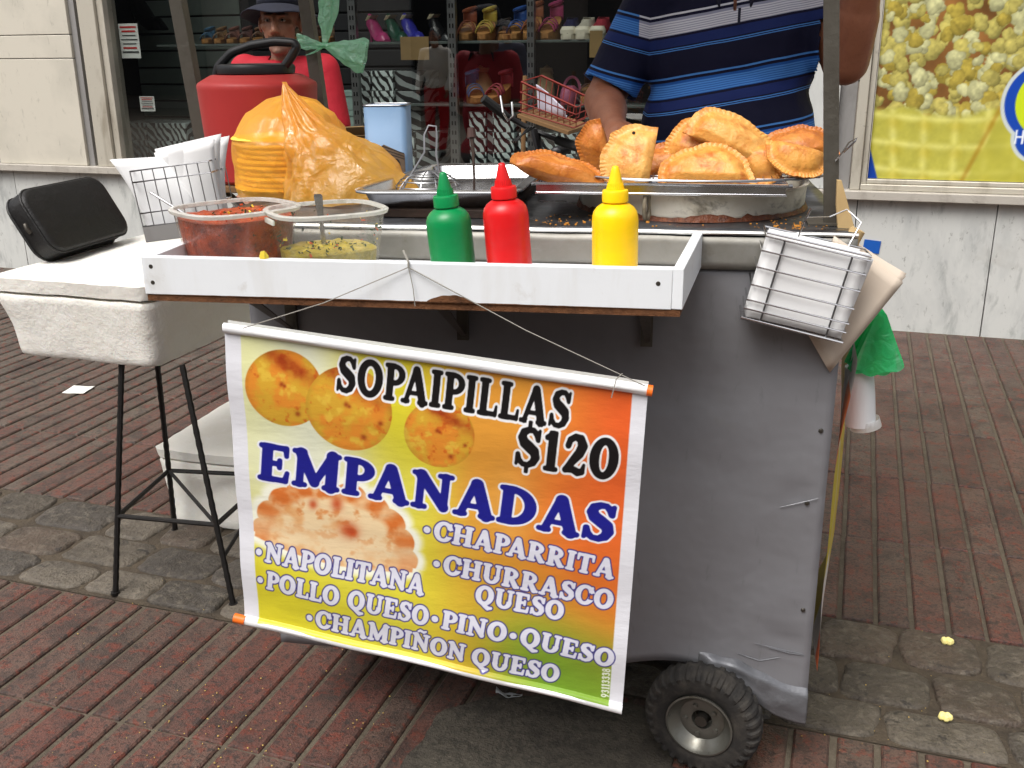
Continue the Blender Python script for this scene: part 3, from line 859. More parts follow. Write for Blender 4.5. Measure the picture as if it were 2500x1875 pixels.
# tape pieces stuck on the wall base
for px, py, ww, hh, c, lb in ((2066, 522, .03, .024, rgb(236, 120, 60), 'small orange tape piece on the marble wall base'), (2128, 602, .075, .06, rgb(20, 84, 170), 'blue tape piece on the marble wall base')):
    p = at_Y(px, py, WALL_Y - .003)
    m = MB(); m.box((0, 0, 0), (ww, .003, hh)); tag(m.build('tape_piece', mat('tape' + lb[:6], c, .5), M=T(p.x, WALL_Y - .0025, p.z) @ RY(.08)), lb, 'tape')

# ================================================================== STREET BEHIND THE CAMERA (seen only in the window's reflections)
fac = mat('opposite_facade', rgb(120, 112, 104), .8, layers=[(rgb(80, 76, 72), .6, .4, .6, .5)])
dwin = mat('dark_glass', rgb(30, 32, 36), .15)
ob = thing('opposite_building', 'grey street building across the way, seen only reflected in the shop glass', 'building', T(-3, -11, 0))
OB = T(3, 11, 0)
m = MB(); m.span((-22, -12, 0), (14, -11, 7.0)); m.build('wall', fac, ob, M=OB)
for i in range(9):
    for zz in (0.3, 3.6):
        m = MB(); m.span((-21 + i * 3.9, -10.99, zz), (-18.4 + i * 3.9, -10.9, zz + 2.4)); m.build('window', dwin, ob, M=OB)

# ================================================================== BICYCLE
blk = mat('black_paint', rgb(24, 24, 26), .4)
rubber = mat('rubber', rgb(26, 26, 26), .8, bump=[(90, .3, .002)])
redw = mat('red_wire', rgb(122, 32, 22), .5)
chrome = mat('chrome', rgb(205, 205, 205), .18, 1.0)
wood = mat('wood', rgb(122, 92, 58), .7, layers=[(rgb(110, 78, 44), 4, .4, .7, .6, (1, 8, 1))])
Yb = 4.50
bp = at_Y(1312, 330, Yb)
bike = thing('bicycle', 'black bicycle leaning before the shop window behind the food cart', 'bicycle', T(bp.x + .28, Yb, 0.0) @ RY(R_(-17)) @ RZ(R_(8)))
BI = bike.matrix_world.inverted()
def bl(px, py, Y):
    return BI @ at_Y(px, py, Y)
m = MB()
m.tube([(0, -.30, .33), (0, -.16, .62), (0, -.10, .80)], .016, 8); m.tube([(0, -.12, .74), (0, .45, .70)], .015, 8); m.tube([(0, -.15, .62), (0, .32, .28)], .017, 8)
m.tube([(0, .45, .82), (0, .32, .28)], .014, 8); m.tube([(0, .46, .70), (0, .74, .33)], .01, 8); m.tube([(0, .32, .28), (0, .74, .33)], .01, 8)
m.build('frame', blk, bike)
for yy in (-.30, .74):
    m = MB(); m.tube([(0, yy + .31 * math.cos(a), .33 + .31 * math.sin(a)) for a in [k * math.pi / 18 for k in range(36)]], .02, 8, closed=True); wh = m.build('wheel', rubber, bike)
    m = MB()
    for k in range(14):
        a = k * math.pi / 7; m.tube([(0, yy, .33), (0, yy + .3 * math.cos(a), .33 + .3 * math.sin(a))], .0016, 4)
    m.tube([(-.05, yy, .33), (.05, yy, .33)], .015, 8); m.build('spokes', chrome, wh)
m = MB(); m.loft([[(.07 * math.cos(a) * (1 if y_ > .5 else .5), y_ + .0, .86 + .03 * math.sin(a)) for a in [k * math.pi / 6 for k in range(12)]] for y_ in (.36, .44, .52, .6)]); m.build('saddle', blk, bike, sub=1)
m = MB(); hb = [bl(1190, 244, 4.36), bl(1225, 275, 4.42), bl(1275, 305, 4.47), bl(1330, 330, 4.47), bl(1370, 345, 4.42), bl(1420, 362, 4.36)]
m.tube(hb, .013, 8); m.tube([(0, -.10, .78), bl(1305, 318, 4.47)], .02, 8); m.build('handlebar', blk, bike)
for a, b in ((bl(1180, 240, 4.35), bl(1236, 285, 4.42)), (bl(1360, 342, 4.42), bl(1422, 364, 4.36))):
    m = MB(); m.tube([a, a * .5 + b * .5, b], [.02, .022, .019], 10); m.build('grip', rubber, bike)
m = MB()
m.tube([bl(1222, 235, 4.36), bl(1228, 275, 4.3), bl(1240, 295, 4.3), bl(1252, 285, 4.32), bl(1250, 250, 4.36)], .005, 6)
m.build('brake_lever', chrome, bike)
m = MB()
for k in range(3):
    m.tube([bl(1290 + 8 * k, 310, 4.4), bl(1262 - 6 * k, 345, 4.3), bl(1255 + 10 * k, 385, 4.35)], .004, 5)
m.build('brake_cable', rubber, bike)
# wire basket on the handlebar, tilted with the bicycle
A = at_Y(1272, 200, 4.30); B = at_Y(1407, 262, 4.34); Cc = at_Y(1401, 312, 4.34); Dd = at_Y(1266, 271, 4.30)
back = Vector((.03, .20, .02))
m = MB()
def wireq(P, Q, r=.003): m.tube([BI @ P, BI @ Q], r, 5)
n_ = 9
for k in range(n_ + 1):
    u = k / n_
    t_, b_ = A.lerp(B, u), Dd.lerp(Cc, u) + back * .12
    m.tube([BI @ t_, BI @ b_, BI @ (b_ + back * .8), BI @ (t_ + back)], .0020, 5)
for v in (0, .35, .7, 1):
    wireq(A.lerp(Dd, v), B.lerp(Cc, v), .003 if v else .005); wireq(A.lerp(Dd, v), A.lerp(Dd, v) + back); wireq(B.lerp(Cc, v), B.lerp(Cc, v) + back)
wireq(A + back, B + back, .005)
m.build('wire_basket', redw, bike)
m = MB(); q = [Dd + Vector((-.0, -.02, -.012)), Cc + Vector((-.02, -.02, -.015)), Cc + back * .9 + Vector((0, 0, -.015)), Dd + back * .9 + Vector((0, 0, -.012))]
m.loft([[BI @ p for p in q], [BI @ (p + Vector((0, 0, -.014))) for p in q]]); m.build('board', wood, bike)
ca_ = A.lerp(B, .08).lerp(Dd.lerp(Cc, .08), .35) + back * .35; cb_ = A.lerp(B, .6).lerp(Dd.lerp(Cc, .6), .75) + back * .45
pm2 = MB(); ex = (cb_ - ca_)
pm2.grid(lambda u, v: ca_ + ex * u + Vector((0.02, .03 * v, -.075 * v + .05 * u * v)) + Vector((0, .012 * math.sin(6 * u), .012 * math.sin(5 * v + 2 * u) + .03 * (1 - u) * (1 - v))), 8, 6)
tag(pm2.build('paper_sheets', mat('paper_lilac', rgb(222, 220, 236), .7), solid=.003), 'white paper sheets stuffed in the red bicycle basket', 'paper')
st0, st1 = at_Y(1282, 185, 4.62), at_Y(1275, 420, 4.62)
m = MB(); m.tube([st0, (st0 + st1) / 2, Vector((st1.x, 4.58, 0.0))], [.011, .012, .012], 8)
tag(m.build('wooden_pole', wood), 'thin wooden pole standing behind the red bicycle basket', 'pole')
# ================================================================== FOOD CART
cartgrey = mat('cart_sheet_metal', rgb(136, 136, 140), .46, .3, layers=[(rgb(122, 121, 123), 2, .4, .7, .5), (rgb(130, 126, 120), 14, .6, .8, .3), (rgb(80, 80, 82), 40, .62, .74, .3, (1, 1, .25)), (rgb(96, 70, 48), 9, .68, .8, .3), (rgb(130, 130, 132), 60, .6, .8, .15, (1, 1, 6))], bump=[(1.6, .35, .04), (120, .08, .001)], rvar=(6, .38, .62))
flapm = mat('bent_metal', rgb(124, 125, 129), .45, .5, layers=[(rgb(90, 92, 94), 14, .4, .7, .5), (rgb(170, 174, 178), 26, .6, .8, .5)], bump=[(22, .28, .008)])
trimm = mat('counter_trim', rgb(140, 138, 132), .48, .45, layers=[(rgb(104, 98, 84), 8, .45, .75, .6), (rgb(84, 66, 40), 16, .62, .8, .55), (rgb(170, 168, 162), 40, .6, .8, .3, (1, 1, 5))], bump=[(60, .15, .002)])
topm = mat('counter_steel', rgb(96, 98, 102), .3, .75, layers=[(rgb(40, 34, 30), 7, .45, .68, .75), (rgb(84, 56, 30), 14, .58, .75, .7), (rgb(140, 140, 142), 30, .6, .8, .3)], rvar=(12, .2, .6))
whitep = mat('white_laminate', rgb(226, 229, 232), .42, layers=[(rgb(206, 208, 210), 5, .45, .75, .5), (rgb(168, 158, 142), 20, .62, .78, .4), (rgb(90, 76, 60), 70, .70, .76, .6), (rgb(190, 184, 172), 9, .55, .75, .35, (1, 1, .2))], bump=[(160, .08, .001)])
chip = mat('chipboard', rgb(104, 66, 38), .9, layers=[(rgb(60, 36, 20), 40, .45, .7, .7)], bump=[(120, .6, .004)])
darkin = mat('cart_inside', rgb(30, 28, 28), .8)
screwm = mat('screw', rgb(90, 86, 80), .4, .8)
postm = mat('post_metal', rgb(92, 88, 80), .5, .5, layers=[(rgb(62, 54, 46), 8, .45, .7, .6, (1, 1, .4)), (rgb(130, 124, 112), 20, .6, .8, .5, (1, 1, .3)), (rgb(96, 62, 34), 24, .66, .8, .5)], bump=[(50, .3, .003)])
cart = thing('food_cart', 'grey sheet metal street food cart with white tray shelf and small wheels', 'food cart', CM)
ZC = 1.015
UL = -1.02
def body():
    m = MB()
    NU, NZ = 70, 44
    def bottom(u):
        b = 0.175
        b = b + (0.035) * math.exp(-((u + .25) / .12) ** 2)
        b -= sstep(-.16, -.05, u) * .045
        return float(b)
    def fn(a, c):
        u = UL + (0 - UL) * a
        z0 = bottom(u); z = z0 + (0.957 - z0) * c
        low = math.exp(-((z - .16) / .07) ** 2) * math.exp(-((u + .14) / .16) ** 2)
        v = -.012 * low * (1 + .8 * nz((u, 0, z), 14, 2)) + .006 * nz((u, 0, z), 2.6, 5)
        # dents near the right edge
        for (du, dz, s, h) in ((-.05, .27, .035, .007), (-.045, .56, .03, .006), (-.2, .75, .1, .004)):
            v += h * math.exp(-(((u - du) / s) ** 2 + ((z - dz) / (s * .5)) ** 2))
        return (u, v, z)
    m.grid(fn, NU, NZ)
    o = m.build('front_panel', cartgrey, cart, smooth=180, solid=.003)
    fl = MB()
    def ff(a, c):
        u = -.20 + .20 * a
        zt = .238 - .062 * a + .010 * nz((u * 14, 0, 0), 1, 4) + .012 * math.exp(-((a - .35) / .12) ** 2)
        zb = bottom(u) - .004 - .020 * sstep(.5, 1, a)
        z = zt + (zb - zt) * c
        e = math.sin(math.pi * min(1, c * 1.02)) * sstep(0, .12, a)
        return (u, -.0165 - .0045 * e * (1 + 1.2 * nz((u * 24, c * 3, 0), 1, 3)) - .004 * c + .012 * (1 - sstep(0, .18, c)) + .010 * (1 - sstep(0, .15, a)), z)
    fl.grid(ff, 60, 16); fl.build('bent_flap', flapm, cart, smooth=180, solid=.002)
    m = MB(); m.span((-.004, .004, .14), (0, .72, .957)); m.span((UL, .004, .18), (UL + .004, .72, .957)); m.span((UL, .716, .18), (0, .72, .957)); m.build('side_panel', cartgrey, cart)
    m = MB(); m.span((UL + .005, .006, .20), (-.006, .714, .21)); m.build('floor_panel', darkin, cart)
    m = MB(); m.span((UL + .08, .06, .165), (-.05, .10, .198)); m.span((UL + .08, .5, .165), (-.05, .54, .198)); m.build('axle_bar', mat('axle_paint', rgb(190, 186, 176), .5, layers=[(rgb(90, 80, 66), 18, .5, .7, .6)]), cart)
    # counter
    m = MB()
    m.grid(lambda a, c: (UL - .075 + (.0 - UL + .085) * a, -.008 + .75 * c, ZC + .0025 * nz((a * 9, c * 5, 0), 1.0, 4) * (1 if 0 < c < 1 else .3)), 50, 30)
    m.build('counter_top', topm, cart, smooth=180, solid=.004)
    m = MB()
    m.grid(lambda a, c: (UL - .04 + (-UL + .05) * a, -.012 + .0015 * nz((a * 8, c, 0), 1.5, 8) , .955 + (.053 + .0022 * nz((a * 12, 0, 0), 1, 4)) * c), 60, 4)
    m.build('counter_trim', trimm, cart, smooth=180, solid=.003)
    m = MB(); m.tube([(UL - .04 + (-UL + .05) * k / 40, -.012, ZC - .001 + .002 * nz((k * .22, 0, 0), 1, 4)) for k in range(41)], .0035, 6)
    m.build('counter_edge', mat('worn_edge', rgb(205, 205, 202), .3, .8, layers=[(rgb(120, 110, 96), 16, .5, .7, .6)]), cart)
    m = MB(); m.span((-.002, .0, .955), (.008, .72, 1.01)); m.build('side_trim', trimm, cart)
    # small rear shelf at the left end
    m = MB(); m.span((-1.415, .50, .995), (UL - .08, .86, 1.010)); m.build('rear_shelf', wood, cart, bevel=.002)
    m = MB()
    m.tube([(-1.38, .66, .995), (-1.03, .66, .7)], .01, 6); m.build('shelf_brace', postm, cart)
    # tray shelf hung on the front
    t = MB()
    TLu, TRu, RBu = -1.048, -.275, -.246
    t.span((TLu, -.30, .957), (TRu, -.285, 1.0135))
    t.span((TLu, -.2848, .9572), (TLu + .015, -.014, 1.0130))
    d = Vector((RBu - TRu, .285, 0)).normalized(); nn = Vector((d.y, -d.x, 0)) * .015
    p0, p1 = Vector((TRu, -.299, 0)), Vector((RBu, -.014, 0))
    q0, q1 = p0 + nn, p1 + nn
    t.loft([[(p.x, p.y, z) for p in (p0, q0, q1, p1)] for z in (.9575, 1.0145)])
    tr = t.build('tray', whitep, cart, bevel=.0012, smooth=0)
    f = MB(); f.loft([[(TLu + .002, -.298, z), (TRu + .012, -.298, z), (RBu + .01, -.014, z), (TLu + .002, -.014, z)] for z in (.947, .9565)]); f.build('tray_floor', chip, tr)
    tf = MB(); tf.loft([[(TLu + .016, -.284, z), (TRu - .001, -.284, z), (RBu - .001, -.015, z), (TLu + .016, -.015, z)] for z in (.9566, .9585)]); tf.build('tray_liner', whitep, tr)
    # broken laminate along the lower edge
    ch = MB()
    def chipf(u0, u1, h, n=22):
        pts = []
        for k in range(n + 1):
            u = u0 + (u1 - u0) * k / n
            hh = h * math.sin(math.pi * k / n) ** .7 * (1 + .35 * nz((u * 60, 0, 0), 1, 3))
            pts.append((u, hh))
        ch.add([(u, -.3012, .9575) for u, _ in pts] + [(u, -.3012, .9575 + hh) for u, hh in pts], [(k, k + 1, n + 2 + k, n + 1 + k) for k in range(n)])
    chipf(-.620, -.548, .011); chipf(-1.04, -.28, .0016, 90)
    ch.build('broken_edge', chip, tr, smooth=0)
    for (u, z) in ((-.294, .993), (-1.034, .999), (-1.034, .975)):
        s = MB(); s.lathe([(0, .0), (.003, 0), (.0036, .0008)], 10, (0, 0, 0), Matrix.Translation((u, -.3005, z)) @ RX(R_(-90))); s.build('screw', screwm, tr)
    for u in (-.94, -.63, -.315):
        b = MB()
        b.loft([[(u - .012, -.22, .946), (u + .012, -.22, .946), (u + .012, -.215, .946), (u - .012, -.215, .946)], [(u - .002, -.02, .83), (u + .006, -.02, .83), (u + .006, -.015, .83), (u - .002, -.015, .83)]])
        b.span((u - .01, -.014, .82), (u + .01, -.006, .945)); b.build('tray_bracket', postm, cart)
    # rivets
    for u, z in ((-.018, .68), (-.03, .545), (-.02, .335), (-.02, .86)):
        s = MB(); s.lathe([(0, .003), (.003, .0025), (.0045, 0)], 10, (0, 0, 0), Matrix.Translation((u, -.003, z)) @ RX(R_(90))); s.build('rivet', screwm, cart)
    # creases and scratches in the sheet
    for pts in (((-.075, .535), (-.05, .543), (-.012, .556)), ((-.075, .255), (-.04, .247), (-.012, .244)), ((-.10, .262), (-.05, .252), (-.015, .247)), ((-.13, .238), (-.09, .226), (-.055, .236))):
        sc_ = MB(); sc_.tube([(u, -.0045 - .004 * math.exp(-((u + .14) / .16) ** 2) * (z < .3), z) for u, z in pts], [.0006, .0011, .0006], 5)
        sc_.build('crease', flapm, cart)
    # posts
    ln = -.085
    for (u, v, z0, wd) in ((-.022, .075, ZC + .002, .024), (-1.39, .66, 1.013, .030), (-1.135, .80, 1.012, .028)):
        p = MB(); hgt = 1.15
        for a_, b_ in (((-wd / 2, -wd / 2), (wd / 2, -wd / 2 + .004)), ((wd / 2 - .004, -wd / 2 + .0042), (wd / 2, wd / 2))):
            p.loft([[(u + x + ln * h, v + y, z0 + h) for x, y in ((a_[0], a_[1]), (b_[0], a_[1]), (b_[0], b_[1]), (a_[0], b_[1]))] for h in (0, .3, .7, hgt)])
        p.build('post', postm, cart, smooth=0)
    s = MB(); s.span((-.06, .05, ZC + .003), (.012, .11, ZC + .006)); s.build('post_foot', postm, cart)
body()
# wheels
tyre = mat('tyre_rubber', rgb(40, 38, 36), .8, layers=[(rgb(84, 78, 70), 22, .45, .7, .6), (rgb(30, 28, 27), 8, .5, .7, .5)], bump=[(80, .3, .003)])
rimm = mat('zinc_rim', rgb(120, 119, 112), .36, .7, layers=[(rgb(90, 82, 60), 30, .5, .75, .5), (rgb(60, 54, 44), 14, .62, .75, .5)], rvar=(20, .25, .5))
def wheel(M):
    R0, r = .114, .029
    m = MB()
    n = 96
    prof = []
    for k in range(25):
        a = R_(-150) + R_(300) * k / 24
        ca, sa = math.cos(a), math.sin(a)
        prof.append((R0 - r + r * (abs(ca) ** .75) * math.copysign(1, ca), r * 1.18 * (abs(sa) ** .8) * math.copysign(1, sa), a))
    loops = []
    for j in range(n * 2):
        th = 2 * math.pi * j / (n * 2)
        L = []
        for i, (rr, y, a) in enumerate(prof):
            q = 0.0
            aa = abs(a)
            blk = (j // 3) % 2 if a > 0 else ((j + 2) // 3) % 2
            if aa < R_(72):
                q = .0042 if (blk and aa > R_(12)) else (.0036 if aa <= R_(12) else 0)
            if aa < R_(62) and aa > R_(54):
                q = max(0, q - .002)
            L.append(((rr + q * math.cos(a)) * math.cos(th), y + q * math.sin(a), (rr + q * math.cos(a)) * math.sin(th)))
        loops.append(L)
    loops.append(loops[0])
    m.loft(loops, close=False, cap=False)
    w_ = MB(); w_.tube([(0, -.02, 0), (0, .06, 0)], .012, 12)
    o = w_.build('wheel', screwm, cart, M=M)
    m.build('tyre', tyre, o, smooth=30)
    m = MB()
    m.lathe([(.064, .026), (.0675, .036), (.064, .037), (.060, .028), (.050, .018), (.045, .012), (.040, .0135), (.026, .0135), (.021, .012), (.0205, -.02)], 48, (0, 0, 0), RX(R_(90)))
    rm = m.build('rim', rimm, o, smooth=50)
    m = MB(); m.lathe([(.0, .016), (.008, .016), (.011, .012), (.0115, -.01), (.019, -.012)], 14, (0, 0, 0), RX(R_(90))); m.build('axle_end', mat('axle_steel', rgb(110, 106, 98), .35, .9, layers=[(rgb(40, 34, 28), 60, .4, .6, .6)]), o)
    for k in range(5):
        a = 2 * math.pi * k / 5 + .5
        m = MB(); m.lathe([(0, .0185), (.0045, .0185), (.0052, .0135)], 8, (.0335 * math.cos(a), -.0335 * math.sin(a), 0), RX(R_(90))); m.build('rim_bolt', rimm, rm)
    return o
wc = uvz(at_plane(1712, 1745, cw(0, -.03, 0), CV))
wheel0 = wheel(T(wc.x + .004, -.030, .111) @ RZ(R_(-16)) @ Matrix.Scale(.93, 4))
for u, v in ((-.2, .60), (-.9, .60)):
    c = copy_tree(wheel0, parent=cart); c.matrix_local = T(u, v, .111) @ Matrix.Scale(.93, 4)

# ================================================================== LETTERING (signed distance drawing of heavy serif capitals)
def seg(x, y, x0, y0, x1, y1, r0, r1=None):
    r1 = r0 if r1 is None else r1
    dx, dy = x1 - x0, y1 - y0
    t = np.clip(((x - x0) * dx + (y - y0) * dy) / (dx * dx + dy * dy + 1e-12), 0, 1)
    return np.hypot(x - x0 - t * dx, y - y0 - t * dy) - (r0 + (r1 - r0) * t)
def rbox(x, y, cx, cy, hx, hy, r=.03):
    qx, qy = np.abs(x - cx) - hx + r, np.abs(y - cy) - hy + r
    return np.hypot(np.maximum(qx, 0), np.maximum(qy, 0)) + np.minimum(np.maximum(qx, qy), 0) - r
def ell(x, y, cx, cy, rx_, ry_):
    X, Y2 = (x - cx) / rx_, (y - cy) / ry_
    k = np.hypot(X, Y2); gk = np.hypot(X / rx_, Y2 / ry_) + 1e-9
    return (k - 1) * k / gk
def U_(*ds, k=.035):
    d = ds[0]
    for e in ds[1:]:
        h = np.clip(.5 + .5 * (e - d) / k, 0, 1)
        d = e + (d - e) * h - k * h * (1 - h)
    return d
def poly(x, y, pts, rs):
    d = None
    for (a, b), (r0, r1) in zip(zip(pts, pts[1:]), zip(rs, rs[1:])):
        e = seg(x, y, *a, *b, r0, r1); d = e if d is None else np.minimum(d, e)
    return d
def stem(x, y, c, hw=.115, b=0, t=1, sb=True, st=True, sw=.2):
    d = rbox(x, y, c, (b + t) / 2, hw, (t - b) / 2, .03)
    if sb: d = U_(d, rbox(x, y, c, b + .045, sw, .047, .045))
    if st: d = U_(d, rbox(x, y, c, t - .045, sw, .047, .045))
    return d
def ring(x, y, cx, cy, rx_, ry_, ix, iy, sx=0):
    return np.maximum(ell(x, y, cx, cy, rx_, ry_), -ell(x, y, cx + sx, cy, ix, iy))
def G(ch, x, y):
    if ch == 'I': return .44, stem(x, y, .22)
    if ch == '1': return .50, U_(stem(x, y, .27, st=False), seg(x, y, .1, .84, .27, .93, .055, .07))
    if ch == 'L': return .74, U_(stem(x, y, .22), rbox(x, y, .42, .055, .3, .055), seg(x, y, .68, .06, .70, .26, .055, .035))
    if ch == 'A': return .98, U_(seg(x, y, .46, .93, .17, .05, .075, .065), seg(x, y, .5, .9, .79, .05, .125, .12), rbox(x, y, .46, .28, .2, .045), rbox(x, y, .15, .045, .155, .047, .045), rbox(x, y, .80, .045, .185, .047, .045))
    if ch in 'PR':
        bowl = np.maximum(ring(x, y, .36, .71, .40, .29, .17, .17, .02), .2 - x)
        d = U_(stem(x, y, .22, sb=True), bowl)
        if ch == 'P': return .74, d
        return .92, U_(d, seg(x, y, .45, .46, .70, .08, .1, .115), rbox(x, y, .78, .05, .12, .048, .045))
    if ch == 'D': return .94, U_(stem(x, y, .22), np.maximum(ring(x, y, .34, .5, .56, .5, .32, .36, 0), .2 - x))
    if ch == 'E': return .80, U_(stem(x, y, .22), rbox(x, y, .42, .945, .3, .055), seg(x, y, .68, .94, .70, .74, .055, .035), rbox(x, y, .36, .5, .2, .05), seg(x, y, .54, .6, .54, .4, .04, .04), rbox(x, y, .42, .055, .32, .055), seg(x, y, .70, .06, .74, .28, .055, .035))
    if ch == 'M': return 1.2, U_(seg(x, y, .2, .05, .2, .95, .07), seg(x, y, .98, .05, .98, .95, .12), seg(x, y, .2, .92, .57, .14, .12, .1), seg(x, y, .96, .92, .57, .14, .085, .07), rbox(x, y, .2, .045, .17, .047, .045), rbox(x, y, .98, .045, .2, .047, .045), rbox(x, y, .16, .955, .16, .045, .04), rbox(x, y, 1.02, .955, .16, .045, .04))
    if ch in 'NÑ':
        d = U_(seg(x, y, .2, .05, .2, .95, .07), seg(x, y, .8, .08, .8, .95, .07), seg(x, y, .2, .92, .8, .1, .12, .1), rbox(x, y, .2, .045, .18, .047, .045), rbox(x, y, .15, .955, .15, .045, .04), rbox(x, y, .8, .955, .18, .045, .045))
        if ch == 'Ñ': d = np.minimum(d, poly(x, y, ((.3, 1.13), (.4, 1.2), (.6, 1.13), (.72, 1.2)), (.035, .05, .05, .035)))
        return 1.0, d
    if ch == 'O': return .96, ring(x, y, .48, .5, .47, .52, .22, .36)
    if ch == '0': return .82, ring(x, y, .41, .5, .40, .52, .15, .36)
    if ch == 'Q': return .98, U_(ring(x, y, .48, .5, .47, .52, .22, .36), poly(x, y, ((.36, .06), (.55, -.06), (.72, -.17), (.9, -.14)), (.05, .085, .09, .05)))
    if ch == 'C':
        d = np.maximum(ring(x, y, .48, .5, .47, .52, .23, .38), -rbox(x, y, .95, .47, .3, .21, .05))
        return .90, U_(d, seg(x, y, .80, .92, .80, .68, .045, .05))
    if ch in 'S$':
        d = poly(x, y, ((.64, .74), (.60, .86), (.50, .95), (.36, .95), (.22, .87), (.19, .74), (.26, .62), (.42, .52), (.57, .42), (.62, .28), (.56, .14), (.42, .05), (.26, .06), (.14, .16), (.11, .30)),
                 (.05, .07, .055, .065, .09, .11, .125, .13, .125, .11, .09, .06, .055, .07, .05))
        d = U_(d, seg(x, y, .68, .95, .66, .72, .03, .04), seg(x, y, .07, .05, .09, .30, .03, .04))
        if ch == '$': d = np.minimum(d, np.minimum(rbox(x, y, .38, 1.06, .045, .1, .02), rbox(x, y, .38, -.06, .045, .1, .02)))
        return .75, d
    if ch == 'T': return .88, U_(stem(x, y, .44, st=False), rbox(x, y, .44, .945, .4, .055), seg(x, y, .08, .93, .06, .70, .055, .035), seg(x, y, .80, .93, .82, .70, .055, .035))
    if ch == 'H': return 1.02, U_(stem(x, y, .22), stem(x, y, .80), rbox(x, y, .5, .5, .3, .05))
    if ch == 'U':
        b = np.maximum(ring(x, y, .5, .34, .385, .36, .165, .24), y - .36)
        return 1.0, U_(b, rbox(x, y, .225, .65, .11, .35), rbox(x, y, .80, .65, .07, .35), rbox(x, y, .22, .955, .2, .047, .045), rbox(x, y, .80, .955, .17, .047, .045))
    if ch == '2': return .74, U_(poly(x, y, ((.16, .72), (.2, .86), (.34, .95), (.50, .90), (.57, .74), (.5, .56), (.3, .3), (.14, .09)), (.07, .07, .065, .1, .125, .12, .09, .06)), poly(x, y, ((.14, .09), (.35, .12), (.5, .06), (.62, .08), (.66, .26)), (.06, .08, .09, .07, .03)))
    if ch == '3': return .70, poly(x, y, ((.12, .8), (.3, .94), (.5, .86), (.5, .66), (.3, .53), (.52, .42), (.54, .2), (.34, .05), (.12, .16)), (.07, .07, .1, .1, .07, .1, .11, .07, .07))
    if ch == '8': return .72, np.minimum(ring(x, y, .36, .74, .28, .27, .12, .14), ring(x, y, .36, .28, .33, .3, .15, .16))
    if ch == '9': return .72, np.minimum(ring(x, y, .36, .68, .32, .33, .14, .19), seg(x, y, .6, .6, .3, .05, .1, .08))
    if ch == '•': return .52, np.hypot(x - .2, y - .42) - .15
    return .42, np.full_like(x, 9.)

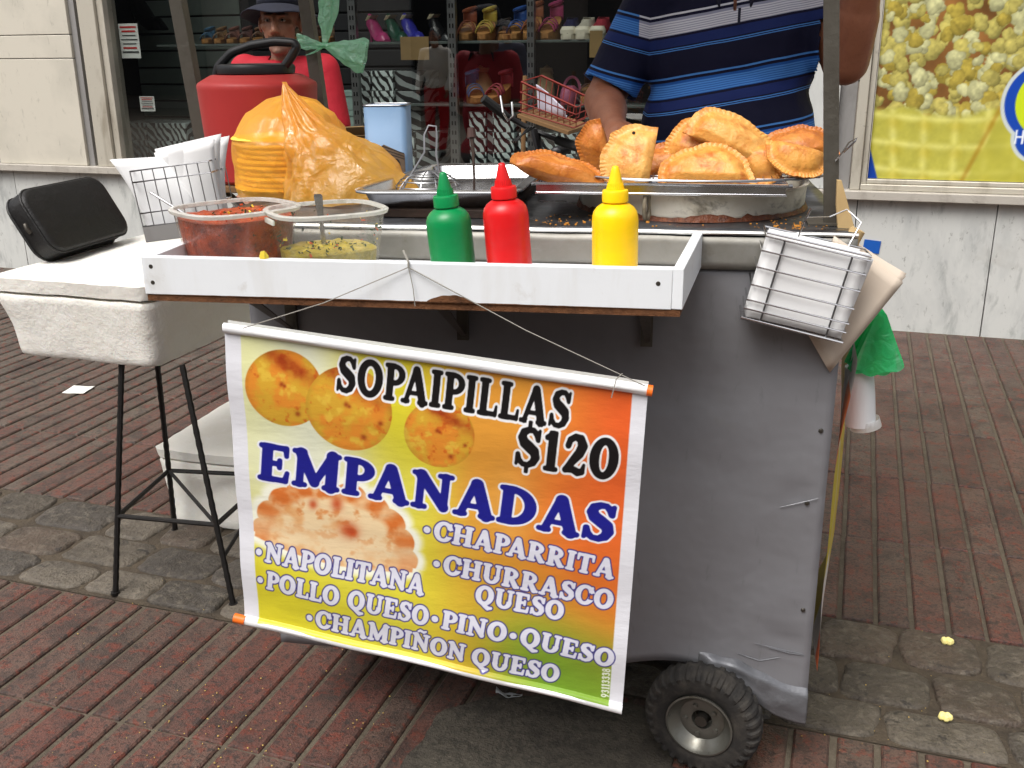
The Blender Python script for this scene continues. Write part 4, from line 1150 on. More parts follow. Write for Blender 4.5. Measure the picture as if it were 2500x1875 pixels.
# ================================================================== BANNER
BV = -.312
def bq(px, py):
    q = at_v(px, py, BV); return np.array([q.x, q.z])
cTL, cTR, cBR, cBL = bq(545, 788), bq(1583, 940), bq(1518, 1742), bq(597, 1524)
NUb, NVb = 640, 560
def banner():
    a, c = np.meshgrid(np.linspace(0, 1, NUb + 1), np.linspace(0, 1, NVb + 1))
    a, c = a.ravel(), c.ravel()
    top = cTL[None] * (1 - a)[:, None] + cTR[None] * a[:, None]
    bot = cBL[None] * (1 - a)[:, None] + cBR[None] * a[:, None]
    P = bot * (1 - c)[:, None] + top * c[:, None]
    x, z = P[:, 0], P[:, 1]
    W, H = np.linalg.norm(cTR - cTL), np.linalg.norm(cTL - cBL)
    # printed ground colours
    def C(*v): return np.array(v, float)[None]
    n1 = vnoise(a, c, 3, 21); n2 = vnoise(a, c, 9, 22)
    aw = a + .10 * (n1 - .5)
    cream, yel, org, red = C(226, 226, 168), C(214, 200, 44), C(222, 150, 52), C(226, 92, 38)
    gold, green, pale = C(208, 160, 44), C(120, 160, 44), C(224, 226, 200)
    lerp = lambda A, B, t: A * (1 - t)[:, None] + B * t[:, None]
    topc = lerp(lerp(lerp(cream, pale, sstep(.05, .22, aw)), yel, sstep(.20, .42, aw)), org, sstep(.42, .62, aw))
    topc = lerp(topc, red, sstep(.66, .98, aw))
    botc = lerp(lerp(C(216, 204, 44), C(214, 204, 60), sstep(.1, .4, aw)), gold, sstep(.4, .72, aw))
    botc = lerp(botc, green, sstep(.55, .85, aw) * sstep(.40, .12, c))
    col = lerp(botc, topc, sstep(.18, .62, c + .06 * (n2 - .5)))
    yspot = np.exp(-(((a - .46) / .09) ** 2 + ((c - .52) / .3) ** 2)); col = lerp(col, C(226, 216, 50), .75 * yspot)
    lspot = np.exp(-(((a - .2) / .25) ** 2 + ((c - .55) / .16) ** 2)); col = lerp(col, pale, .55 * lspot)
    gspot = np.exp(-(((a - .84) / .14) ** 2 + ((c - .12) / .13) ** 2)); col = lerp(col, C(112, 160, 40), .7 * gspot)
    ospot = np.exp(-(((a - .99) / .2) ** 2 + ((c - .45) / .25) ** 2)); col = lerp(col, C(226, 104, 40), .7 * ospot)
    pspot = np.exp(-(((a - .70) / .05) ** 2 + ((c - .58) / .12) ** 2)); col = lerp(col, C(230, 176, 96), .45 * pspot)
    col = col * (1 + .05 * (vnoise(a, c, 24, 5) - .5))[:, None]
    def over(colr, A): 
        nonlocal col
        A = A[:, None]; col = col * (1 - A) + colr * A
    # three round fried breads
    for (px, py, rl, rr, seed) in ((693, 950, 601, 788, 3), (851, 1001, 746, 957, 9), (1072, 1062, 986, 1158, 14)):
        p = bq(px, py); l = bq(rl, py); r = bq(rr, py); R = (r[0] - l[0]) / 2
        X, Z = x - p[0], z - p[1]; d = np.hypot(X, Z)
        t1 = vnoise(X / R + 7, Z / R + 3, 2.6, seed, 4); t2 = vnoise(X / R + 2, Z / R + 9, 6, seed + 1, 3)
        b = lerp(C(214, 164, 48), C(226, 140, 44), sstep(.35, .65, t1)); b = lerp(b, C(208, 96, 26), .8 * sstep(.62, .84, t2))
        b = lerp(b, C(226, 188, 66), .8 * sstep(.6, .8, vnoise(X / R, Z / R, 4, seed + 5)))
        br = np.exp(-((((X / R - .12) * .8 + (Z / R - .62) * .5) / .42) ** 2 + (((Z / R - .62) + (X / R - .12) * .5) / .22) ** 2)); b = lerp(b, C(150, 48, 14), np.clip(br * (.5 + t2), 0, 1) * .9)
        for ex, ey, er in ((-.05, .12, .06), (.02, .08, .04), (.3, -.65, .07), (.72, -.28, .06)):
            b = lerp(b, C(140, 50, 16), .8 * np.exp(-((X / R - ex) ** 2 + (Z / R - ey) ** 2) / er ** 2))
        b = b * (1.0 - .07 * sstep(.85, 1.0, d / R))[:, None]
        over(b, sstep(R + .0008, R - .0012, d))
    # picture of one empanada with a pale glow round it
    e0, e1, et = bq(616, 1300), bq(1010, 1392), bq(812, 1180)
    ex = e1 - e0; L = np.linalg.norm(ex); ex = ex / L; ez = np.array([-ex[1], ex[0]])
    q = P - (e0 + e1)[None] / 2
    X, Z = q @ ex / (L / 2), (q @ ez)
    hh = abs((et - (e0 + e1) / 2) @ ez)
    Zt = Z / hh
    th = np.arctan2(np.maximum(Zt, 0), X)
    edge = (np.abs(X) ** 2.3 + np.abs(np.maximum(Zt, 0)) ** 2.1) ** (1 / 2.2) - .060 * np.abs(np.sin(th * 9.5 + .6)) ** .7 + .03 + .03 * (vnoise(X + 9, Zt + 3, 5, 77) - .5)
    low = np.where(Zt < 0, (-Zt - .22 + .16 * X ** 2) * .9 + 1, 0)
    sd = np.maximum(edge, np.where(Zt < 0, np.maximum(low, np.abs(X) + .02), 0)) - 1
    over(C(246, 246, 226), sstep(.16, .04, sd))
    t1 = vnoise(X + 4, Zt + 4, 3.2, 41, 4); t2 = vnoise(X + 4, Zt + 4, 9, 42, 3)
    b = lerp(C(240, 212, 166), C(226, 160, 96), sstep(.50, .78, t1)); b = lerp(b, C(214, 122, 54), .7 * sstep(.55, .8, t2))
    rimz = sstep(.70, .82, edge) * (Zt > -.15); b = lerp(b, C(212, 112, 46), np.clip(.95 * rimz * (.45 + .7 * t2 + .35 * np.sin(th * 19)), 0, 1)); b = lerp(b, C(240, 214, 172), .55 * np.exp(-((Zt - .12) / .2) ** 2))
    for ex_, ey_, rx2, ry2 in ((-.02, .70, .07, .1), (.16, .35, .11, .12), (.2, .32, .06, .06), (-.3, .62, .05, .07)):
        b = lerp(b, C(190, 70, 30), .85 * np.exp(-(((X - ex_) / rx2) ** 2 + ((Zt - ey_) / ry2) ** 2)))
    over(b, sstep(.012, -.012, sd))
    # white border
    uu = a * W; vv = c * H
    bord = np.minimum(uu - .0245, (1 - a) * W - .0215)
    over(C(226, 226, 232), sstep(.0008, -.0008, bord))
    labels = np.zeros(len(x), int)
    # text lines: (text, baseline start px, baseline end px, cap height px, style)
    lines = [('SOPAIPILLAS', (818, 955), (1386, 1047), 88, 'k', 1.0), ('$120', (1253, 1135), (1503, 1173), 97, 'k', 1.0),
             ('EMPANADAS', (628, 1168), (1494, 1325), 87, 'b', 1.0),
             ('•CHAPARRITA', (1030, 1311), (1496, 1413), 46, 'w', 1.0), ('•CHURRASCO', (1053, 1396), (1492, 1490), 46, 'w', 1.0), ('QUESO', (1158, 1473), (1372, 1516), 43, 'w', 1.0),
             ('•NAPOLITANA', (621, 1366), (1032, 1455), 45, 'w', 1.0), ('•POLLO QUESO', (625, 1433), (1043, 1528), 44, 'w', 1.0), ('•PINO', (1050, 1526), (1233, 1567), 43, 'w', 1.0), ('•QUESO', (1240, 1567), (1494, 1628), 43, 'w', 1.0),
             ('•CHAMPIÑON', (744, 1526), (1132, 1617), 43, 'w', 1.0), ('QUESO', (1149, 1622), (1360, 1671), 43, 'w', 1.0),
             ('93113338', (1486, 1706), (1490, 1632), 19, 'p', 1.0)]
    for li, (txt, p0, p1, hpx, st, _) in enumerate(lines):
        A0, A1 = bq(*p0), bq(*p1)
        dirx = A1 - A0; Ln = np.linalg.norm(dirx); dirx = dirx / Ln; up = np.array([-dirx[1], dirx[0]])
        # cap height in metres: local pixel scale across the line
        mid = ((p0[0] + p1[0]) / 2, (p0[1] + p1[1]) / 2)
        if st == 'p':
            capm = np.linalg.norm(bq(mid[0] - hpx, mid[1]) - bq(*mid))
        else:
            capm = np.linalg.norm(bq(mid[0], mid[1] - hpx) - bq(*mid))
        adv = sum(G(chh, np.zeros(1), np.zeros(1))[0] + .06 for chh in txt) - .06 - .11 * (txt.count('PA') + txt.count('LT'))
        sx = Ln / (adv * capm)
        q = P - A0[None]
        X, Y3 = (q @ dirx) / capm, (q @ up) / capm
        near = (Y3 > -.5) & (Y3 < 1.5) & (X > -.4) & (X < Ln / capm + .4)
        idx = np.where(near)[0]
        Xn, Yn = X[idx] / sx, Y3[idx]
        d = np.full(len(idx), 9.)
        pos = 0
        prev = ''
        for chh in txt:
            if prev + chh in ('PA', 'LT'): pos -= .11
            wv, dd = G(chh, Xn - pos, Yn); prev = chh
            d = np.minimum(d, dd); pos += wv + .06
        d = (d - {'k': .016, 'b': .026, 'w': .030, 'p': .02}[st]) * capm * (0.5 + .5 * min(1, sx))
        e = .0007
        fills = {'k': (C(16, 14, 16), C(236, 236, 238), .0036), 'b': (C(22, 24, 128), C(232, 232, 240), .0030), 'w': (C(222, 222, 234), C(50, 44, 124), .0019), 'p': (C(236, 240, 226), None, 0)}[st]
        sub = col[idx]
        if fills[1] is not None:
            Aa = sstep(fills[2] + e, fills[2] - e, d)[:, None]; sub = sub * (1 - Aa) + fills[1] * Aa
        inset = 0
        Aa = sstep(inset + e, inset - e, d)[:, None]; sub = sub * (1 - Aa) + fills[0] * Aa
        col[idx] = sub
        labels[idx[d < fills[2] + .0004]] = li + 1
    # sheet relief: rods at both ends, slack waves between
    v = BV + .0032 * np.sin(c * 21 + 1.2 * np.sin(a * 3)) * (.4 + .6 * np.abs(c - .5) * 2) + .004 * np.sin(a * 2.4 + .8) * np.sin(c * 3.1) + .0012 * np.sin(a * 17 + c * 5)
    rod = .0078
    for c0 in (1 - rod / H, rod / H):
        s_ = (c - c0) * H / rod
        v = v - rod * np.sqrt(np.clip(1 - s_ ** 2, 0, 1)) * .95
    # rod sleeve: white at the top
    topband = c > 1 - .0150 / H
    col = np.where(topband[:, None], C(238, 238, 240), col)
    botband = c < .010 / H
    col = np.where(botband[:, None], C(226, 226, 226), col)
    labels[topband | botband] = 0
    pts = np.stack([x, v, z], 1)
    bt = thing('menu_banner', 'printed sopaipillas and empanadas menu banner hanging askew from the cart tray', 'banner', CM)
    pm_ = mat('banner_vinyl', (1, 1, 1), .32, attr='print', spec=.45, bump=[(14, .12, .01, (1, 1, 2.5))])
    colL = nlin(np.clip(col * .965 + 6, 0, 255)) * .92
    lab = labels.reshape(NVb + 1, NUb + 1)[:-1, :-1]
    sheet = color_grid('printed_sheet', pts, colL, NUb, NVb, pm_, bt, lab == 0)
    for li, ln in enumerate(lines):
        if (lab == li + 1).any():
            o = color_grid('lettering', pts, colL, NUb, NVb, pm_, bt, lab == li + 1)
    bk = MB(); s4 = [(cTL, BV + .003), (cTR, BV + .003), (cBR, BV + .003), (cBL, BV + .003)]
    bk.loft([[(p[0], vv_ + k, p[1]) for p, vv_ in s4] for k in (.0125, .013)]); bk.build('backing_sheet', mat('banner_back', rgb(215, 215, 210), .6), bt, smooth=0)
    # rods with orange plastic ends
    wr = mat('white_rod', rgb(232, 232, 232), .4); orp = mat('orange_rod_end', rgb(236, 112, 34), .45)
    for (A, B, out, inn) in ((cTL, cTR, .004, -.0), (cBL, cBR, .0, -.0)):
        d = (B - A) / np.linalg.norm(B - A); upv = np.array([-d[1], d[0]]) * (-.0078 if A is cTL else .0078)
        a3 = Vector((A[0] + upv[0], BV, A[1] + upv[1])); b3 = Vector((B[0] + upv[0], BV, B[1] + upv[1])); d3 = Vector((d[0], 0, d[1]))
        m = MB(); m.tube([a3 + d3 * .001, b3 - d3 * .001], .0050, 14); m.build('rod', wr, bt)
        m = MB()
        if A is cTL: m.tube([b3 - d3 * .0009, b3 + d3 * .007], .0080, 14)
        else: m.tube([a3 + d3 * .0009, a3 - d3 * .018], .0078, 14)
        m.build('rod_end', orp, bt)
    # cords
    cordm = mat('grey_cord', rgb(140, 136, 128), .8)
    knot = Vector((-.642, -.303, 1.0155))
    tl = Vector((cTL[0] + .035, BV - .012, cTL[1] - .004)); trp = Vector((cTR[0] - .004, BV - .011, cTR[1] + .002)); tr2 = Vector((cTR[0] - .05, BV - .013, cTR[1] - .004))
    front = Vector((knot.x, -.3035, 1.008))
    m = MB()
    m.tube([knot + Vector((-.012, .02, .012)), knot, front], .0016, 5)
    m.tube([front, front * .5 + tl * .5 + Vector((0, -.003, -.006)), tl], .0008, 5)
    m.tube([front, front * .5 + trp * .5 + Vector((0, -.003, -.005)), trp], .0009, 5)
    m.tube([trp * .92 + front * .08 + Vector((-.005, 0, .004)), tr2 + Vector((0.006, 0, .015)), tr2 + Vector((0, -.002, -.012))], .0008, 5)
    m.tube([front, front + Vector((.006, -.002, -.03)), front + Vector((.008, -.003, -.055))], .0007, 5)
    m.build('cord', cordm, bt)
banner()
# ================================================================== THINGS ON THE CART
steelm = mat('stainless', rgb(196, 196, 198), .22, 1.0, layers=[(rgb(150, 148, 144), 14, .5, .75, .4)], rvar=(10, .14, .34))
wirem = mat('steel_wire', rgb(150, 150, 152), .3, .9)
def cthing(name, label, cat, u, v, z, rz=0.0, group=None, M=None):
    return thing(name, label, cat, CM @ T(u, v, z) @ RZ(rz) @ (M if M is not None else Matrix.Identity(4)), group)
# --- squeeze bottles
def bottle(colr, label, u, v, tilt, nm, hb=.104, fill=None):
    lay = []
    body_m = mat('bottle_' + nm, colr, .34, layers=[(tuple(x * .72 for x in colr), 9, .42, .62, .55, (.4, .4, 1.6)), (tuple(x * .9 + .02 for x in colr), 30, .5, .7, .4), (rgb(120, 70, 40), 46, .72, .78, .35)], sss=.12, bump=[(40, .05, .002)])
    cap_m = mat('cap_' + nm, tuple(min(1, x * 1.05) for x in colr), .38)
    t = cthing('squeeze_bottle', label, 'sauce bottle', u, v, .9588, .4, 'sauce bottles in the white tray', RY(tilt))
    r = .0345
    m = MB(); m.lathe([(0, .001), (r - .004, 0), (r - .001, .002), (r, .006), (r * 1.0, hb * .5), (r * 1.005, hb - .012), (r * .985, hb - .004), (r * .93, hb + .003), (r * .8, hb + .009), (r * .62, hb + .0135), (.0165, hb + .0155), (.0165, hb + .02), (0, hb + .02)], 48)
    m.build('bottle_body', body_m, t, smooth=60)
    z = hb + .0165
    m = MB(); L = []
    prof = [(.0175, 0), (.0195, .001), (.0195, .015), (.0185, .0175), (.0128, .0185)]
    m.lathe(prof, 48, (0, 0, z)); c = m.build('cap', cap_m, t, smooth=40)
    m = MB(); m.lathe([(.0128, .0180), (.0118, .024), (.0072, .043), (.0055, .049), (.0045, .0515), (.0025, .0525), (0, .0528)], 32, (0, 0, z)); m.build('nozzle', cap_m, c, smooth=50)
    m = MB()
    for k in range(26):
        a = 2 * math.pi * k / 26
        m.tube([(.0127 * math.cos(a), .0127 * math.sin(a), z + .019), (.0112 * math.cos(a), .0112 * math.sin(a), z + .0275)], .0006, 4)
    m.build('nozzle_ribs', cap_m, c)
    return t
bottle(rgb(0, 128, 68), 'green plastic squeeze bottle, left of the red one in the white tray', -.610, -.150, R_(-5), 'green', .096)
bottle(rgb(208, 20, 24), 'red plastic squeeze bottle between the green and yellow ones', -.522, -.150, R_(-4), 'red', .110)
bottle(rgb(252, 202, 4), 'yellow plastic squeeze bottle at the right end of the white tray', -.362, -.150, R_(-1), 'yellow', .106)
# --- salsa tubs
def sq(r, a, p=3.2):
    ca, sa = math.cos(a), math.sin(a)
    k = (abs(ca) ** p + abs(sa) ** p) ** (-1 / p)
    return r * k * ca * 1.12, r * k * sa
tubm = film('tub_plastic', (.80, .79, .74), clear=.92, gloss=.16, rough=.2, bump=(20, .1, .005))
def salsa_mat(nm, base, lays):
    return mat(nm, base, .28, layers=lays, bump=[(90, .8, .006)])
sal1 = salsa_mat('red_salsa', rgb(184, 72, 16), [(rgb(118, 36, 8), 30, .42, .6, .8), (rgb(206, 80, 30), 70, .56, .68, .8), (rgb(46, 50, 22), 90, .62, .68, .9), (rgb(206, 120, 70), 140, .66, .74, .6)])
sal2 = salsa_mat('green_salsa', rgb(164, 146, 34), [(rgb(204, 180, 70), 46, .45, .62, .8), (rgb(176, 150, 30), 60, .58, .66, .9), (rgb(44, 66, 28), 80, .60, .66, .95), (rgb(196, 110, 60), 75, .66, .70, .8)])
herb = mat('chopped_herb', rgb(40, 62, 28), .6); pepr = mat('pepper_bit', rgb(206, 84, 40), .5); yelb = mat('corn_bit', rgb(222, 196, 60), .5)
def tub(label, u, v, rz, rt, rb, h, fillz, sal, seed):
    t = cthing('sauce_tub', label, 'sauce tub', u, v, .9588, rz, 'plastic tubs of salsa in the tray')
    n = 48
    def lp(r, z): return [(*sq(r, 2 * math.pi * k / n), z) for k in range(n)]
    m = MB(); m.loft([lp(rb * .6, .0015), lp(rb, .001), lp(rb + .003, .006), lp(rb + (rt - rb) * .6, h * .62), lp(rt - .002, h - .010), lp(rt - .001, h - .003)], cap=False)
    m.add(lp(rb * .6, .0015), [tuple(range(n))])
    m.build('tub_wall', tubm, t, smooth=60)
    m = MB(); m.loft([lp(rt - .003, h - .004), lp(rt + .003, h - .005), lp(rt + .0045, h), lp(rt + .002, h + .002), lp(rt - .0025, h + .0015), lp(rt - .003, h - .004)], cap=False); m.build('tub_rim', film('tub_rim%d' % seed, (.86, .85, .80), clear=.2, gloss=.2), t, smooth=60)
    if seed == 2:
        m = MB(); m.box((-rt * 1.12 - .0035, 0, h - .012), (.004, .042, .008)); m.build('grip_tab', film('tub_tab', (.9, .9, .84), clear=.12, gloss=.2), t, bevel=.001)
    rs = random.Random(seed)
    q = fillz / h
    m = MB(); rr = rb + (rt - rb) * q - .004
    L = [lp(rb - .002, .004), lp(rb + (rr - rb) * .5, fillz * .5), lp(rr, fillz - .001)]
    L += [[(x, y, z + .004 * nz((x, y, z), 70, seed)) for x, y, z in lp(rr * s, fillz + .001)] for s in (.92, .75, .55, .35, .15)]
    m.loft(L); m.build('salsa', sal, t, smooth=60)
    # bits floating and stuck to the walls
    bits = MB()
    for k in range(120 if seed == 2 else 110):
        a = rs.uniform(0, 6.28)
        if rs.random() < .45:
            rad = rs.uniform(.1, .9) * rr; x, y = sq(rad, a); z = fillz + .003
        else:
            z = rs.uniform(fillz, h - .012) if seed == 2 else rs.uniform(h * .5, h - .008)
            x, y = sq(rb + (rt - rb) * z / h - .0035, a)
        s = rs.uniform(.0012, .0034)
        mi = rs.choices((0, 1, 2), (6, 1.5, 2.5) if seed == 2 else (4, 5, .5))[0]
        Mb = T(x, y, z) @ Matrix.Rotation(rs.uniform(0, 6), 4, Vector((rs.random(), rs.random(), rs.random() + .1)))
        bits.box((0, 0, 0), (s * rs.uniform(1, 2.6), s * .9, s * .5), Mb, mi)
    bits.build('salsa_bits', [herb, pepr, yelb], t, smooth=0)
    return t
tub('square plastic tub nearly full of red salsa, left in the tray', -.962, -.150, R_(52), .080, .064, .106, .094, sal1, 1)
tub('square plastic tub with a little green salsa and a spoon', -.812, -.152, R_(38), .077, .060, .106, .046, sal2, 2)
sp = cthing('spoon', 'metal spoon handle standing in the green salsa tub', 'spoon', -.822, -.14, .9588)
m = MB(); m.loft([[(x + .0025 * 0, s * wd * .5 + y0, z) for (s, dx) in ((-1, 0), (1, 0)) for x in ((.0008,) if s < 0 else (.0008,))] + [(-.0008, wd * .5 + y0, z), (-.0008, -wd * .5 + y0, z)] for z, wd, y0 in ((.02, .008, 0), (.08, .007, .003), (.115, .013, .005), (.124, .014, .0055), (.127, .010, .006))], cap=True)
sp.rotation_euler.z += R_(90)
m.build('handle', steelm, sp, smooth=40)
m = MB(); m.lathe([(0, -.003), (.012, -.002), (.018, .002), (.019, .004)], 18, (0, 0, .012), sx=1, sy=.7); m.build('bowl', steelm, sp)
s2 = cthing('spoon', 'thin metal spoon handle leaning over the left rim of the red salsa tub', 'spoon', -.98, -.16, .9588)
a0, a1 = at_v(368, 470, -.16), at_v(450, 521, -.16)
m = MB(); m.tube([Vector((a0.x + .98, 0, a0.z - .9588)), Vector((a1.x + .98, 0, a1.z - .9588)), Vector((a1.x + .98 + .05, .0, .05))], [.0018, .0022, .003], 6); m.build('handle', steelm, s2)
m = MB(); m.lathe([(0, -.003), (.012, -.002), (.018, .002)], 14, (a1.x + .98 + .058, 0, .045)); m.build('bowl', steelm, s2)
# crumb on the tray edge
p = at_v(644, 627, -.293)
m = MB()
for k in range(5):
    a = k * 1.3; m.loft([[(p.x + .003 * math.cos(a) + s * .004 * math.cos(b), -.292 + .003 * math.sin(a) + s * .004 * math.sin(b), 1.0138 + z) for b in [j * math.pi / 3 for j in range(6)]] for s, z in ((1, 0), (1, .004), (.4, .007 + .001 * k))])
tag(m.build('corn_crumb', yelb, M=CM), 'yellow crumb stuck on the front edge of the white tray', 'crumb')

# --- steel baking tray with wire skimmers
bt = cthing('baking_tray', 'stainless steel baking tray with rolled rim on the counter', 'tray', -.685, .27, ZC + .018)
BTM = CM @ T(-.685, .27, ZC + .018)
cor = [(-.825, .045), (-.550, .065), (-.555, .50), (-.790, .46)]
def rrect(off, z, n=8, r=.03):
    pts = []
    cx_ = sum(c[0] for c in cor) / 4; cy_ = sum(c[1] for c in cor) / 4
    for i, c in enumerate(cor):
        sx_ = 1 if c[0] > cx_ else -1; sy_ = 1 if c[1] > cy_ else -1
        ccx, ccy = c[0] - sx_ * r, c[1] - sy_ * r
        a0_ = {(-1, -1): 180, (1, -1): 270, (1, 1): 0, (-1, 1): 90}[(sx_, sy_)]
        for k in range(n):
            a = R_(a0_ + 90 * k / (n - 1))
            pts.append((ccx + (r + off) * math.cos(a) + .685, ccy + (r + off) * math.sin(a) - .27, z))
    return pts
m = MB(); L = [rrect(-.028, .0), rrect(-.024, .0005), rrect(-.018, .006), rrect(-.006, .030), rrect(-.003, .034), rrect(.004, .0345), rrect(.008, .033), rrect(.009, .029)]
m.loft(L, cap=False); m.add(rrect(-.028, .0), [tuple(range(32))])
m.build('tray_body', steelm, bt, smooth=50, solid=.0012)
m = MB(); m.tube(rrect(.0085, .031), .0028, 8, closed=True); m.build('rolled_rim', steelm, bt)
tb = cthing('wooden_block', 'dark charred wooden board under the steel tray', 'board', -.68, .27, ZC + .003)
m = MB(); m.span((-.12, -.21, 0), (.115, .20, .0155)); m.build('board', mat('charred_wood', rgb(52, 36, 26), .8, layers=[(rgb(30, 22, 18), 12, .4, .65, .7), (rgb(110, 78, 46), 40, .66, .76, .6)], bump=[(40, .5, .004)]), tb, bevel=.002)
dm = cthing('wire_strainer', 'upturned wire dome skimmer lying in the steel tray', 'skimmer', -.735, .20, ZC + .026)
m = MB()
Rr = .062
for k in range(7):
    zz = .034 * (1 - (k / 7.5) ** 2); rr = Rr * (1 - k * .125) if k else Rr
for k, (rr, zz) in enumerate(((.064, .0), (.060, .016), (.052, .026), (.043, .032), (.034, .036), (.025, .039), (.016, .040), (.008, .041))):
    m.tube([(rr * math.cos(a), rr * math.sin(a), zz) for a in [j * math.pi / 16 for j in range(32)]], .0011 if k else .0022, 5, closed=True)
for j in range(8):
    a = j * math.pi / 4
    m.tube([(r_ * math.cos(a + .02 * math.sin(q * 9)), r_ * math.sin(a), z_ + .001) for q, (r_, z_) in enumerate(((.064, 0), (.060, .016), (.043, .032), (.025, .039), (.006, .041)))], .0013, 5)
m.build('wire_dome', wirem, dm)
m = MB()
hk = [(-.045, -.04, .004), (-.022, -.018, .046), (-.008, .012, .075), (-.012, .03, .105), (-.004, .035, .122), (.010, .036, .120), (.012, .03, .100), (.012, .02, .07), (.022, -.0, .044), (.05, -.03, .01)]
m.tube(hk, .0018, 6); m.build('wire_handle', wirem, dm)
sk = cthing('skimmer_ladle', 'dark skimmer handle standing up in the steel tray', 'ladle', -.640, .17, ZC + .026)
m = MB(); m.tube([(.004, -.03, .0), (.004, -.025, .035), (.000, -.01, .08), (-.004, .0, .11)], [.0022, .0022, .003, .004], 8); m.build('rod', mat('dark_iron', rgb(70, 58, 52), .5, .7), sk)
m = MB(); m.tube([(-.004, .0, .105), (-.0055, .004, .122)], [.009, .007], 10); m.build('handle_end', mat('brown_grip', rgb(60, 36, 30), .6), sk)
m = MB(); m.lathe([(0, .0), (.03, .001), (.036, .004)], 20, (.004, -.03, .001)); m.build('skimmer_disc', wirem, sk)

# --- round fryer pan, drip tray and wire rack
panm = mat('stained_aluminium', rgb(226, 221, 206), .42, .1, layers=[(rgb(150, 136, 104), 9, .48, .7, .6), (rgb(60, 46, 34), 15, .56, .70, .8, (1, 1, 1.6)), (rgb(96, 44, 16), 11, .60, .72, .85, (1, 1, 1.2)), (rgb(206, 200, 170), 26, .6, .8, .5)], bump=[(60, .25, .003)])
burn = mat('burnt_grease', rgb(96, 46, 16), .5, layers=[(rgb(126, 66, 22), 40, .5, .65, .8), (rgb(24, 16, 12), 26, .5, .7, .7)], bump=[(60, .8, .006)])
pan = cthing('fryer_pan', 'round stained aluminium frying pan with ring handle on the counter', 'pan', -.250, .270, ZC + .003)
m = MB(); m.lathe([(0, .002), (.19, .001), (.203, .004), (.206, .010), (.208, .042), (.212, .044), (.212, .046), (.204, .046), (.201, .040), (.199, .012), (0, .010)], 96); m.build('pan_wall', panm, pan, smooth=40)
m = MB()
L = []
for k in range(120):
    a = 2 * math.pi * k / 120
    h = .006 + .020 * max(0, nz((math.cos(a) * 4, math.sin(a) * 4, 0), 1, 3)) + .008 * max(0, nz((math.cos(a) * 13, math.sin(a) * 13, 0), 1, 5))
    L.append([(r_ * math.cos(a), r_ * math.sin(a), z_) for r_, z_ in ((.212, 0), (.2095, h * .5), (.2068, h))])
L.append(L[0]); m.loft(L, close=False, cap=False); m.build('grease_crust', burn, pan, smooth=180)
hp = math.radians(-110)
m = MB(); m.tube([(.001 * k * 0, .0, 0) for k in range(0)] + [(.0, .012 * math.cos(a), .024 * math.sin(a)) for a in [j * math.pi / 10 for j in range(20)]], .0042, 8, M=T(.216 * math.cos(hp), .216 * math.sin(hp), .03) @ RZ(R_(-20)) @ T(0, 0, -.004), closed=True)
m.box((0, .004, .024), (.012, .016, .012), T(.211 * math.cos(hp), .211 * math.sin(hp), .028)); m.build('ring_handle', mat('cast_alu', rgb(160, 150, 130), .45, .6, layers=[(rgb(80, 60, 40), 40, .5, .7, .7)]), pan)
m = MB(); m.lathe([(0, .024), (.199, .024)], 48); m.build('oil', mat('frying_oil', rgb(70, 40, 14), .08, trans=0), pan)
dt = cthing('drip_tray', 'shallow stainless drip tray laid across the pan', 'tray', -.305, .20, ZC + .0495)
m = MB()
DW, DD = .205, .15
lo_ = lambda o, z: [(x * (DW + o), y * (DD + o), z) for x, y in ((-1, -1), (1, -1), (1, 1), (-1, 1))]
m.loft([lo_(-.004, 0.0), lo_(0, .0005), lo_(.0, .017), lo_(.004, .0185), lo_(.004, .0165)], cap=False); m.add(lo_(-.004, 0), [(0, 1, 2, 3)]); m.build('tray_body', steelm, dt, smooth=30, solid=.001)
m = MB(); m.tube(lo_(.002, .0175), .0022, 8, closed=True); m.tube(lo_(.001, .0015), .0018, 8, closed=True); m.build('rim_wire', mat('bright_chrome', rgb(228, 228, 230), .12, 1.0), dt)
for q0_, q1_ in (((-DW + .002, -DD + .004, .0165), (-DW - .008, -DD, .0165)), ((DW - .005, -DD, .0165), (DW + .01, -DD + .004, .0165))):
    m = MB(); m.tube([q0_, q1_], .0035, 8); m.build('corner_stud', wirem, dt)
rk = cthing('wire_rack', 'oval wire cooling rack holding the fried empanadas', 'wire rack', -.245, .215, ZC + .0705)
m = MB()
RX_, RY_ = .235, .155
m.tube([(RX_ * math.cos(a), RY_ * math.sin(a), .001) for a in [j * math.pi / 30 for j in range(60)]], .0022, 6, closed=True)
for k in range(-16, 17):
    x = k * .0142; y = RY_ * math.sqrt(max(0, 1 - (x / RX_) ** 2))
    if y > .02: m.tube([(x, -y, .001), (x, y, .001)], .0010, 5)
for k in range(-4, 5):
    y = k * .035; x = RX_ * math.sqrt(max(0, 1 - (y / RY_) ** 2))
    if x > .02: m.tube([(-x, y, -.001), (x, y, -.001)], .0014, 5)
m.build('rack_wires', wirem, rk)

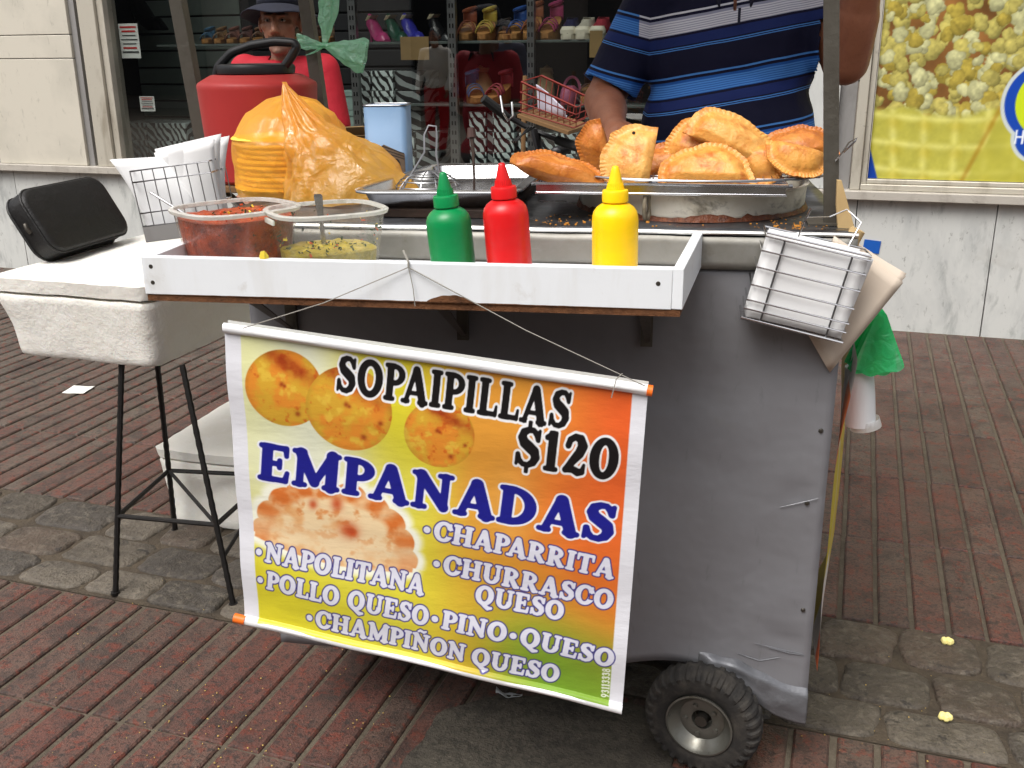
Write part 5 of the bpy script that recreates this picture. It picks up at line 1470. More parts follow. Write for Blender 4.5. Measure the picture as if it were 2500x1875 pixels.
# --- empanadas
def emp_mat(nm, a, b, c):
    return mat(nm, a, .40, layers=[(b, 14, .42, .60, .85), (c, 30, .50, .66, .75), (tuple(min(1, x * 1.45 + .02) for x in a), 19, .55, .70, .6), (tuple(min(1, x * 1.5 + .04) for x in a), 110, .60, .70, .5), (rgb(60, 30, 10), 90, .74, .78, .7)],
               bump=[(22, .28, .008), (70, .28, .004), (200, .35, .002)], sss=.06, spec=.55)
em_g = emp_mat('pastry_gold', rgb(226, 160, 76), rgb(208, 130, 50), rgb(180, 92, 28))
em_p = emp_mat('pastry_pale', rgb(226, 172, 92), rgb(214, 142, 58), rgb(190, 108, 36))
em_d = emp_mat('pastry_brown', rgb(196, 118, 44), rgb(164, 82, 26), rgb(212, 144, 70))
burnt = mat('burnt_spot', rgb(30, 18, 10), .8)
def empanada(L=.155, Hh=.088, Tk=.026, seed=0, bend=0.0, bulge=(0, 0), ex=.85, ey=.8):
    """half moon in the x (fold) / y (rise) plane, folded edge at y = 0, crimped edge along the arc"""
    m = MB(); NA, NR = 186, 18
    top, bot = [], []
    for j in range(NR + 1):
        r = j / NR
        for i in range(NA + 1):
            th = math.pi * i / NA
            sc = 1 + (.0028 * math.cos(th * 58) if r > .97 else 0) + .09 * nz((math.cos(th), math.sin(th), 0), 1.9, seed) + .03 * nz((math.cos(th), math.sin(th), 0), 5, seed + 1)
            x = L / 2 * math.copysign(abs(math.cos(th)) ** ex, math.cos(th)) * r * sc
            y = Hh * (abs(math.sin(th)) ** ey) * r * sc
            ed = (1 - r) * min(L / 2, Hh)
            ed = min(ed, 1)
            fl = .009
            h = Tk * (max(0, 1 - math.exp(-max(0, ed - fl) / .011)))
            fold = min(1, (y + .004) / .018) if y < .014 else 1
            h *= math.sqrt(max(0.02, fold))
            cr = .0018 + .0007 * (math.cos(th * 58) * sstep(.008, .001, ed)) * (1 if ed < .012 else 0)
            lump = 1 + .42 * nz((x * 17, y * 17, 0), 1, seed + 3) + .10 * nz((x * 55, y * 55, 0), 1, seed + 8)
            bz = bend * ((x / (L / 2)) ** 2 - .4) * .03 + bulge[0] * y / Hh * .01
            top.append((x, y, h * lump + cr + bz)); bot.append((x, y, -h * .9 * (1 + .25 * nz((x * 20, y * 20, 5), 1, seed)) - cr + bz))
    n = NA + 1
    fs = []
    for j in range(NR):
        for i in range(NA):
            a = j * n + i
            fs.append((a, a + 1, a + n + 1, a + n))
    o = len(top)
    fs2 = [(f[3] + o, f[2] + o, f[1] + o, f[0] + o) for f in fs]
    m.add(top + bot, fs + fs2)
    e = NR * n
    m.add([], [])
    for i in range(NA):
        m.f.append((e + i, e + i + 1, o + e + i + 1, o + e + i)); m.m.append(0)
    # close the fold
    for j in range(NR):
        for i in (0, NA):
            a, b = j * n + i, (j + 1) * n + i
            m.f.append((a, b, b + o, a + o)); m.m.append(0)
    return m
CMI = CM.inverted()
def put_emp(label, m_, px, py, v, xdir, ydir, seed, L=.155, Hh=.09, Tk=.026, bend=0., spots=(), yo=.45, ex=.85, ey=.8):
    """centre at pixel on plane v; xdir, ydir = fold and rise directions in cart space (u, v, z)"""
    c = at_v(px, py, v)
    F = frame((0, 0, 0), xdir, ydir)
    M = CM @ T(c.x, c.y, c.z) @ F @ T(0, -Hh * yo, 0)
    t = thing('empanada', label, 'empanada', M, 'fried empanadas on the rack')
    mb = empanada(L, Hh, Tk * .82, seed, bend, (0, 0), ex, ey)
    mb.build('pastry', m_, t, smooth=70)
    for (x, y, s) in spots:
        q = MB(); q.lathe([(0, .0012), (s * .7, .001), (s, -.002)], 9, (x, y, Tk * 1.02)); q.build('burnt_spot', burnt, t)
    return t
z4 = lambda x, y: (1250 + x / 2.458, y / 2.458)
put_emp('long dark golden empanada lying at the far left of the rack', em_d, *z4(288, 1003), .11, (1, .15, -.28), (.1, .70, .62), 1, .165, .060, .027, .4, (), .45, 1.0, .9)
put_emp('brown empanada standing behind the pale upright one, left side', em_d, *z4(500, 925), .19, (.30, .15, -1), (-1, .1, -.1), 2, .118, .058, .022)
put_emp('big pale upright empanada with two burnt specks', em_p, *z4(690, 945), .12, (.14, .30, 1), (-1, -.05, .12), 3, .118, .088, .025, 0, ((.038, .040, .003), (-.030, .060, .003)), .5, .72, .7)
put_emp('small brown empanada leaning between the pale upright and the middle ones', em_d, *z4(905, 965), .20, (1, .2, .35), (-.3, .3, .8), 4, .11, .062, .024)
put_emp('golden empanada standing on its end in the middle of the pile', em_g, *z4(1075, 875), .19, (.50, .2, 1), (-1, .1, .45), 5, .128, .075, .028, 0, (), .45, 1.05, 1.0)
put_emp('wide golden empanada lying in front of the pile', em_g, *z4(1172, 1000), .115, (1, .05, -.04), (.12, .50, .80), 6, .165, .080, .031, .3, (), .45, 1.0, 1.0)
put_emp('golden empanada resting on top of the pile, tipped to the right', em_p, *z4(1335, 835), .17, (1, .05, -.52), (.32, .30, .72), 7, .172, .068, .028, -.3, (), .45, .8, .62)
put_emp('small golden empanada under the top one, crimped edge forward', em_g, *z4(1500, 985), .15, (1, -.1, .1), (.1, -.45, -.9), 8, .095, .065, .030)
put_emp('large orange brown empanada at the back right behind the post', em_d, *z4(1680, 890), .24, (1, .1, .25), (-.1, .4, .8), 9, .150, .075, .028, 0, (), .45, 1.0, .8)
put_emp('flat crimped empanada at the right front edge of the rack', em_g, *z4(1705, 975), .12, (1, .02, -.24), (-.1, -.62, -.70), 10, .112, .056, .028, 0, (), .5)
# crumbs on the counter
cc = MB(); r5 = random.Random(4)
for k in range(130):
    u = r5.choice([r5.uniform(-.5, -.36), r5.uniform(-.12, -.03), r5.uniform(-.55, -.03)]); v = abs(r5.gauss(.03, .05)) + .006
    s = r5.uniform(.0005, .0017) * (1.8 if r5.random() < .1 else 1)
    cc.box((u, v, ZC + .0035 + s * .3), (s * 2, s * 1.4, s), RZ(0) @ T(0, 0, 0))
kind(cc.build('counter_crumbs', mat('counter_crumb', rgb(190, 128, 48), .8), M=CM, smooth=0), 'stuff')

# --- red cooler
redp = mat('cooler_red', rgb(172, 50, 48), .5, layers=[(rgb(150, 40, 42), 4, .4, .7, .4)], bump=[(180, .06, .001)])
blackp = mat('black_plastic', rgb(26, 26, 28), .45, bump=[(120, .1, .001)])
ck = cthing('drinks_cooler', 'red round drinks cooler with black lid ring and handle', 'cooler', -1.232, .62, 1.0125)
m = MB(); m.lathe([(0, 0), (.116, 0), (.122, .006), (.129, .12), (.134, .204), (.1345, .212), (.132, .217), (.126, .221), (.102, .234), (.096, .235), (0, .235)], 64); m.build('cooler_body', redp, ck, smooth=40)
m = MB(); m.lathe([(.0, .2355), (.080, .2358), (.086, .237), (.088, .250), (.085, .256), (.075, .258), (0, .257)], 64, (-.0, 0, 0)); m.build('lid', blackp, ck, smooth=40)
m = MB()
hpts = [(-.095, .0, .215), (-.085, 0, .245), (-.05, 0, .275), (.0, 0, .290), (.055, 0, .297), (.098, 0, .294), (.105, 0, .284), (.085, 0, .258), (.055, 0, .225)]
hp2 = []
for i in range(len(hpts) - 1):
    for q in range(4):
        hp2.append(Vector(hpts[i]).lerp(Vector(hpts[i + 1]), q / 4))
hp2.append(Vector(hpts[-1]))
m.tube(hp2, .0105, 10); m.build('handle', blackp, ck, sub=1, M=T(.004, -.02, .008))

# --- yellow bag over a stack of raw dough rounds, and a crumpled second bag
dough = mat('dough', rgb(252, 216, 84), .6, layers=[(rgb(244, 190, 50), 12, .4, .7, .5)])
ybag = film('yellow_bag', rgb(255, 208, 96), clear=.46, gloss=.12, rough=.3, bump=(26, .22, .006), translucent=.5)
ybag2 = film('yellow_bag_folded', rgb(255, 198, 88), clear=.38, gloss=.08, rough=.25, bump=(26, .35, .008), translucent=.5)
stk = cthing('dough_stack', 'stack of yellow dough rounds inside a yellow plastic bag', 'dough stack', -1.065, .36, ZC + .003)
r6 = random.Random(2)
for k in range(11):
    m = MB(); m.lathe([(0, 0), (.100, 0), (.105, .002), (.107, .0045), (.103, .008), (.09, .0095), (0, .0098)], 40, (r6.uniform(-.007, .007), r6.uniform(-.006, .003), k * .0108)); m.build('dough_round', dough, stk, smooth=40)
yb = cthing('plastic_bag', 'translucent yellow plastic bag wrapped round the dough stack', 'plastic bag', -1.065, .36, ZC + .001)
def bag1(u, v):
    a = 2 * math.pi * u
    prof = [(.110, 0), (.115, .02), (.114, .05), (.116, .08), (.118, .105), (.108, .130), (.085, .160), (.050, .182), (.018, .190), (.0, .190)]
    k = v * (len(prof) - 1); i = min(len(prof) - 2, int(k)); f_ = k - i
    r = prof[i][0] * (1 - f_) + prof[i + 1][0] * f_; z = prof[i][1] * (1 - f_) + prof[i + 1][1] * f_
    ca, sa = math.cos(a), math.sin(a)
    w_ = .005 * abs(nz((ca * 1.6, sa * 1.6, z * 34 + ca * 2), 1, 3)) + .0025 * nz((ca * 4, sa * 4, z * 30), 1, 9) * (1 + 2 * (z > .12))
    r2 = max(0, r + w_ - .001) if r > .02 else r
    return (r2 * ca + .02 * v * v, r2 * sa, max(.0, z + .010 * nz((ca * 3, sa * 3, 2), 1, 1) * (z > .11)))
m = MB(); m.grid(bag1, 110, 54); m.build('bag', ybag, yb, smooth=180)
yb2 = cthing('plastic_bag', 'crumpled orange yellow plastic bag gathered to a point and spread over the counter', 'plastic bag', -.945, .25, ZC + .004)
def bag2(u, v):
    a = 2 * math.pi * u
    ca, sa = math.cos(a), math.sin(a)
    # v=0 base outline, v=1 gathered tip
    ex = .165 if ca > 0 else .085
    rx_ = ex * (1 - v) ** (1.5 if ca > 0 else .85) + .006 * (1 - v) ** .3
    ry_ = .085 * (1 - v) ** .9 + .005 * (1 - v) ** .3
    if v > .97: rx_ = ry_ = .004
    pleat = 1 + .05 * nz((ca * 5, sa * 5, v * 11), 1, 21) + .15 * math.sin(a * 11 + 2 * nz((v * 3, u, 0), 1, 2)) * sstep(.40, .85, v) + .24 * nz((ca * 1.6, sa * 1.6, v * 3), 1, 4) + .14 * (abs(nz((ca * 2.6, sa * 2.6, v * 5), 1, 14)) - .2)
    x = rx_ * ca * pleat; y = ry_ * sa * pleat
    zc = .222 * v ** .9
    sag = .030 * math.sin(math.pi * min(1, v * 1.6)) * (.4 + max(0, ca)) + .016 * abs(nz((x * 18, y * 18, v * 3), 1, 7))
    return (x - .085 * v ** 1.4 , y + .02 * v, max(.001, zc * (1 - .0 * ca) + sag * (1 - v)))
m = MB(); m.grid(bag2, 150, 60); m.build('bag', ybag2, yb2, smooth=180)

# --- blue tin
tinb = mat('tin_blue', rgb(124, 156, 190), .5, .1, layers=[(rgb(150, 174, 200), 6, .45, .7, .6), (rgb(110, 100, 90), 34, .68, .78, .5)])
tin = cthing('tin_can', 'dented pale blue square tin with an arch picture on its front', 'tin', -.905, .54, ZC + .003, R_(6))
m = MB()
def rr2(w_, d_, z, r=.012):
    return [(sx_ * (w_ - r) + r * math.cos(R_(a0_ + k * 22.5)), sy_ * (d_ - r) + r * math.sin(R_(a0_ + k * 22.5)), z) for sx_, sy_, a0_ in ((-1, -1, 180), (1, -1, 270), (1, 1, 0), (-1, 1, 90)) for k in range(5)]
m.loft([rr2(.046, .044, 0), rr2(.0455, .0435, .003), rr2(.0455, .0435, .166)], cap=False); m.add(rr2(.046, .044, .001), [tuple(range(20))]); m.build('tin_body', tinb, tin, smooth=40, solid=.001)
m = MB(); m.tube(rr2(.0462, .0442, .167), .0018, 6, closed=True); m.build('tin_rim', wirem, tin)
ar = mat('arch_print', rgb(120, 104, 88), .5, layers=[(rgb(70, 60, 52), 40, .45, .65, .7)]); ard = mat('arch_dark', rgb(40, 36, 36), .5)
m = MB(); y = -.0448
m.loft([[(-.012, y, .030), (.041, y, .020), (.041, y, .066), (-.004, y, .086), (-.012, y, .078)], [(p[0], y - .0008, p[2]) for p in ((-.012, 0, .030), (.041, 0, .020), (.041, 0, .066), (-.004, 0, .086), (-.012, 0, .078))]]); arch = m.build('arch_picture', ar, tin, smooth=0)
m = MB(); y = -.0460
m.loft([[(.016, y + k, .022)] + [(.023 + .008 * -math.cos(a), y + k, .044 + .012 * math.sin(a)) for a in [j * math.pi / 8 for j in range(9)]] + [(.031, y + k, .021)] for k in (0, -.0005)]); m.build('arch_opening', ard, arch, smooth=0)
m = MB()
for zz in (.058, .064, .070):
    m.loft([[(-.008, y + .0004, zz + .012), (.040, y + .0004, zz - .004), (.040, y + .0004, zz - .0022), (-.008, y + .0004, zz + .0138)], [(-.008, y - .0002, zz + .012), (.040, y - .0002, zz - .004), (.040, y - .0002, zz - .0022), (-.008, y - .0002, zz + .0138)]])
m.build('arch_cornice', ard, arch, smooth=0)
# cardboard behind the bags
kb = cthing('cardboard_box', 'low brown cardboard box behind the yellow bags', 'box', -1.0, .66, ZC + .003, .2)
m = MB(); m.span((-.10, -.05, 0), (.09, .05, .095)); m.build('box_body', kraft, kb, bevel=.001)
m = MB(); m.loft([[(-.10, -.051, .096), (.09, -.051, .096), (.10, -.10, .12), (-.09, -.10, .115)], [(-.10, -.05, .098), (.09, -.05, .098), (.10, -.099, .122), (-.09, -.099, .117)]]); m.build('flap', kraft, kb, smooth=0)

# --- wire basket with papers at the left end of the tray
def grid_basket(t, w_, d_, h_, nx, rows, mt, plate=None):
    m = MB()
    for k in range(nx + 1):
        x = -w_ / 2 + w_ * k / nx
        m.tube([(x, d_, h_ * .98), (x, d_, 0), (x, 0, 0), (x, 0, h_)], .0011, 5)
    for z in rows:
        m.tube([(-w_ / 2, d_, z), (-w_ / 2, 0, z), (w_ / 2, 0, z), (w_ / 2, d_, z)], .0015, 5, closed=True)
    m.build('wire_frame', mt, t)
    if plate:
        m = MB(); m.span((-w_ / 2, -.001, 0), (w_ / 2, .0, plate)); m.span((-w_ / 2, 0, -.001), (w_ / 2, d_, .0)); m.build('base_plate', greymet, t)
pTL, pTR, pBL, pBR = at_v(322, 420, .06), at_v(552, 382, .06), at_v(372, 577, .06), at_v(500, 560, .06)
bsk = thing('paper_basket', 'tilted wire napkin basket at the left end of the tray', 'wire basket',
            CM @ T((pBL.x + pBR.x) / 2 + .012, .06, pBL.z + .0) @ RY(R_(-7)) @ RZ(R_(8)))
grid_basket(bsk, .145, .09, .128, 7, (.001, .028, .052, .108, .128), wirem, .027)
pw = mat('white_paper', rgb(228, 228, 228), .7, layers=[(rgb(214, 212, 210), 5, .4, .7, .4)])
def paper_sheaf(name, label, M, fn, n, m_, cat='paper', step=.003):
    t = thing(name, label, cat, M)
    mb = MB()
    for k in range(n):
        mb.grid(lambda u, v, k=k: fn(u, v, k), 12, 10)
    mb.build('sheets', m_, t, smooth=180, solid=.0012)
    return t
MBk = bsk.matrix_world
paper_sheaf('napkin_stack', 'curled white paper sheets standing in the left wire basket', MBk,
            lambda u, v, k: ((-.068 + .085 * u - .040 * v * v * (1 - .5 * u), .010 + .008 * k + .045 * v * v * u + .03 * (u ** 3), .003 + .150 * v - .012 * u * v) if k < 2 else
                             (-.030 + .098 * u + (.020 + .006 * k) * v * v * u - .012 * v, .030 + .010 * k + .020 * math.sin(3.2 * u + k) * v - .02 * u * u * v, .003 + (.150 + .006 * (k % 2)) * v + .012 * u * v)), 5, pw)

# --- wire basket with papers on the right post
q0, q1, q2, q3 = [at_v(x * K, y * K, -.075) for x, y in ((1655, 510), (1875, 562), (1822, 745), (1600, 692))]
ux = ((q1 - q0) + (q2 - q3)); uz = ((q0 - q3) + (q1 - q2)); wid = ux.length / 2; hei = uz.length / 2
F = frame(q3, ux, (0, 1, 0))
rb = thing('paper_basket', 'tilted wire basket with long horizontal wires hung on the right post', 'wire basket', CM @ F)
m = MB()
brt = mat('bright_wire', rgb(205, 205, 206), .2, 1.0)
shx = (q0 - q3).dot(ux.normalized())
dp = .062
for k, zz in enumerate((.004, .020, .034, .058, .086, .112, .134)):
    zz = zz / .134 * hei
    ox = shx * zz / hei
    m.tube([(ox, dp, zz + .004), (ox, 0, zz), (ox + wid, 0, zz), (ox + wid, dp * .55, zz + .002)], .0016 if k else .0022, 6)
m.tube([(shx, 0, hei + .006), (shx + wid, 0, hei + .006), (shx + wid, dp, hei + .006), (shx, dp, hei + .006)], .0018, 6, closed=True)
m.build('long_wires', brt, rb)
m = MB()
for x in (.030, .134):
    m.tube([(x + shx, .003, hei), (x, .003, .004), (x, dp, .004), (x + shx, dp, hei)], .0016, 6)
m.build('cross_wires', mat('dull_wire', rgb(110, 110, 112), .35, .9), rb)
m = MB()
for k in range(26):
    x = wid * (k + .5) / 26; m.tube([(x, .0, .002), (x, dp, .003)], .0009, 4)
for y in (.012, .024, .036, .048, .06): m.tube([(0, y, .002), (wid, y, .002)], .0009, 4)
m.build('mesh_floor', wirem, rb)
m = MB()
hk0 = Vector((wid * .32 + shx, dp * .5, hei + .006)); hk1 = Vector((wid * .80 + shx, dp * .5, hei + .006))
m.tube([hk0, hk0 + Vector((.003, .0, .03)), hk0 + Vector((.006, .0, .046)), hk0 + Vector((.0065, .012, .030)), hk0 + Vector((.045, .05, .034)), hk1 + Vector((-.01, .045, .052)), hk1 + Vector((.012, .02, .04)), hk1], .0013, 6)
m.build('hanger', brt, rb)
MR = rb.matrix_world
paper_sheaf('napkin_stack', 'white paper sheets filling the right hand wire basket', MR,
            lambda u, v, k: (.006 + shx * v + (wid - .008 + .010 * math.sin(k * .9) * v) * u, .005 + .0062 * k + .006 * (u * (1 - u)) + .004 * math.sin(2.2 * u + k), .007 + (hei + .000 - .006 * abs(math.sin(k * 2.1))) * v), 8, pw)
kraftm = mat('wrapping_paper', rgb(214, 200, 184), .75, layers=[(rgb(186, 166, 140), 3, .4, .7, .5), (rgb(150, 120, 84), 14, .66, .8, .4)])
kA, kB, kC, kD = [at_v(x * K, y * K, .0) for x, y in ((1822, 505), (1955, 603), (1812, 792), (1765, 640))]
def kraft_f(u, v, k):
    p = kA.lerp(kB, u).lerp(kD.lerp(kC, u), v)
    cv_ = .018 * math.sin(math.pi * v) * (1 - u) * (1 if k < 9 else .4)
    return (p.x + .006 * math.sin(k * 1.7) * u - .0045 * (11 - k) * (1 - .6 * u) * (.35 + v * .65) + cv_ - .004 * math.sin(k * 2.7) * u, -.02 + .0065 * k + .014 * math.sin(2.5 * v + .2 * k) * (1 - u), p.z + .008 * math.sin(k * 1.9) * u + .004 * math.sin(k * 2.3) * v - .004 * k * (1 - u) * 0)
paper_sheaf('wrapping_paper_sheaf', 'thick bent sheaf of brown wrapping paper behind the right basket', CM, kraft_f, 11, kraftm, 'wrapping paper')
cbm = mat('corrugated_tan', rgb(196, 168, 120), .8, layers=[(rgb(160, 130, 86), 8, .4, .7, .5)])
a_, b_ = at_v(2052, 400, .04), at_v(2085, 640, .04)
cbd = thing('cardboard_strip', 'rolled tan cardboard strip tied to the right post', 'cardboard', CM)
m = MB()
m.loft([[(c.x - w_ / 2, .04, c.z), (c.x + w_ / 2, .035, c.z), (c.x + w_ / 2, .045, c.z), (c.x - w_ / 2, .05, c.z)] for c, w_ in ((at_v(2049, 440, .04), .006), (at_v(2056, 500, .04), .018), (at_v(2066, 560, .04), .026), (at_v(2078, 620, .04), .03))]); m.build('strip', cbm, cbd, smooth=60)
m = MB(); m.tube([at_v(2062, 615, .01), at_v(2095, 560, .01)], [.014, .012], 14); m.build('roll', cbm, cbd)
# wire hook sticking out of the post
hkw = thing('wire_hook', 'bent wire hook sticking out from the right post', 'hook', CM)
m = MB(); m.tube([at_v(2040, 392, .06), at_v(2062, 365, .05), at_v(2072, 348, .05), at_v(2092, 337, .05), at_v(2088, 345, .05), at_v(2060, 372, .06)], .0014, 6); m.build('wire', brt, hkw)
# green bags bundle and white roll
gbag = film('green_bag', rgb(70, 235, 150), clear=.16, gloss=.18, rough=.28, bump=(40, .4, .006), translucent=.5)
gb = thing('bag_bundle', 'bundle of green plastic bags hanging behind the paper sheaf', 'plastic bags', CM)
gT, gR, gL = at_v(1905 * K, 672 * K, .10), at_v(1950 * K, 782 * K, .10), at_v(1822 * K, 795 * K, .10)
m = MB()
for k in range(11):
    def gf(u, v, k=k):
        b0 = gL.lerp(gR, min(1, .08 + u * (.9 if k < 10 else .92)))
        p = (gT + Vector((-.012 + .016 * u, 0, 0))).lerp(b0, v)
        sagz = -.010 * math.sin(math.pi * u) * v
        return (p.x + .003 * math.sin(9 * u + k * 1.3) * v, .075 + .006 * k + .008 * math.sin(7 * u + k) * v, p.z + sagz + (.004 * math.sin(k * 3.1 + u * 12)) * v)
    m.grid(gf, 26, 12)
m.build('bags', gbag, gb, smooth=180)
wf = film('clear_film', (.90, .90, .90), clear=.18, gloss=.15, rough=.25, bump=(50, .3, .004))
wr_ = thing('plastic_roll', 'white roll of thin plastic bags hanging under the green bundle', 'bag roll', CM)
r0, r1 = at_v(1843 * K, 790 * K, .12), at_v(1846 * K, 915 * K, .12)
r0 = r0 + Vector((.010, 0, 0)); r1 = r1 + Vector((.010, 0, 0))
m = MB(); m.tube([r0, r0 * .5 + r1 * .5, r1], [.024, .0265, .0265], 24); m.build('roll_body', mat('white_film', rgb(228, 230, 232), .4, bump=[(300, .25, .001, (1, 1, .05))]), wr_)
m = MB(); m.tube([r1 + Vector((.006, 0, .01)), r1 + Vector((.010, 0, -.006))], [.026, .0275], 20, cap=False); m.build('loose_end', wf, wr_)
# banner on the right hand side of the cart, seen edge on
sb = thing('side_banner', 'orange and yellow printed banner hanging on the right side of the cart, seen edge on', 'banner', CM)
nu_, nv_ = 40, 120
uu, vv = np.meshgrid(np.linspace(0, 1, nu_ + 1), np.linspace(0, 1, nv_ + 1)); uu, vv = uu.ravel(), vv.ravel()
zz = .205 + .60 * vv
xx = .016 + (.006 * np.sin(zz * 9 + .6) + .003 * np.sin(zz * 17)) * sstep(0, .3, vv) + .062 * uu * sstep(-.1, .25, vv) * (1 - .5 * sstep(.6, .9, vv)) + .006 * sstep(.62, .80, zz)
col = np.zeros((len(uu), 3)); c_ = lambda *a: np.array(a, float)
ed = uu + .05 * np.sin(zz * 8)
col[:] = c_(232, 228, 224)
col = np.where((ed < .28)[:, None] & ((zz > .60) & (zz < .74))[:, None], c_(236, 120, 60), col)
col = np.where((ed < .45)[:, None] & ((zz > .39) & (zz <= .60))[:, None], c_(214, 196, 40), col)
col = np.where((ed < .2)[:, None] & (zz < .27)[:, None], c_(240, 110, 50), col)
col = np.where((ed > .5)[:, None], c_(214, 190, 60), col)
color_grid('printed_sheet', np.stack([xx, .004 + .30 * uu, zz], 1), nlin(col) * .92, nu_, nv_, mat('side_banner_vinyl', (1, 1, 1), .4, attr='print'), sb)
# green bag knotted round the left rear post
gk = thing('plastic_bag', 'thin green plastic bag knotted round the left post', 'plastic bag', CM)
gthin = film('green_thin_bag', rgb(176, 242, 206), clear=.55, gloss=.22, rough=.22, bump=(40, .6, .01))
kn = at_v(702 * K, 100 * K, .775)
def lobe(tip, w0, w1, seed, spread=(0, 0, 1)):
    tip = Vector(tip); sp_ = Vector(spread).normalized()
    def fn(u, v):
        a = 2 * math.pi * u
        p = kn.lerp(tip, v)
        w_ = (w0 + (w1 - w0) * math.sin(min(1, v * 1.05) * math.pi * .55))
        rr = w_ * (1 + .25 * math.sin(a * 5 + seed) * v + .3 * nz((math.cos(a) * 2, math.sin(a) * 2, v * 4), 1, seed))
        return p + sp_ * (rr * math.cos(a)) + Vector((0, -1, 0)) * (rr * .38 * math.sin(a))
    m.grid(fn, 48, 22)
m = MB()
lobe(at_v(712 * K, -10 * K, .775), .004, .022, 1, (1, 0, .1))
lobe(at_v(790 * K, 122 * K, .77), .004, .032, 4, (.25, 0, 1))
lobe(at_v(642 * K, 88 * K, .77), .004, .014, 6, (0, 0, 1))
lobe(at_v(668 * K, 118 * K, .77), .004, .010, 8, (1, 0, .2))
m.build('bag', gthin, gk, smooth=180)
m = MB(); m.tube([kn + Vector((.022 * math.cos(a), .02 * math.sin(a) + .02, .004 * math.sin(3 * a))) for a in [j * math.pi / 8 for j in range(16)]], .006, 8, closed=True); m.build('knot', gthin, gk)

# ================================================================== FOAM BOXES, STOOL AND CASE ON THE LEFT
foam = mat('foam', rgb(240, 238, 230), .5, layers=[(rgb(228, 223, 210), 5, .48, .7, .5), (rgb(176, 160, 132), 10, .64, .78, .4), (rgb(120, 100, 72), 40, .70, .8, .4), (rgb(248, 248, 246), 26, .58, .68, .5)], bump=[(7, .22, .02), (40, .22, .006), (150, .3, .002)], sss=.08)
def foam_box(label, M, w_, d_, h_, lid, taper, seed):
    t = thing('foam_box', label, 'foam box', M)
    def shell(z0, z1, ex, tp, nm):
        m = MB(); n = 14
        def ring_(s, z, jitter=.003, r=.02):
            pts = []
            W, D = w_ / 2 * s + ex, d_ / 2 * s + ex
            side = [(-W + r, -D, W - r, -D), (W, -D + r, W, D - r), (W - r, D, -W + r, D), (-W, D - r, -W, -D + r)]
            for a, b, c, d in side:
                for k in range(n + 1):
                    x, y = a + (c - a) * k / n, b + (d - b) * k / n
                    q = jitter * nz((x * 14, y * 14, z * 14), 1, seed) * 2
                    pts.append((x + q, y + q * .7, z + jitter * nz((x * 20, y * 20, z), 1, seed + 2)))
            return pts
        zs = [0, .04, .12, .3, .5, .7, .88, .96, 1]
        L = [ring_((tp + (1 - tp) * q) * (1 - (.012 if q in (0, 1) else 0)), z0 + (z1 - z0) * q) for q in zs]
        m.loft(L); return m.build(nm, foam, t, smooth=50)
    shell(0, h_, 0, taper, 'box_body')
    shell(h_ + .006, h_ + lid, .004, .985, 'lid')
    return t
# large box on the stool
fb = foam_box('large scuffed white foam box with lid resting on the black stool', CM @ T(-1.64, .775, .584) @ RZ(R_(-9)), .455, .62, .162, .042, .90, 2)
fb2 = foam_box('small white foam box standing on the ground under the tray', CM @ T(-1.40, .985, .004) @ RZ(R_(-6)), .56, .46, .20, .035, .93, 6)
iron = mat('black_iron', rgb(28, 26, 25), .5, .3, layers=[(rgb(60, 48, 40), 20, .6, .8, .5)], bump=[(120, .4, .002)])
st = thing('iron_stool', 'tall black iron stool with splayed legs and two rings of braces', 'stool', CM @ T(-1.478, .57, 0))
feet = [(-.155, -.17), (.165, -.18), (.17, .185), (-.17, .18)]
tops = [(-.12, -.055), (.045, -.07), (.085, .12), (-.12, .11)]
for f_, t_ in zip(feet, tops):
    m = MB()
    pth = [Vector((f_[0], f_[1], 0)).lerp(Vector((t_[0], t_[1], .584)), k / 40) for k in range(41)]
    m.tube(pth, [.0068 + .0012 * (k % 2) for k in range(41)], 8); m.tube([(f_[0], f_[1], 0), (f_[0], f_[1], .008)], .011, 10); m.build('leg', iron, st)
def legp(i, z): return Vector((*feet[i], 0)).lerp(Vector((*tops[i], .584)), z / .584)
m = MB()
for i in range(4):
    z0_ = .20; m.tube([legp(i, z0_), legp((i + 1) % 4, z0_ + .0)], .0062, 8)
m.build('brace_ring', iron, st)
m = MB(); m.tube([legp(1, .20), legp(3, .20)], .005, 8); m.tube([legp(1, .12), legp(2, .19)], .005, 8); m.build('cross_brace', iron, st)
m = MB(); m.loft([[(x, y, z) for x, y in ((-.13, .0), (-.0, -.01), (.0, .08), (-.13, .10))] for z in (.582, .590)]); m.build('stool_top', iron, st)
leather = mat('black_leather', rgb(15, 14, 14), .55, layers=[(rgb(30, 27, 26), 10, .5, .75, .5), (rgb(96, 62, 44), 30, .70, .8, .5)], bump=[(14, .4, .01), (150, .25, .002)])
cs = thing('black_case', 'worn black leather case lying along the foam box lid', 'case', CM @ T(-1.828, .81, .803) @ RZ(R_(-4)) @ RY(R_(-30)))
m = MB(); n = 10
def cr_(q, x):
    r = .042; W, H_ = .168 * q, .178 * q
    return [(x, sy * (W - r) + r * math.cos(R_(a0_ + k * 18)), .089 + sz * (H_ / 2 - r) + r * math.sin(R_(a0_ + k * 18))) for sy, sz, a0_ in ((-1, -1, 180), (1, -1, 270), (1, 1, 0), (-1, 1, 90)) for k in range(6)]
m.loft([cr_(.93, -.036), cr_(.98, -.032), cr_(1, -.022), cr_(1, .022), cr_(.98, .032), cr_(.93, .036)]); m.build('case_body', leather, cs, smooth=50)
m = MB(); m.tube(cr_(1.0, .024), .0035, 6, closed=True); m.tube(cr_(1.0, -.024), .0035, 6, closed=True); m.build('piping', leather, cs)
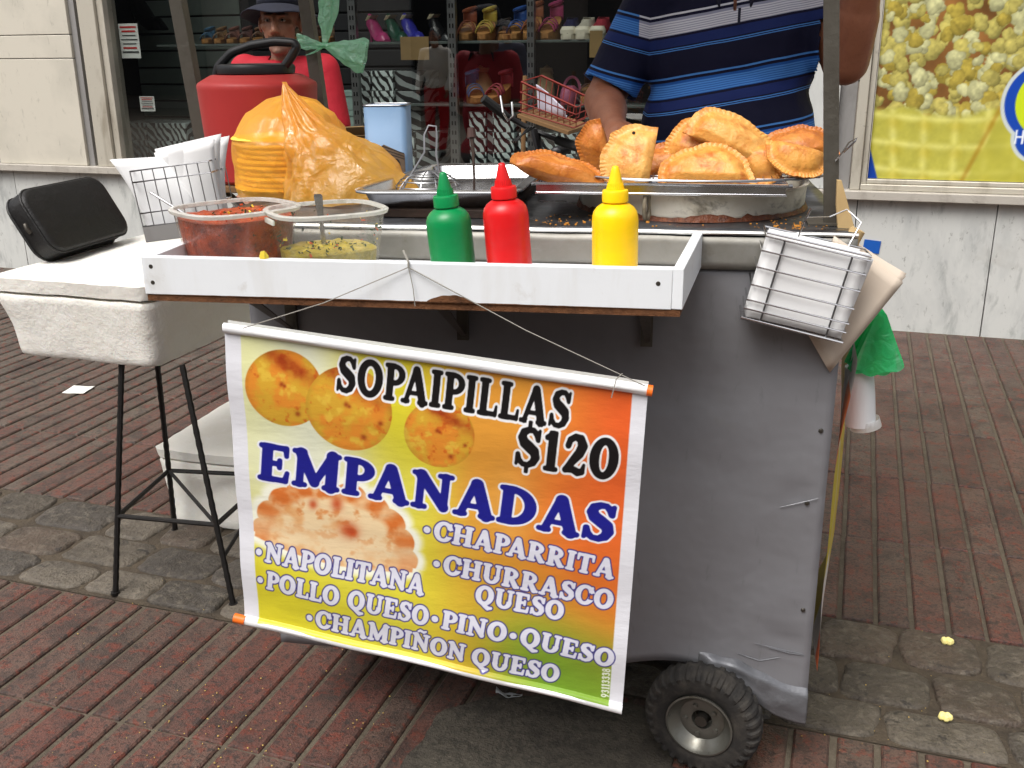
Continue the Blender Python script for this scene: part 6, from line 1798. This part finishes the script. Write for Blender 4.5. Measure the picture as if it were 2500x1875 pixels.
m = MB(); m.tube([(0, -.168, .075), (0, -.172, .089), (0, -.168, .10)], .006, 8); m.build('clasp', screwm, cs)
# ================================================================== PEOPLE
def cap_mesh(mb, p0, p1, r0, r1, n=16):
    p0, p1 = Vector(p0), Vector(p1)
    d = (p1 - p0); L = d.length; d = d.normalized() if L > 1e-6 else Vector((0, 0, 1))
    pts, rs = [], []
    for k in range(6):
        a = math.pi / 2 * (1 - k / 5)
        pts.append(p0 - d * r0 * math.sin(a) * .999); rs.append(max(.0006, r0 * math.cos(a)))
    for k in range(1, 6):
        a = math.pi / 2 * k / 5
        pts.append(p1 + d * r1 * math.sin(a) * .999); rs.append(max(.0006, r1 * math.cos(a)))
    pts[5] = p0; pts.insert(6, p1); rs[5] = r0; rs.insert(6, r1)
    mb.tube(pts, rs, n)
def ell_mesh(mb, c, r, M=None, n=20):
    loops = []
    for i in range(13):
        a = math.pi * (i / 12 - .5) * .998
        loops.append([(r[0] * math.cos(a) * math.cos(2 * math.pi * k / n), r[1] * math.cos(a) * math.sin(2 * math.pi * k / n), r[2] * math.sin(a)) for k in range(n)])
    mb.loft(loops, M=T(*c) @ (M if M is not None else Matrix.Identity(4)))
def fuse(shapes, voxel, iters=4):
    mb = MB()
    for s in shapes:
        if s[0] == 'c': cap_mesh(mb, *s[1:])
        else: ell_mesh(mb, *s[1:])
    me = bpy.data.meshes.new('tmp'); me.from_pydata(mb.v, [], mb.f)
    bm = bmesh.new(); bm.from_mesh(me); bmesh.ops.recalc_face_normals(bm, faces=bm.faces); bm.to_mesh(me); bm.free()
    o = bpy.data.objects.new('tmp', me); COL.objects.link(o)
    q = o.modifiers.new('r', 'REMESH'); q.mode = 'VOXEL'; q.voxel_size = voxel
    dg = bpy.context.evaluated_depsgraph_get()
    out = bpy.data.meshes.new_from_object(o.evaluated_get(dg))
    bpy.data.objects.remove(o); bpy.data.meshes.remove(me)
    bm = bmesh.new(); bm.from_mesh(out)
    for _ in range(iters):
        bmesh.ops.smooth_vert(bm, verts=bm.verts, factor=.5, use_axis_x=True, use_axis_y=True, use_axis_z=True)
    bm.to_mesh(out); bm.free()
    return out
def mesh_obj(name, me, m, parent, color=None, solid=0):
    me.materials.clear(); me.materials.append(m)
    if color:
        at = me.color_attributes.new('tone', 'FLOAT_COLOR', 'POINT')
        c = np.array([(*color(v.co), 1) for v in me.vertices], np.float32)
        at.data.foreach_set('color', c.ravel())
    me.shade_smooth(); me.name = name
    o = bpy.data.objects.new(name, me); COL.objects.link(o); o.parent = parent
    if solid:
        q = o.modifiers.new('thick', 'SOLIDIFY'); q.thickness = solid; q.offset = -1
    return o
def cut(me, keep, planes=()):
    """keep the faces wanted; planes: (point, normal, reach) that the cut edge is drawn onto"""
    bm = bmesh.new(); bm.from_mesh(me)
    bmesh.ops.delete(bm, geom=[f for f in bm.faces if not keep(f.calc_center_median())], context='FACES')
    for v in bm.verts:
        if v.is_boundary:
            for p, n, reach in planes:
                d = (v.co - p).dot(n)
                if abs(d) < reach and (v.co - p).length < .25:
                    v.co -= n * d
    bm.to_mesh(me); bm.free(); return me
def hand(wr, tip_dir, palm_n, s=1.0, curl=.5, side=1):
    """five separate fingers rooted in a palm; palm_n points out of the palm, thumb on the side given"""
    d = Vector(tip_dir).normalized(); n = Vector(palm_n); n = (n - d * n.dot(d)).normalized(); l = d.cross(n) * side
    wr = Vector(wr)
    sh = [('c', wr, wr + d * .045 * s, .026 * s, .030 * s), ('c', wr + d * .05 * s + l * .022 * s, wr + d * .085 * s + l * .026 * s, .016 * s, .013 * s), ('c', wr + d * .05 * s - l * .02 * s, wr + d * .082 * s - l * .026 * s, .016 * s, .013 * s), ('c', wr + d * .05 * s, wr + d * .088 * s, .017 * s, .014 * s)]
    for k, (off, ln) in enumerate(((.030, .066), (.0105, .076), (-.0095, .071), (-.029, .056))):
        b = wr + d * (.088 - .003 * abs(k - 1)) * s + l * off * s
        a = curl * (.8 + .1 * k)
        d1 = (d * math.cos(a * .6) + n * math.sin(a * .6)); d2 = (d * math.cos(a * 1.5) + n * math.sin(a * 1.5)); d3 = (d * math.cos(a * 2.2) + n * math.sin(a * 2.2))
        p1 = b + d1 * ln * .46 * s; p2 = p1 + d2 * ln * .32 * s; p3 = p2 + d3 * ln * .24 * s
        sh += [('c', b, p1, .0095 * s, .0085 * s, 10), ('c', p1, p2, .0085 * s, .0078 * s, 10), ('c', p2, p3, .0078 * s, .0065 * s, 10)]
    b = wr + d * .025 * s + l * .026 * s
    p1 = b + (d * .6 + l * .7 + n * .35).normalized() * .042 * s; p2 = p1 + (d * .85 + l * .3 + n * .5 * curl).normalized() * .034 * s
    sh += [('c', b, p1, .014 * s, .0115 * s, 10), ('c', p1, p2, .0108 * s, .008 * s, 10)]
    return sh
def head_shapes(c, s=1.0, yaw=0.0, wide=1.0):
    """c = point between the ears; face looks along -y"""
    R = RZ(yaw)
    def P(x, y, z): return Vector(c) + (R @ Vector((x * wide, y, z))) * s
    def E(x, y, z, a, b, d): return ('e', P(x, y, z), (a * s * wide, b * s, d * s), R)
    return [E(0, .012, .045, .076, .096, .088), E(0, -.022, -.02, .062, .074, .085), E(0, -.05, -.085, .040, .042, .034), E(0, -.078, -.098, .022, .018, .016),
            E(.045, -.052, -.005, .022, .026, .022), E(-.045, -.052, -.005, .022, .026, .022),
            ('c', P(0, -.090, .028), P(0, -.112, -.022), .010 * s, .0135 * s), E(.012, -.098, -.027, .010, .011, .009), E(-.012, -.098, -.027, .010, .011, .009),
            ('c', P(.038, -.083, .036), P(.012, -.090, .033), .008 * s, .009 * s), ('c', P(-.038, -.083, .036), P(-.012, -.090, .033), .008 * s, .009 * s),
            ('c', P(.018, -.092, -.062), P(-.018, -.092, -.062), .006 * s, .006 * s), ('c', P(.015, -.090, -.072), P(-.015, -.090, -.072), .0065 * s, .0065 * s),
            E(.080, .012, .002, .010, .020, .032), E(-.080, .012, .002, .010, .020, .032)]
skin = mat('skin', (1, 1, 1), .48, attr='tone', layers=[(rgb(112, 62, 46), 34, .48, .7, .28), (rgb(190, 130, 104), 14, .52, .75, .22), (rgb(60, 34, 26), 260, .60, .68, .35, (1, 1, .25))], bump=[(220, .15, .001)], sss=.12)
def skin_tone(base, headc=None, s=1.0, yaw=0.0, stub=0.0, mous=0.0, hairline=False, haircol=(20, 16, 14)):
    RI = RZ(-yaw)
    b = Vector(rgb(*base))
    lipc = Vector(rgb(int(base[0] * .86), int(base[1] * .68), int(base[2] * .66)))
    hc = Vector(rgb(*haircol)); st = Vector(rgb(118, 112, 108))
    def f(p):
        c = b * (1 + .12 * nz(p, 9, 2) + .06 * nz(p, 30, 3))
        if headc is not None:
            q = (RI @ (p - Vector(headc))) / s
            if q.z > -.13:
                if q.y < -.05:
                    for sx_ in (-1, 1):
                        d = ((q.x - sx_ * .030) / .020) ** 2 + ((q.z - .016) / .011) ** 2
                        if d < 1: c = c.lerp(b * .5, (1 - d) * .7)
                        if abs(q.x - sx_ * .028) < .022 and abs(q.z - .041 - .1 * (.028 - abs(q.x))) < .006: c = c.lerp(hc, .8)
                    if abs(q.x) < .024 and abs(q.z + .067) < .009: c = c.lerp(lipc, .8)
                    if abs(q.x) < .003 + .02 and abs(q.z + .0668) < .0018: c = lipc * .5
                    if mous and abs(q.x) < .034 and -.061 < q.z < -.040: c = c.lerp(hc, mous)
                if stub and q.z < -.05 and q.y < .03: c = c.lerp(st, stub * min(1, (-.05 - q.z) / .03) * (.6 + .5 * nz(p, 160, 4)))
                if hairline and (q.y > .03 or q.z > .075) and q.z > -.05: c = hc
        return c
    return f
eyew = mat('eye_white', rgb(150, 138, 128), .25); eyed = mat('eye_dark', rgb(24, 18, 16), .15)
def eyes(t, c, s=1.0, yaw=0.0):
    for sx_ in (-1, 1):
        p = Vector(c) + (RZ(yaw) @ Vector((sx_ * .030, -.0805, .016))) * s
        m = MB(); ell_mesh(m, p, (.0115 * s, .0090 * s, .0056 * s), RZ(yaw)); o = m.build('eye', eyew, t)
        m = MB(); ell_mesh(m, p + (RZ(yaw) @ Vector((0, -.0062, 0))) * s, (.0054 * s, .0042 * s, .0050 * s)); m.build('iris', eyed, o)

shoe_black = mat('black_shoe_leather', rgb(22, 20, 20), .4)
# --- the vendor behind the cart
def vendor():
    U0, V0 = -.165, .93
    M = CM @ T(U0, V0, 0)
    t = thing('person', 'man in a navy polo with blue and white stripes standing behind the empanadas', 'person', M)
    X = lambda u, v, z: Vector((u - U0, v - V0, z))
    shL, shR = Vector((-.175, .02, 1.425)), Vector((.175, .02, 1.425))      # image left / image right
    elL, wrL = X(-.462, .895, 1.175), X(-.425, .70, 1.128)
    elR, wrR = X(.090, .85, 1.262), X(.105, .72, 1.50)
    hc = Vector((0, -.01, 1.635))
    arms = [('c', shL, shL.lerp(elL, .45), .062, .058), ('c', shL.lerp(elL, .45), elL, .056, .047), ('c', elL, elL.lerp(wrL, .4), .050, .048), ('c', elL.lerp(wrL, .35), wrL, .047, .030),
            ('c', shR, shR.lerp(elR, .5), .062, .058), ('c', shR.lerp(elR, .5), elR, .058, .050), ('c', elR, elR.lerp(wrR, .4), .054, .052), ('c', elR.lerp(wrR, .35), wrR, .050, .031)]
    torso = [('e', (0, -.005, 1.09), (.198, .158, .20)), ('e', (0, -.03, 1.05), (.165, .150, .15)), ('e', (0, .0, 1.28), (.192, .125, .18)), ('c', shL * .9 + Vector((0, 0, .14)), shR * .9 + Vector((0, 0, .14)), .060, .060), ('e', (0, .02, .93), (.165, .13, .13)),
             ('c', Vector((0, .025, 1.40)), Vector((0, .005, 1.55)), .064, .056)]
    legs = []
    for sx_ in (-1, 1):
        legs += [('c', (sx_ * .09, .02, .9), (sx_ * .10, .0, .50), .088, .060), ('c', (sx_ * .10, .0, .50), (sx_ * .10, .03, .09), .058, .040), ('c', (sx_ * .10, .06, .05), (sx_ * .11, -.10, .035), .045, .035)]
    hands = hand(wrL, (.25, -1, -.28), (.25, -.1, -1), 1.0, .55, 1) + hand(wrR, (.05, -.5, .9), (-.6, -.6, -.2), 1.0, 1.1, -1)
    me = fuse(arms + torso + legs + hands + head_shapes(hc), .0055, 3)
    mesh_obj('body', me, skin, t, skin_tone((156, 100, 74), hc, hairline=True))
    eyes(t, hc)
    # polo shirt
    def fat(shs, e): return [(('c', s[1], s[2], s[3] + e, s[4] + e) if s[0] == 'c' else ('e', s[1], tuple(r + e for r in s[2]))) for s in shs]
    hemL = shL.lerp(elL, .88); axL = (elL - shL).normalized()
    hemR = shR.lerp(elR, .58); axR = (elR - shR).normalized()
    sl = [('c', shL, hemL + axL * .06, .068, .072), ('c', shR, hemR + axR * .06, .068, .072)]
    me = fuse(sl + fat(torso[:5], .014) + [('c', Vector((0, .02, 1.38)), Vector((0, .01, 1.52)), .074, .076)], .0075, 5)
    def keep(p):
        if p.x < -.212 and (p - hemL).dot(axL) > 0: return False
        if p.x > .19 and p.z > 1.2 and (p - hemR).dot(axR) > 0 and ((p - hemR) - axR * (p - hemR).dot(axR)).length < .10: return False
        if p.z < .90: return False
        if p.z > 1.478 + .16 * (p.y): return False
        if p.y < -.02 and p.z > 1.375 and abs(p.x) < (p.z - 1.375) * .35: return False      # open placket
        return True
    cut(me, keep, ((hemL, axL, .012), (hemR, axR, .012), (Vector((0, 0, .90)), Vector((0, 0, 1)), .012)))
    # folds
    for v in me.vertices:
        c = v.co
        fo = .004 * nz((c.x * 7 + c.z * 6, c.y * 8, c.z * 9 - c.x * 9), 1, 3) + .0025 * nz((c.x * 16, c.y * 16, c.z * 26), 1, 7)
        v.co = c + v.normal * fo
    shirt_m = stripe_mat()
    mesh_obj('polo_shirt', me, shirt_m, t, solid=.003)
    navy = mat('navy_knit', rgb(24, 24, 46), .8)
    m = MB()
    for sx_ in (-1, 1):
        m.grid(lambda a, b, sx_=sx_: (sx_ * (.03 + .055 * math.sin(a * math.pi / 2)) * (1 + .15 * b), -.105 + .16 * a + .0 * b - .012 * b * (1 - a), 1.415 + .085 * a ** .6 - .045 * b + .01), 10, 5)
    m.build('collar', navy, t, smooth=180, solid=.004)
    m = MB(); m.loft([[(x, y, z) for x in (.006, .012)for y in (-.150,)] + [(.012, -.147, z), (.006, -.147, z)] for z in (1.345, 1.378)]); m.build('placket', navy, t)
    me = fuse(fat(legs, .012)[0:2] + fat(legs, .012)[3:5] + [('e', (0, .02, .90), (.178, .142, .12))], .012, 3)
    cut(me, lambda p: .09 < p.z < .98)
    mesh_obj('trousers', me, mat('dark_trousers', rgb(44, 44, 52), .85), t)
    # hair cap
    m = MB(); ell_mesh(m, hc + Vector((0, .022, .055)), (.079, .098, .088)); me2 = m.build('hair', mat('black_hair', rgb(20, 17, 16), .6, bump=[(200, .6, .003)]), t)
    return t
def stripe_mat():
    m = bpy.data.materials.new('striped_jersey'); m.use_nodes = True
    nt = m.node_tree; b = nt.nodes['Principled BSDF']
    tc = _node(nt, 'ShaderNodeTexCoord'); sp_ = _node(nt, 'ShaderNodeSeparateXYZ'); nt.links.new(tc.outputs['Object'], sp_.inputs[0])
    def mth(op, a, b_):
        n = _node(nt, 'ShaderNodeMath', operation=op)
        for i, v in enumerate((a, b_)):
            if isinstance(v, (int, float)): n.inputs[i].default_value = v
            else: nt.links.new(v, n.inputs[i])
        return n.outputs[0]
    nx = noisef(nt, tc.outputs['Object'], 5, 2, .5, 0, 1)
    xin = mth('MAXIMUM', sp_.outputs[0], -.19); xsl = mth('MINIMUM', mth('ADD', sp_.outputs[0], .19), 0)
    zz = mth('ADD', mth('SUBTRACT', sp_.outputs[2], mth('MULTIPLY', xin, .17)), mth('MULTIPLY', nx, .010))
    zz = mth('ADD', zz, mth('MULTIPLY', xsl, .28))
    Z0, PER = 1.3985, .1395
    ph = mth('FRACT', mth('DIVIDE', mth('SUBTRACT', Z0, zz), PER), 0)
    def ramp(stops):
        r = _node(nt, 'ShaderNodeValToRGB'); r.color_ramp.interpolation = 'CONSTANT'
        e = r.color_ramp.elements
        while len(e) > 1: e.remove(e[-1])
        e[0].position = 0; e[0].color = (*stops[0][1], 1)
        for p, c in stops[1:]:
            q = e.new(p); q.color = (*c, 1)
        nt.links.new(ph, r.inputs[0]); return r.outputs[0]
    nv, md, lt, bl_, wh, wm = rgb(19, 20, 44), rgb(29, 43, 96), rgb(74, 130, 200), rgb(34, 84, 158), rgb(206, 206, 214), rgb(146, 148, 168)
    fine = []
    p = .12
    for k in range(6):
        fine += [(p, 'A'), (p + .024, 'B')]; p += .036
    def st(A, B): return [(0, A), (.030, nv), (.075, B)] + [(q, A if c == 'A' else B) for q, c in fine] + [(.335, nv), (.375, md), (.52, nv), (.545, lt), (.56, nv), (.575, lt), (.59, nv)]
    c1 = ramp(st(lt, bl_)); c2 = ramp(st(wh, wm))
    top = mth('GREATER_THAN', zz, Z0 - .058); top2 = mth('LESS_THAN', mth('ABSOLUTE', sp_.outputs[0], 0), .215)
    low = mth('LESS_THAN', zz, Z0 + .006)
    c = mixc(nt, mth('MULTIPLY', mth('MULTIPLY', top, top2), low), c1, c2)
    nt.links.new(c, b.inputs['Base Color']); b.inputs['Roughness'].default_value = .8; b.inputs['Specular IOR Level'].default_value = .2
    f = noisef(nt, tc.outputs['Object'], 300, 2, .5, .2, .8); f2 = noisef(nt, tc.outputs['Object'], 12, 3, .5, .2, .8)
    b1 = _node(nt, 'ShaderNodeBump'); b1.inputs['Strength'].default_value = .3; b1.inputs['Distance'].default_value = .001; nt.links.new(f, b1.inputs['Height'])
    b2 = _node(nt, 'ShaderNodeBump'); b2.inputs['Strength'].default_value = .35; b2.inputs['Distance'].default_value = .012; nt.links.new(f2, b2.inputs['Height']); nt.links.new(b1.outputs[0], b2.inputs['Normal'])
    nt.links.new(b2.outputs[0], b.inputs['Normal'])
    return m
vt = vendor()

# --- the man in the hat, seated by the window
def hat_man():
    c0 = at_d(592 * K, 82 * K, 4.02)
    hc = Vector((0, .085, 1.338)); LIFT = .056; yaw = R_(6)
    M = T(c0.x, c0.y, LIFT) @ RZ(R_(12))
    t = thing('person', 'man in a dark bucket hat and red polo sitting behind the red cooler', 'person', M)
    sh = {s: Vector((s * .165, .10, 1.165)) for s in (-1, 1)}
    el = {s: Vector((s * .22, .06, .87)) for s in (-1, 1)}; wr = {s: Vector((s * .10, -.16, .70)) for s in (-1, 1)}
    torso = [('e', (0, .11, .84), (.155, .12, .24)), ('e', (0, .10, 1.05), (.16, .11, .16)), ('c', (-.14, .10, 1.155), (.14, .10, 1.155), .056, .056), ('e', (0, .13, .62), (.16, .14, .11))]
    neck = [('c', (0, .105, 1.15), (0, .09, 1.27), .052, .047)]
    arms = []; legs = []; hands = []
    for s in (-1, 1):
        arms += [('c', sh[s], el[s], .052, .042), ('c', el[s], wr[s], .043, .028)]
        legs += [('c', (s * .09, .12, .60), (s * .13, -.32, .58), .078, .058), ('c', (s * .13, -.32, .58), (s * .09 + .16, -.24, .09), .056, .038), ('c', (s * .09 + .16, -.22, .05), (s * .10 + .17, -.38, .035), .043, .034)]
        hands += hand(wr[s], (-s * .4, -.9, -.1), (0, 0, -1), .95, .5, s)
    me = fuse(torso + neck + arms + legs + hands + head_shapes(hc, 1.0, yaw, 1.0), .0048, 3)
    mesh_obj('body', me, skin, t, skin_tone((150, 102, 78), hc, 1.0, yaw, .6, .65))
    eyes(t, hc, 1.0, yaw)
    redc = mat('red_polo', rgb(172, 18, 38), .75, layers=[(rgb(150, 14, 30), 8, .45, .7, .4)], bump=[(10, .3, .012), (260, .2, .001)])
    fat = lambda shs, e: [(('c', s[1], s[2], s[3] + e, s[4] + e) if s[0] == 'c' else ('e', s[1], tuple(r + e for r in s[2]))) for s in shs]
    me = fuse(fat(torso, .010) + [('c', sh[s], sh[s].lerp(el[s], .75), .066, .066) for s in (-1, 1)], .008, 4)
    cut(me, lambda p: p.z > .56 and not (abs(p.x) > .17 and p.z < .94) and not (p.z > 1.205 and abs(p.x) < .055))
    mesh_obj('polo_shirt', me, redc, t, solid=.003)
    nav = mat('navy_collar', rgb(22, 24, 44), .8)
    m = MB()
    for s in (-1, 1):
        m.grid(lambda a, b, s=s: (s * (.012 + .062 * math.sin(a * math.pi / 2) + .018 * b), .02 + .15 * a - .012 * b * (1 - a) , 1.155 + .065 * a ** .7 - .055 * b + .02 * (1 - a)), 10, 5)
    m.build('collar', nav, t, smooth=180, solid=.004)
    m = MB()
    for s in (-1, 1):
        m.tube([(s * (.030 + .060 * math.sin(a * math.pi / 2) + .0), .008 + .15 * a - .012 * (1 - a), 1.10 + .065 * a ** .7 + .02 * (1 - a)) for a in [k / 8 for k in range(9)]], .0022, 5)
    m.build('collar_trim', mat('white_trim', rgb(220, 220, 224), .7), t)
    m = MB(); m.span((.06, -.018, 1.03), (.10, -.014, 1.038)); m.build('chest_mark', bpy.data.materials['white_trim'], t)
    me = fuse(fat(legs, .012)[0:2] + fat(legs, .012)[3:5] + [('e', (0, .13, .60), (.17, .15, .11))], .012, 3)
    cut(me, lambda p: .09 < p.z < .66)
    mesh_obj('trousers', me, mat('navy_trousers', rgb(30, 32, 44), .85), t)
    felt = mat('navy_hat', rgb(24, 27, 42), .85, layers=[(rgb(14, 15, 22), 9, .45, .7, .5)], bump=[(12, .3, .01), (240, .3, .001)])
    m = MB(); L = []
    prof = [(.078, .060), (.0875, .058), (.105, .050), (.130, .034), (.152, .018), (.153, .0155), (.130, .029), (.104, .045), (.088, .052)]
    crown = [(.089, .058), (.088, .085), (.083, .118), (.070, .140), (.04, .150), (.0, .150)]
    m.lathe(crown, 40, (0, 0, 0), sy=1.12)
    def brim(a, b):
        th = 2 * math.pi * a
        r = .086 + .068 * b
        return (r * math.cos(th), r * 1.12 * math.sin(th), .060 - .040 * b ** 1.3 + .007 * math.sin(2 * th + .6) * b + .005 * math.sin(5 * th) * b)
    m.grid(brim, 60, 8)
    m.build('hat', felt, t, smooth=180, solid=.004, M=T(hc.x, hc.y + .006, hc.z + .006) @ RZ(yaw) @ RX(R_(-9)))
    stl = thing('wooden_stool', 'plain wooden stool under the man in the hat', 'stool', M @ T(0, .13, -LIFT) @ Matrix.Diagonal((1, 1, 1.09, 1)))
    m = MB(); m.lathe([(0, .485), (.17, .485), (.175, .492), (.175, .508), (.17, .514), (0, .514)], 32); m.build('seat', wood, stl)
    for sx_ in (-1, 1):
        for sy_ in (-1, 1):
            m = MB(); m.tube([(sx_ * .15, sy_ * .15, 0), (sx_ * .11, sy_ * .11, .487)], .016, 8); m.build('leg', wood, stl)
    return t
ht = hat_man()

# --- two passers-by in the street behind the camera; the shop glass mirrors them
def shoes(t, feet):
    for a, b in feet:
        m = MB(); cap_mesh(m, Vector(a) + Vector((0, 0, -.004)), Vector(b) + Vector((0, -.012, 0)), .052, .044)
        m.build('shoe', shoe_black, t)
def passer(px, depth, label, top, bottom, hair, face_y, Hs=1.0, hood=False):
    p = at_d(px, 150, depth)
    yw = 2 * (WALL_Y + .03) - p.y
    M = T(p.x, yw, 0) @ RZ(math.pi if face_y < 0 else 0) @ Matrix.Scale(Hs, 4)
    # local figure looks along -y before the turn
    t = thing('person', label, 'person', M)
    torso = [('e', (0, 0, 1.20), (.165, .105, .24)), ('c', (-.145, 0, 1.40), (.145, 0, 1.40), .055, .055), ('e', (0, 0, .97), (.15, .11, .12))]
    arms = []; legs = []; hands = []
    for s in (-1, 1):
        e_, w_ = Vector((s * .24, .03, 1.12)), Vector((s * .22, -.12, .93))
        arms += [('c', (s * .17, 0, 1.40), e_, .05, .042), ('c', e_, w_, .042, .03)]
        hands += hand(w_, (0, -.4, -.9), (-s, 0, 0), .95, .5, s)
        legs += [('c', (s * .085, 0, .92), (s * .09, -.05 * s, .5), .082, .058), ('c', (s * .09, -.05 * s, .5), (s * .09, .06 * s, .09), .055, .04), ('c', (s * .09, .06 * s, .05), (s * .1, -.1 + .06 * s, .035), .042, .034)]
    hc = Vector((0, -.01, 1.60))
    me = fuse(torso + arms + legs + hands + head_shapes(hc) + [('c', (0, .01, 1.40), (0, 0, 1.52), .052, .05)], .009, 3)
    mesh_obj('body', me, skin, t, skin_tone((160, 108, 84), hc))
    fat = lambda shs, e: [(('c', s[1], s[2], s[3] + e, s[4] + e) if s[0] == 'c' else ('e', s[1], tuple(r + e for r in s[2]))) for s in shs]
    sh = fat(torso + arms, .018)
    if hood: sh.append(('e', (0, .06, 1.45), (.10, .07, .07)))
    me = fuse(sh, .012, 3); cut(me, lambda q: q.z > .90 and q.z < 1.50)
    mesh_obj('jacket', me, mat('top_' + hair, top, .85), t)
    me = fuse([s for k, s in enumerate(fat(legs, .014)) if k % 3 < 2] + [('e', (0, 0, .95), (.165, .125, .12))], .012, 3); cut(me, lambda q: .1 < q.z < .99)
    mesh_obj('trousers', me, mat('legs_' + hair, bottom, .85), t)
    shoes(t, [((q * .09, .06 * q, .052), (q * .1, -.1 + .06 * q, .044)) for q in (-1, 1)])
    m = MB(); ell_mesh(m, hc + Vector((0, .02, .05)), (.082, .10, .09)); m.build('hair', mat('hair_' + hair, rgb(18, 15, 14), .6), t)
    return t
shoes(vt, [((q * .10, .05, .052), (q * .11, -.10, .044)) for q in (-1, 1)])
shoes(ht, [((q * .09 + .16, -.22, .0), (q * .10 + .17, -.38, -.012)) for q in (-1, 1)])
passer(1063, 12.5, 'person in a grey hoodie and red trousers walking away, mirrored in the shop glass', rgb(214, 208, 198), rgb(200, 30, 40), 'a', -1, .89, True)
passer(1240, 12.0, 'person in a dark jacket walking away, mirrored dimly in the shop glass', rgb(92, 92, 112), rgb(60, 60, 70), 'b', -1, .92)

# ================================================================== CANOPY OVER THE CART (held by the posts; out of the frame, it shades the counter)
cn = MB()
cn.grid(lambda a, b: (-1.62 + 1.78 * a, -.02 + 1.02 * b, 2.17 + .03 * math.sin(math.pi * a) * math.sin(math.pi * b)), 20, 14)
o = cn.build('canopy', mat('canopy_cloth', rgb(120, 112, 100), .85), cart, smooth=180, solid=.004)
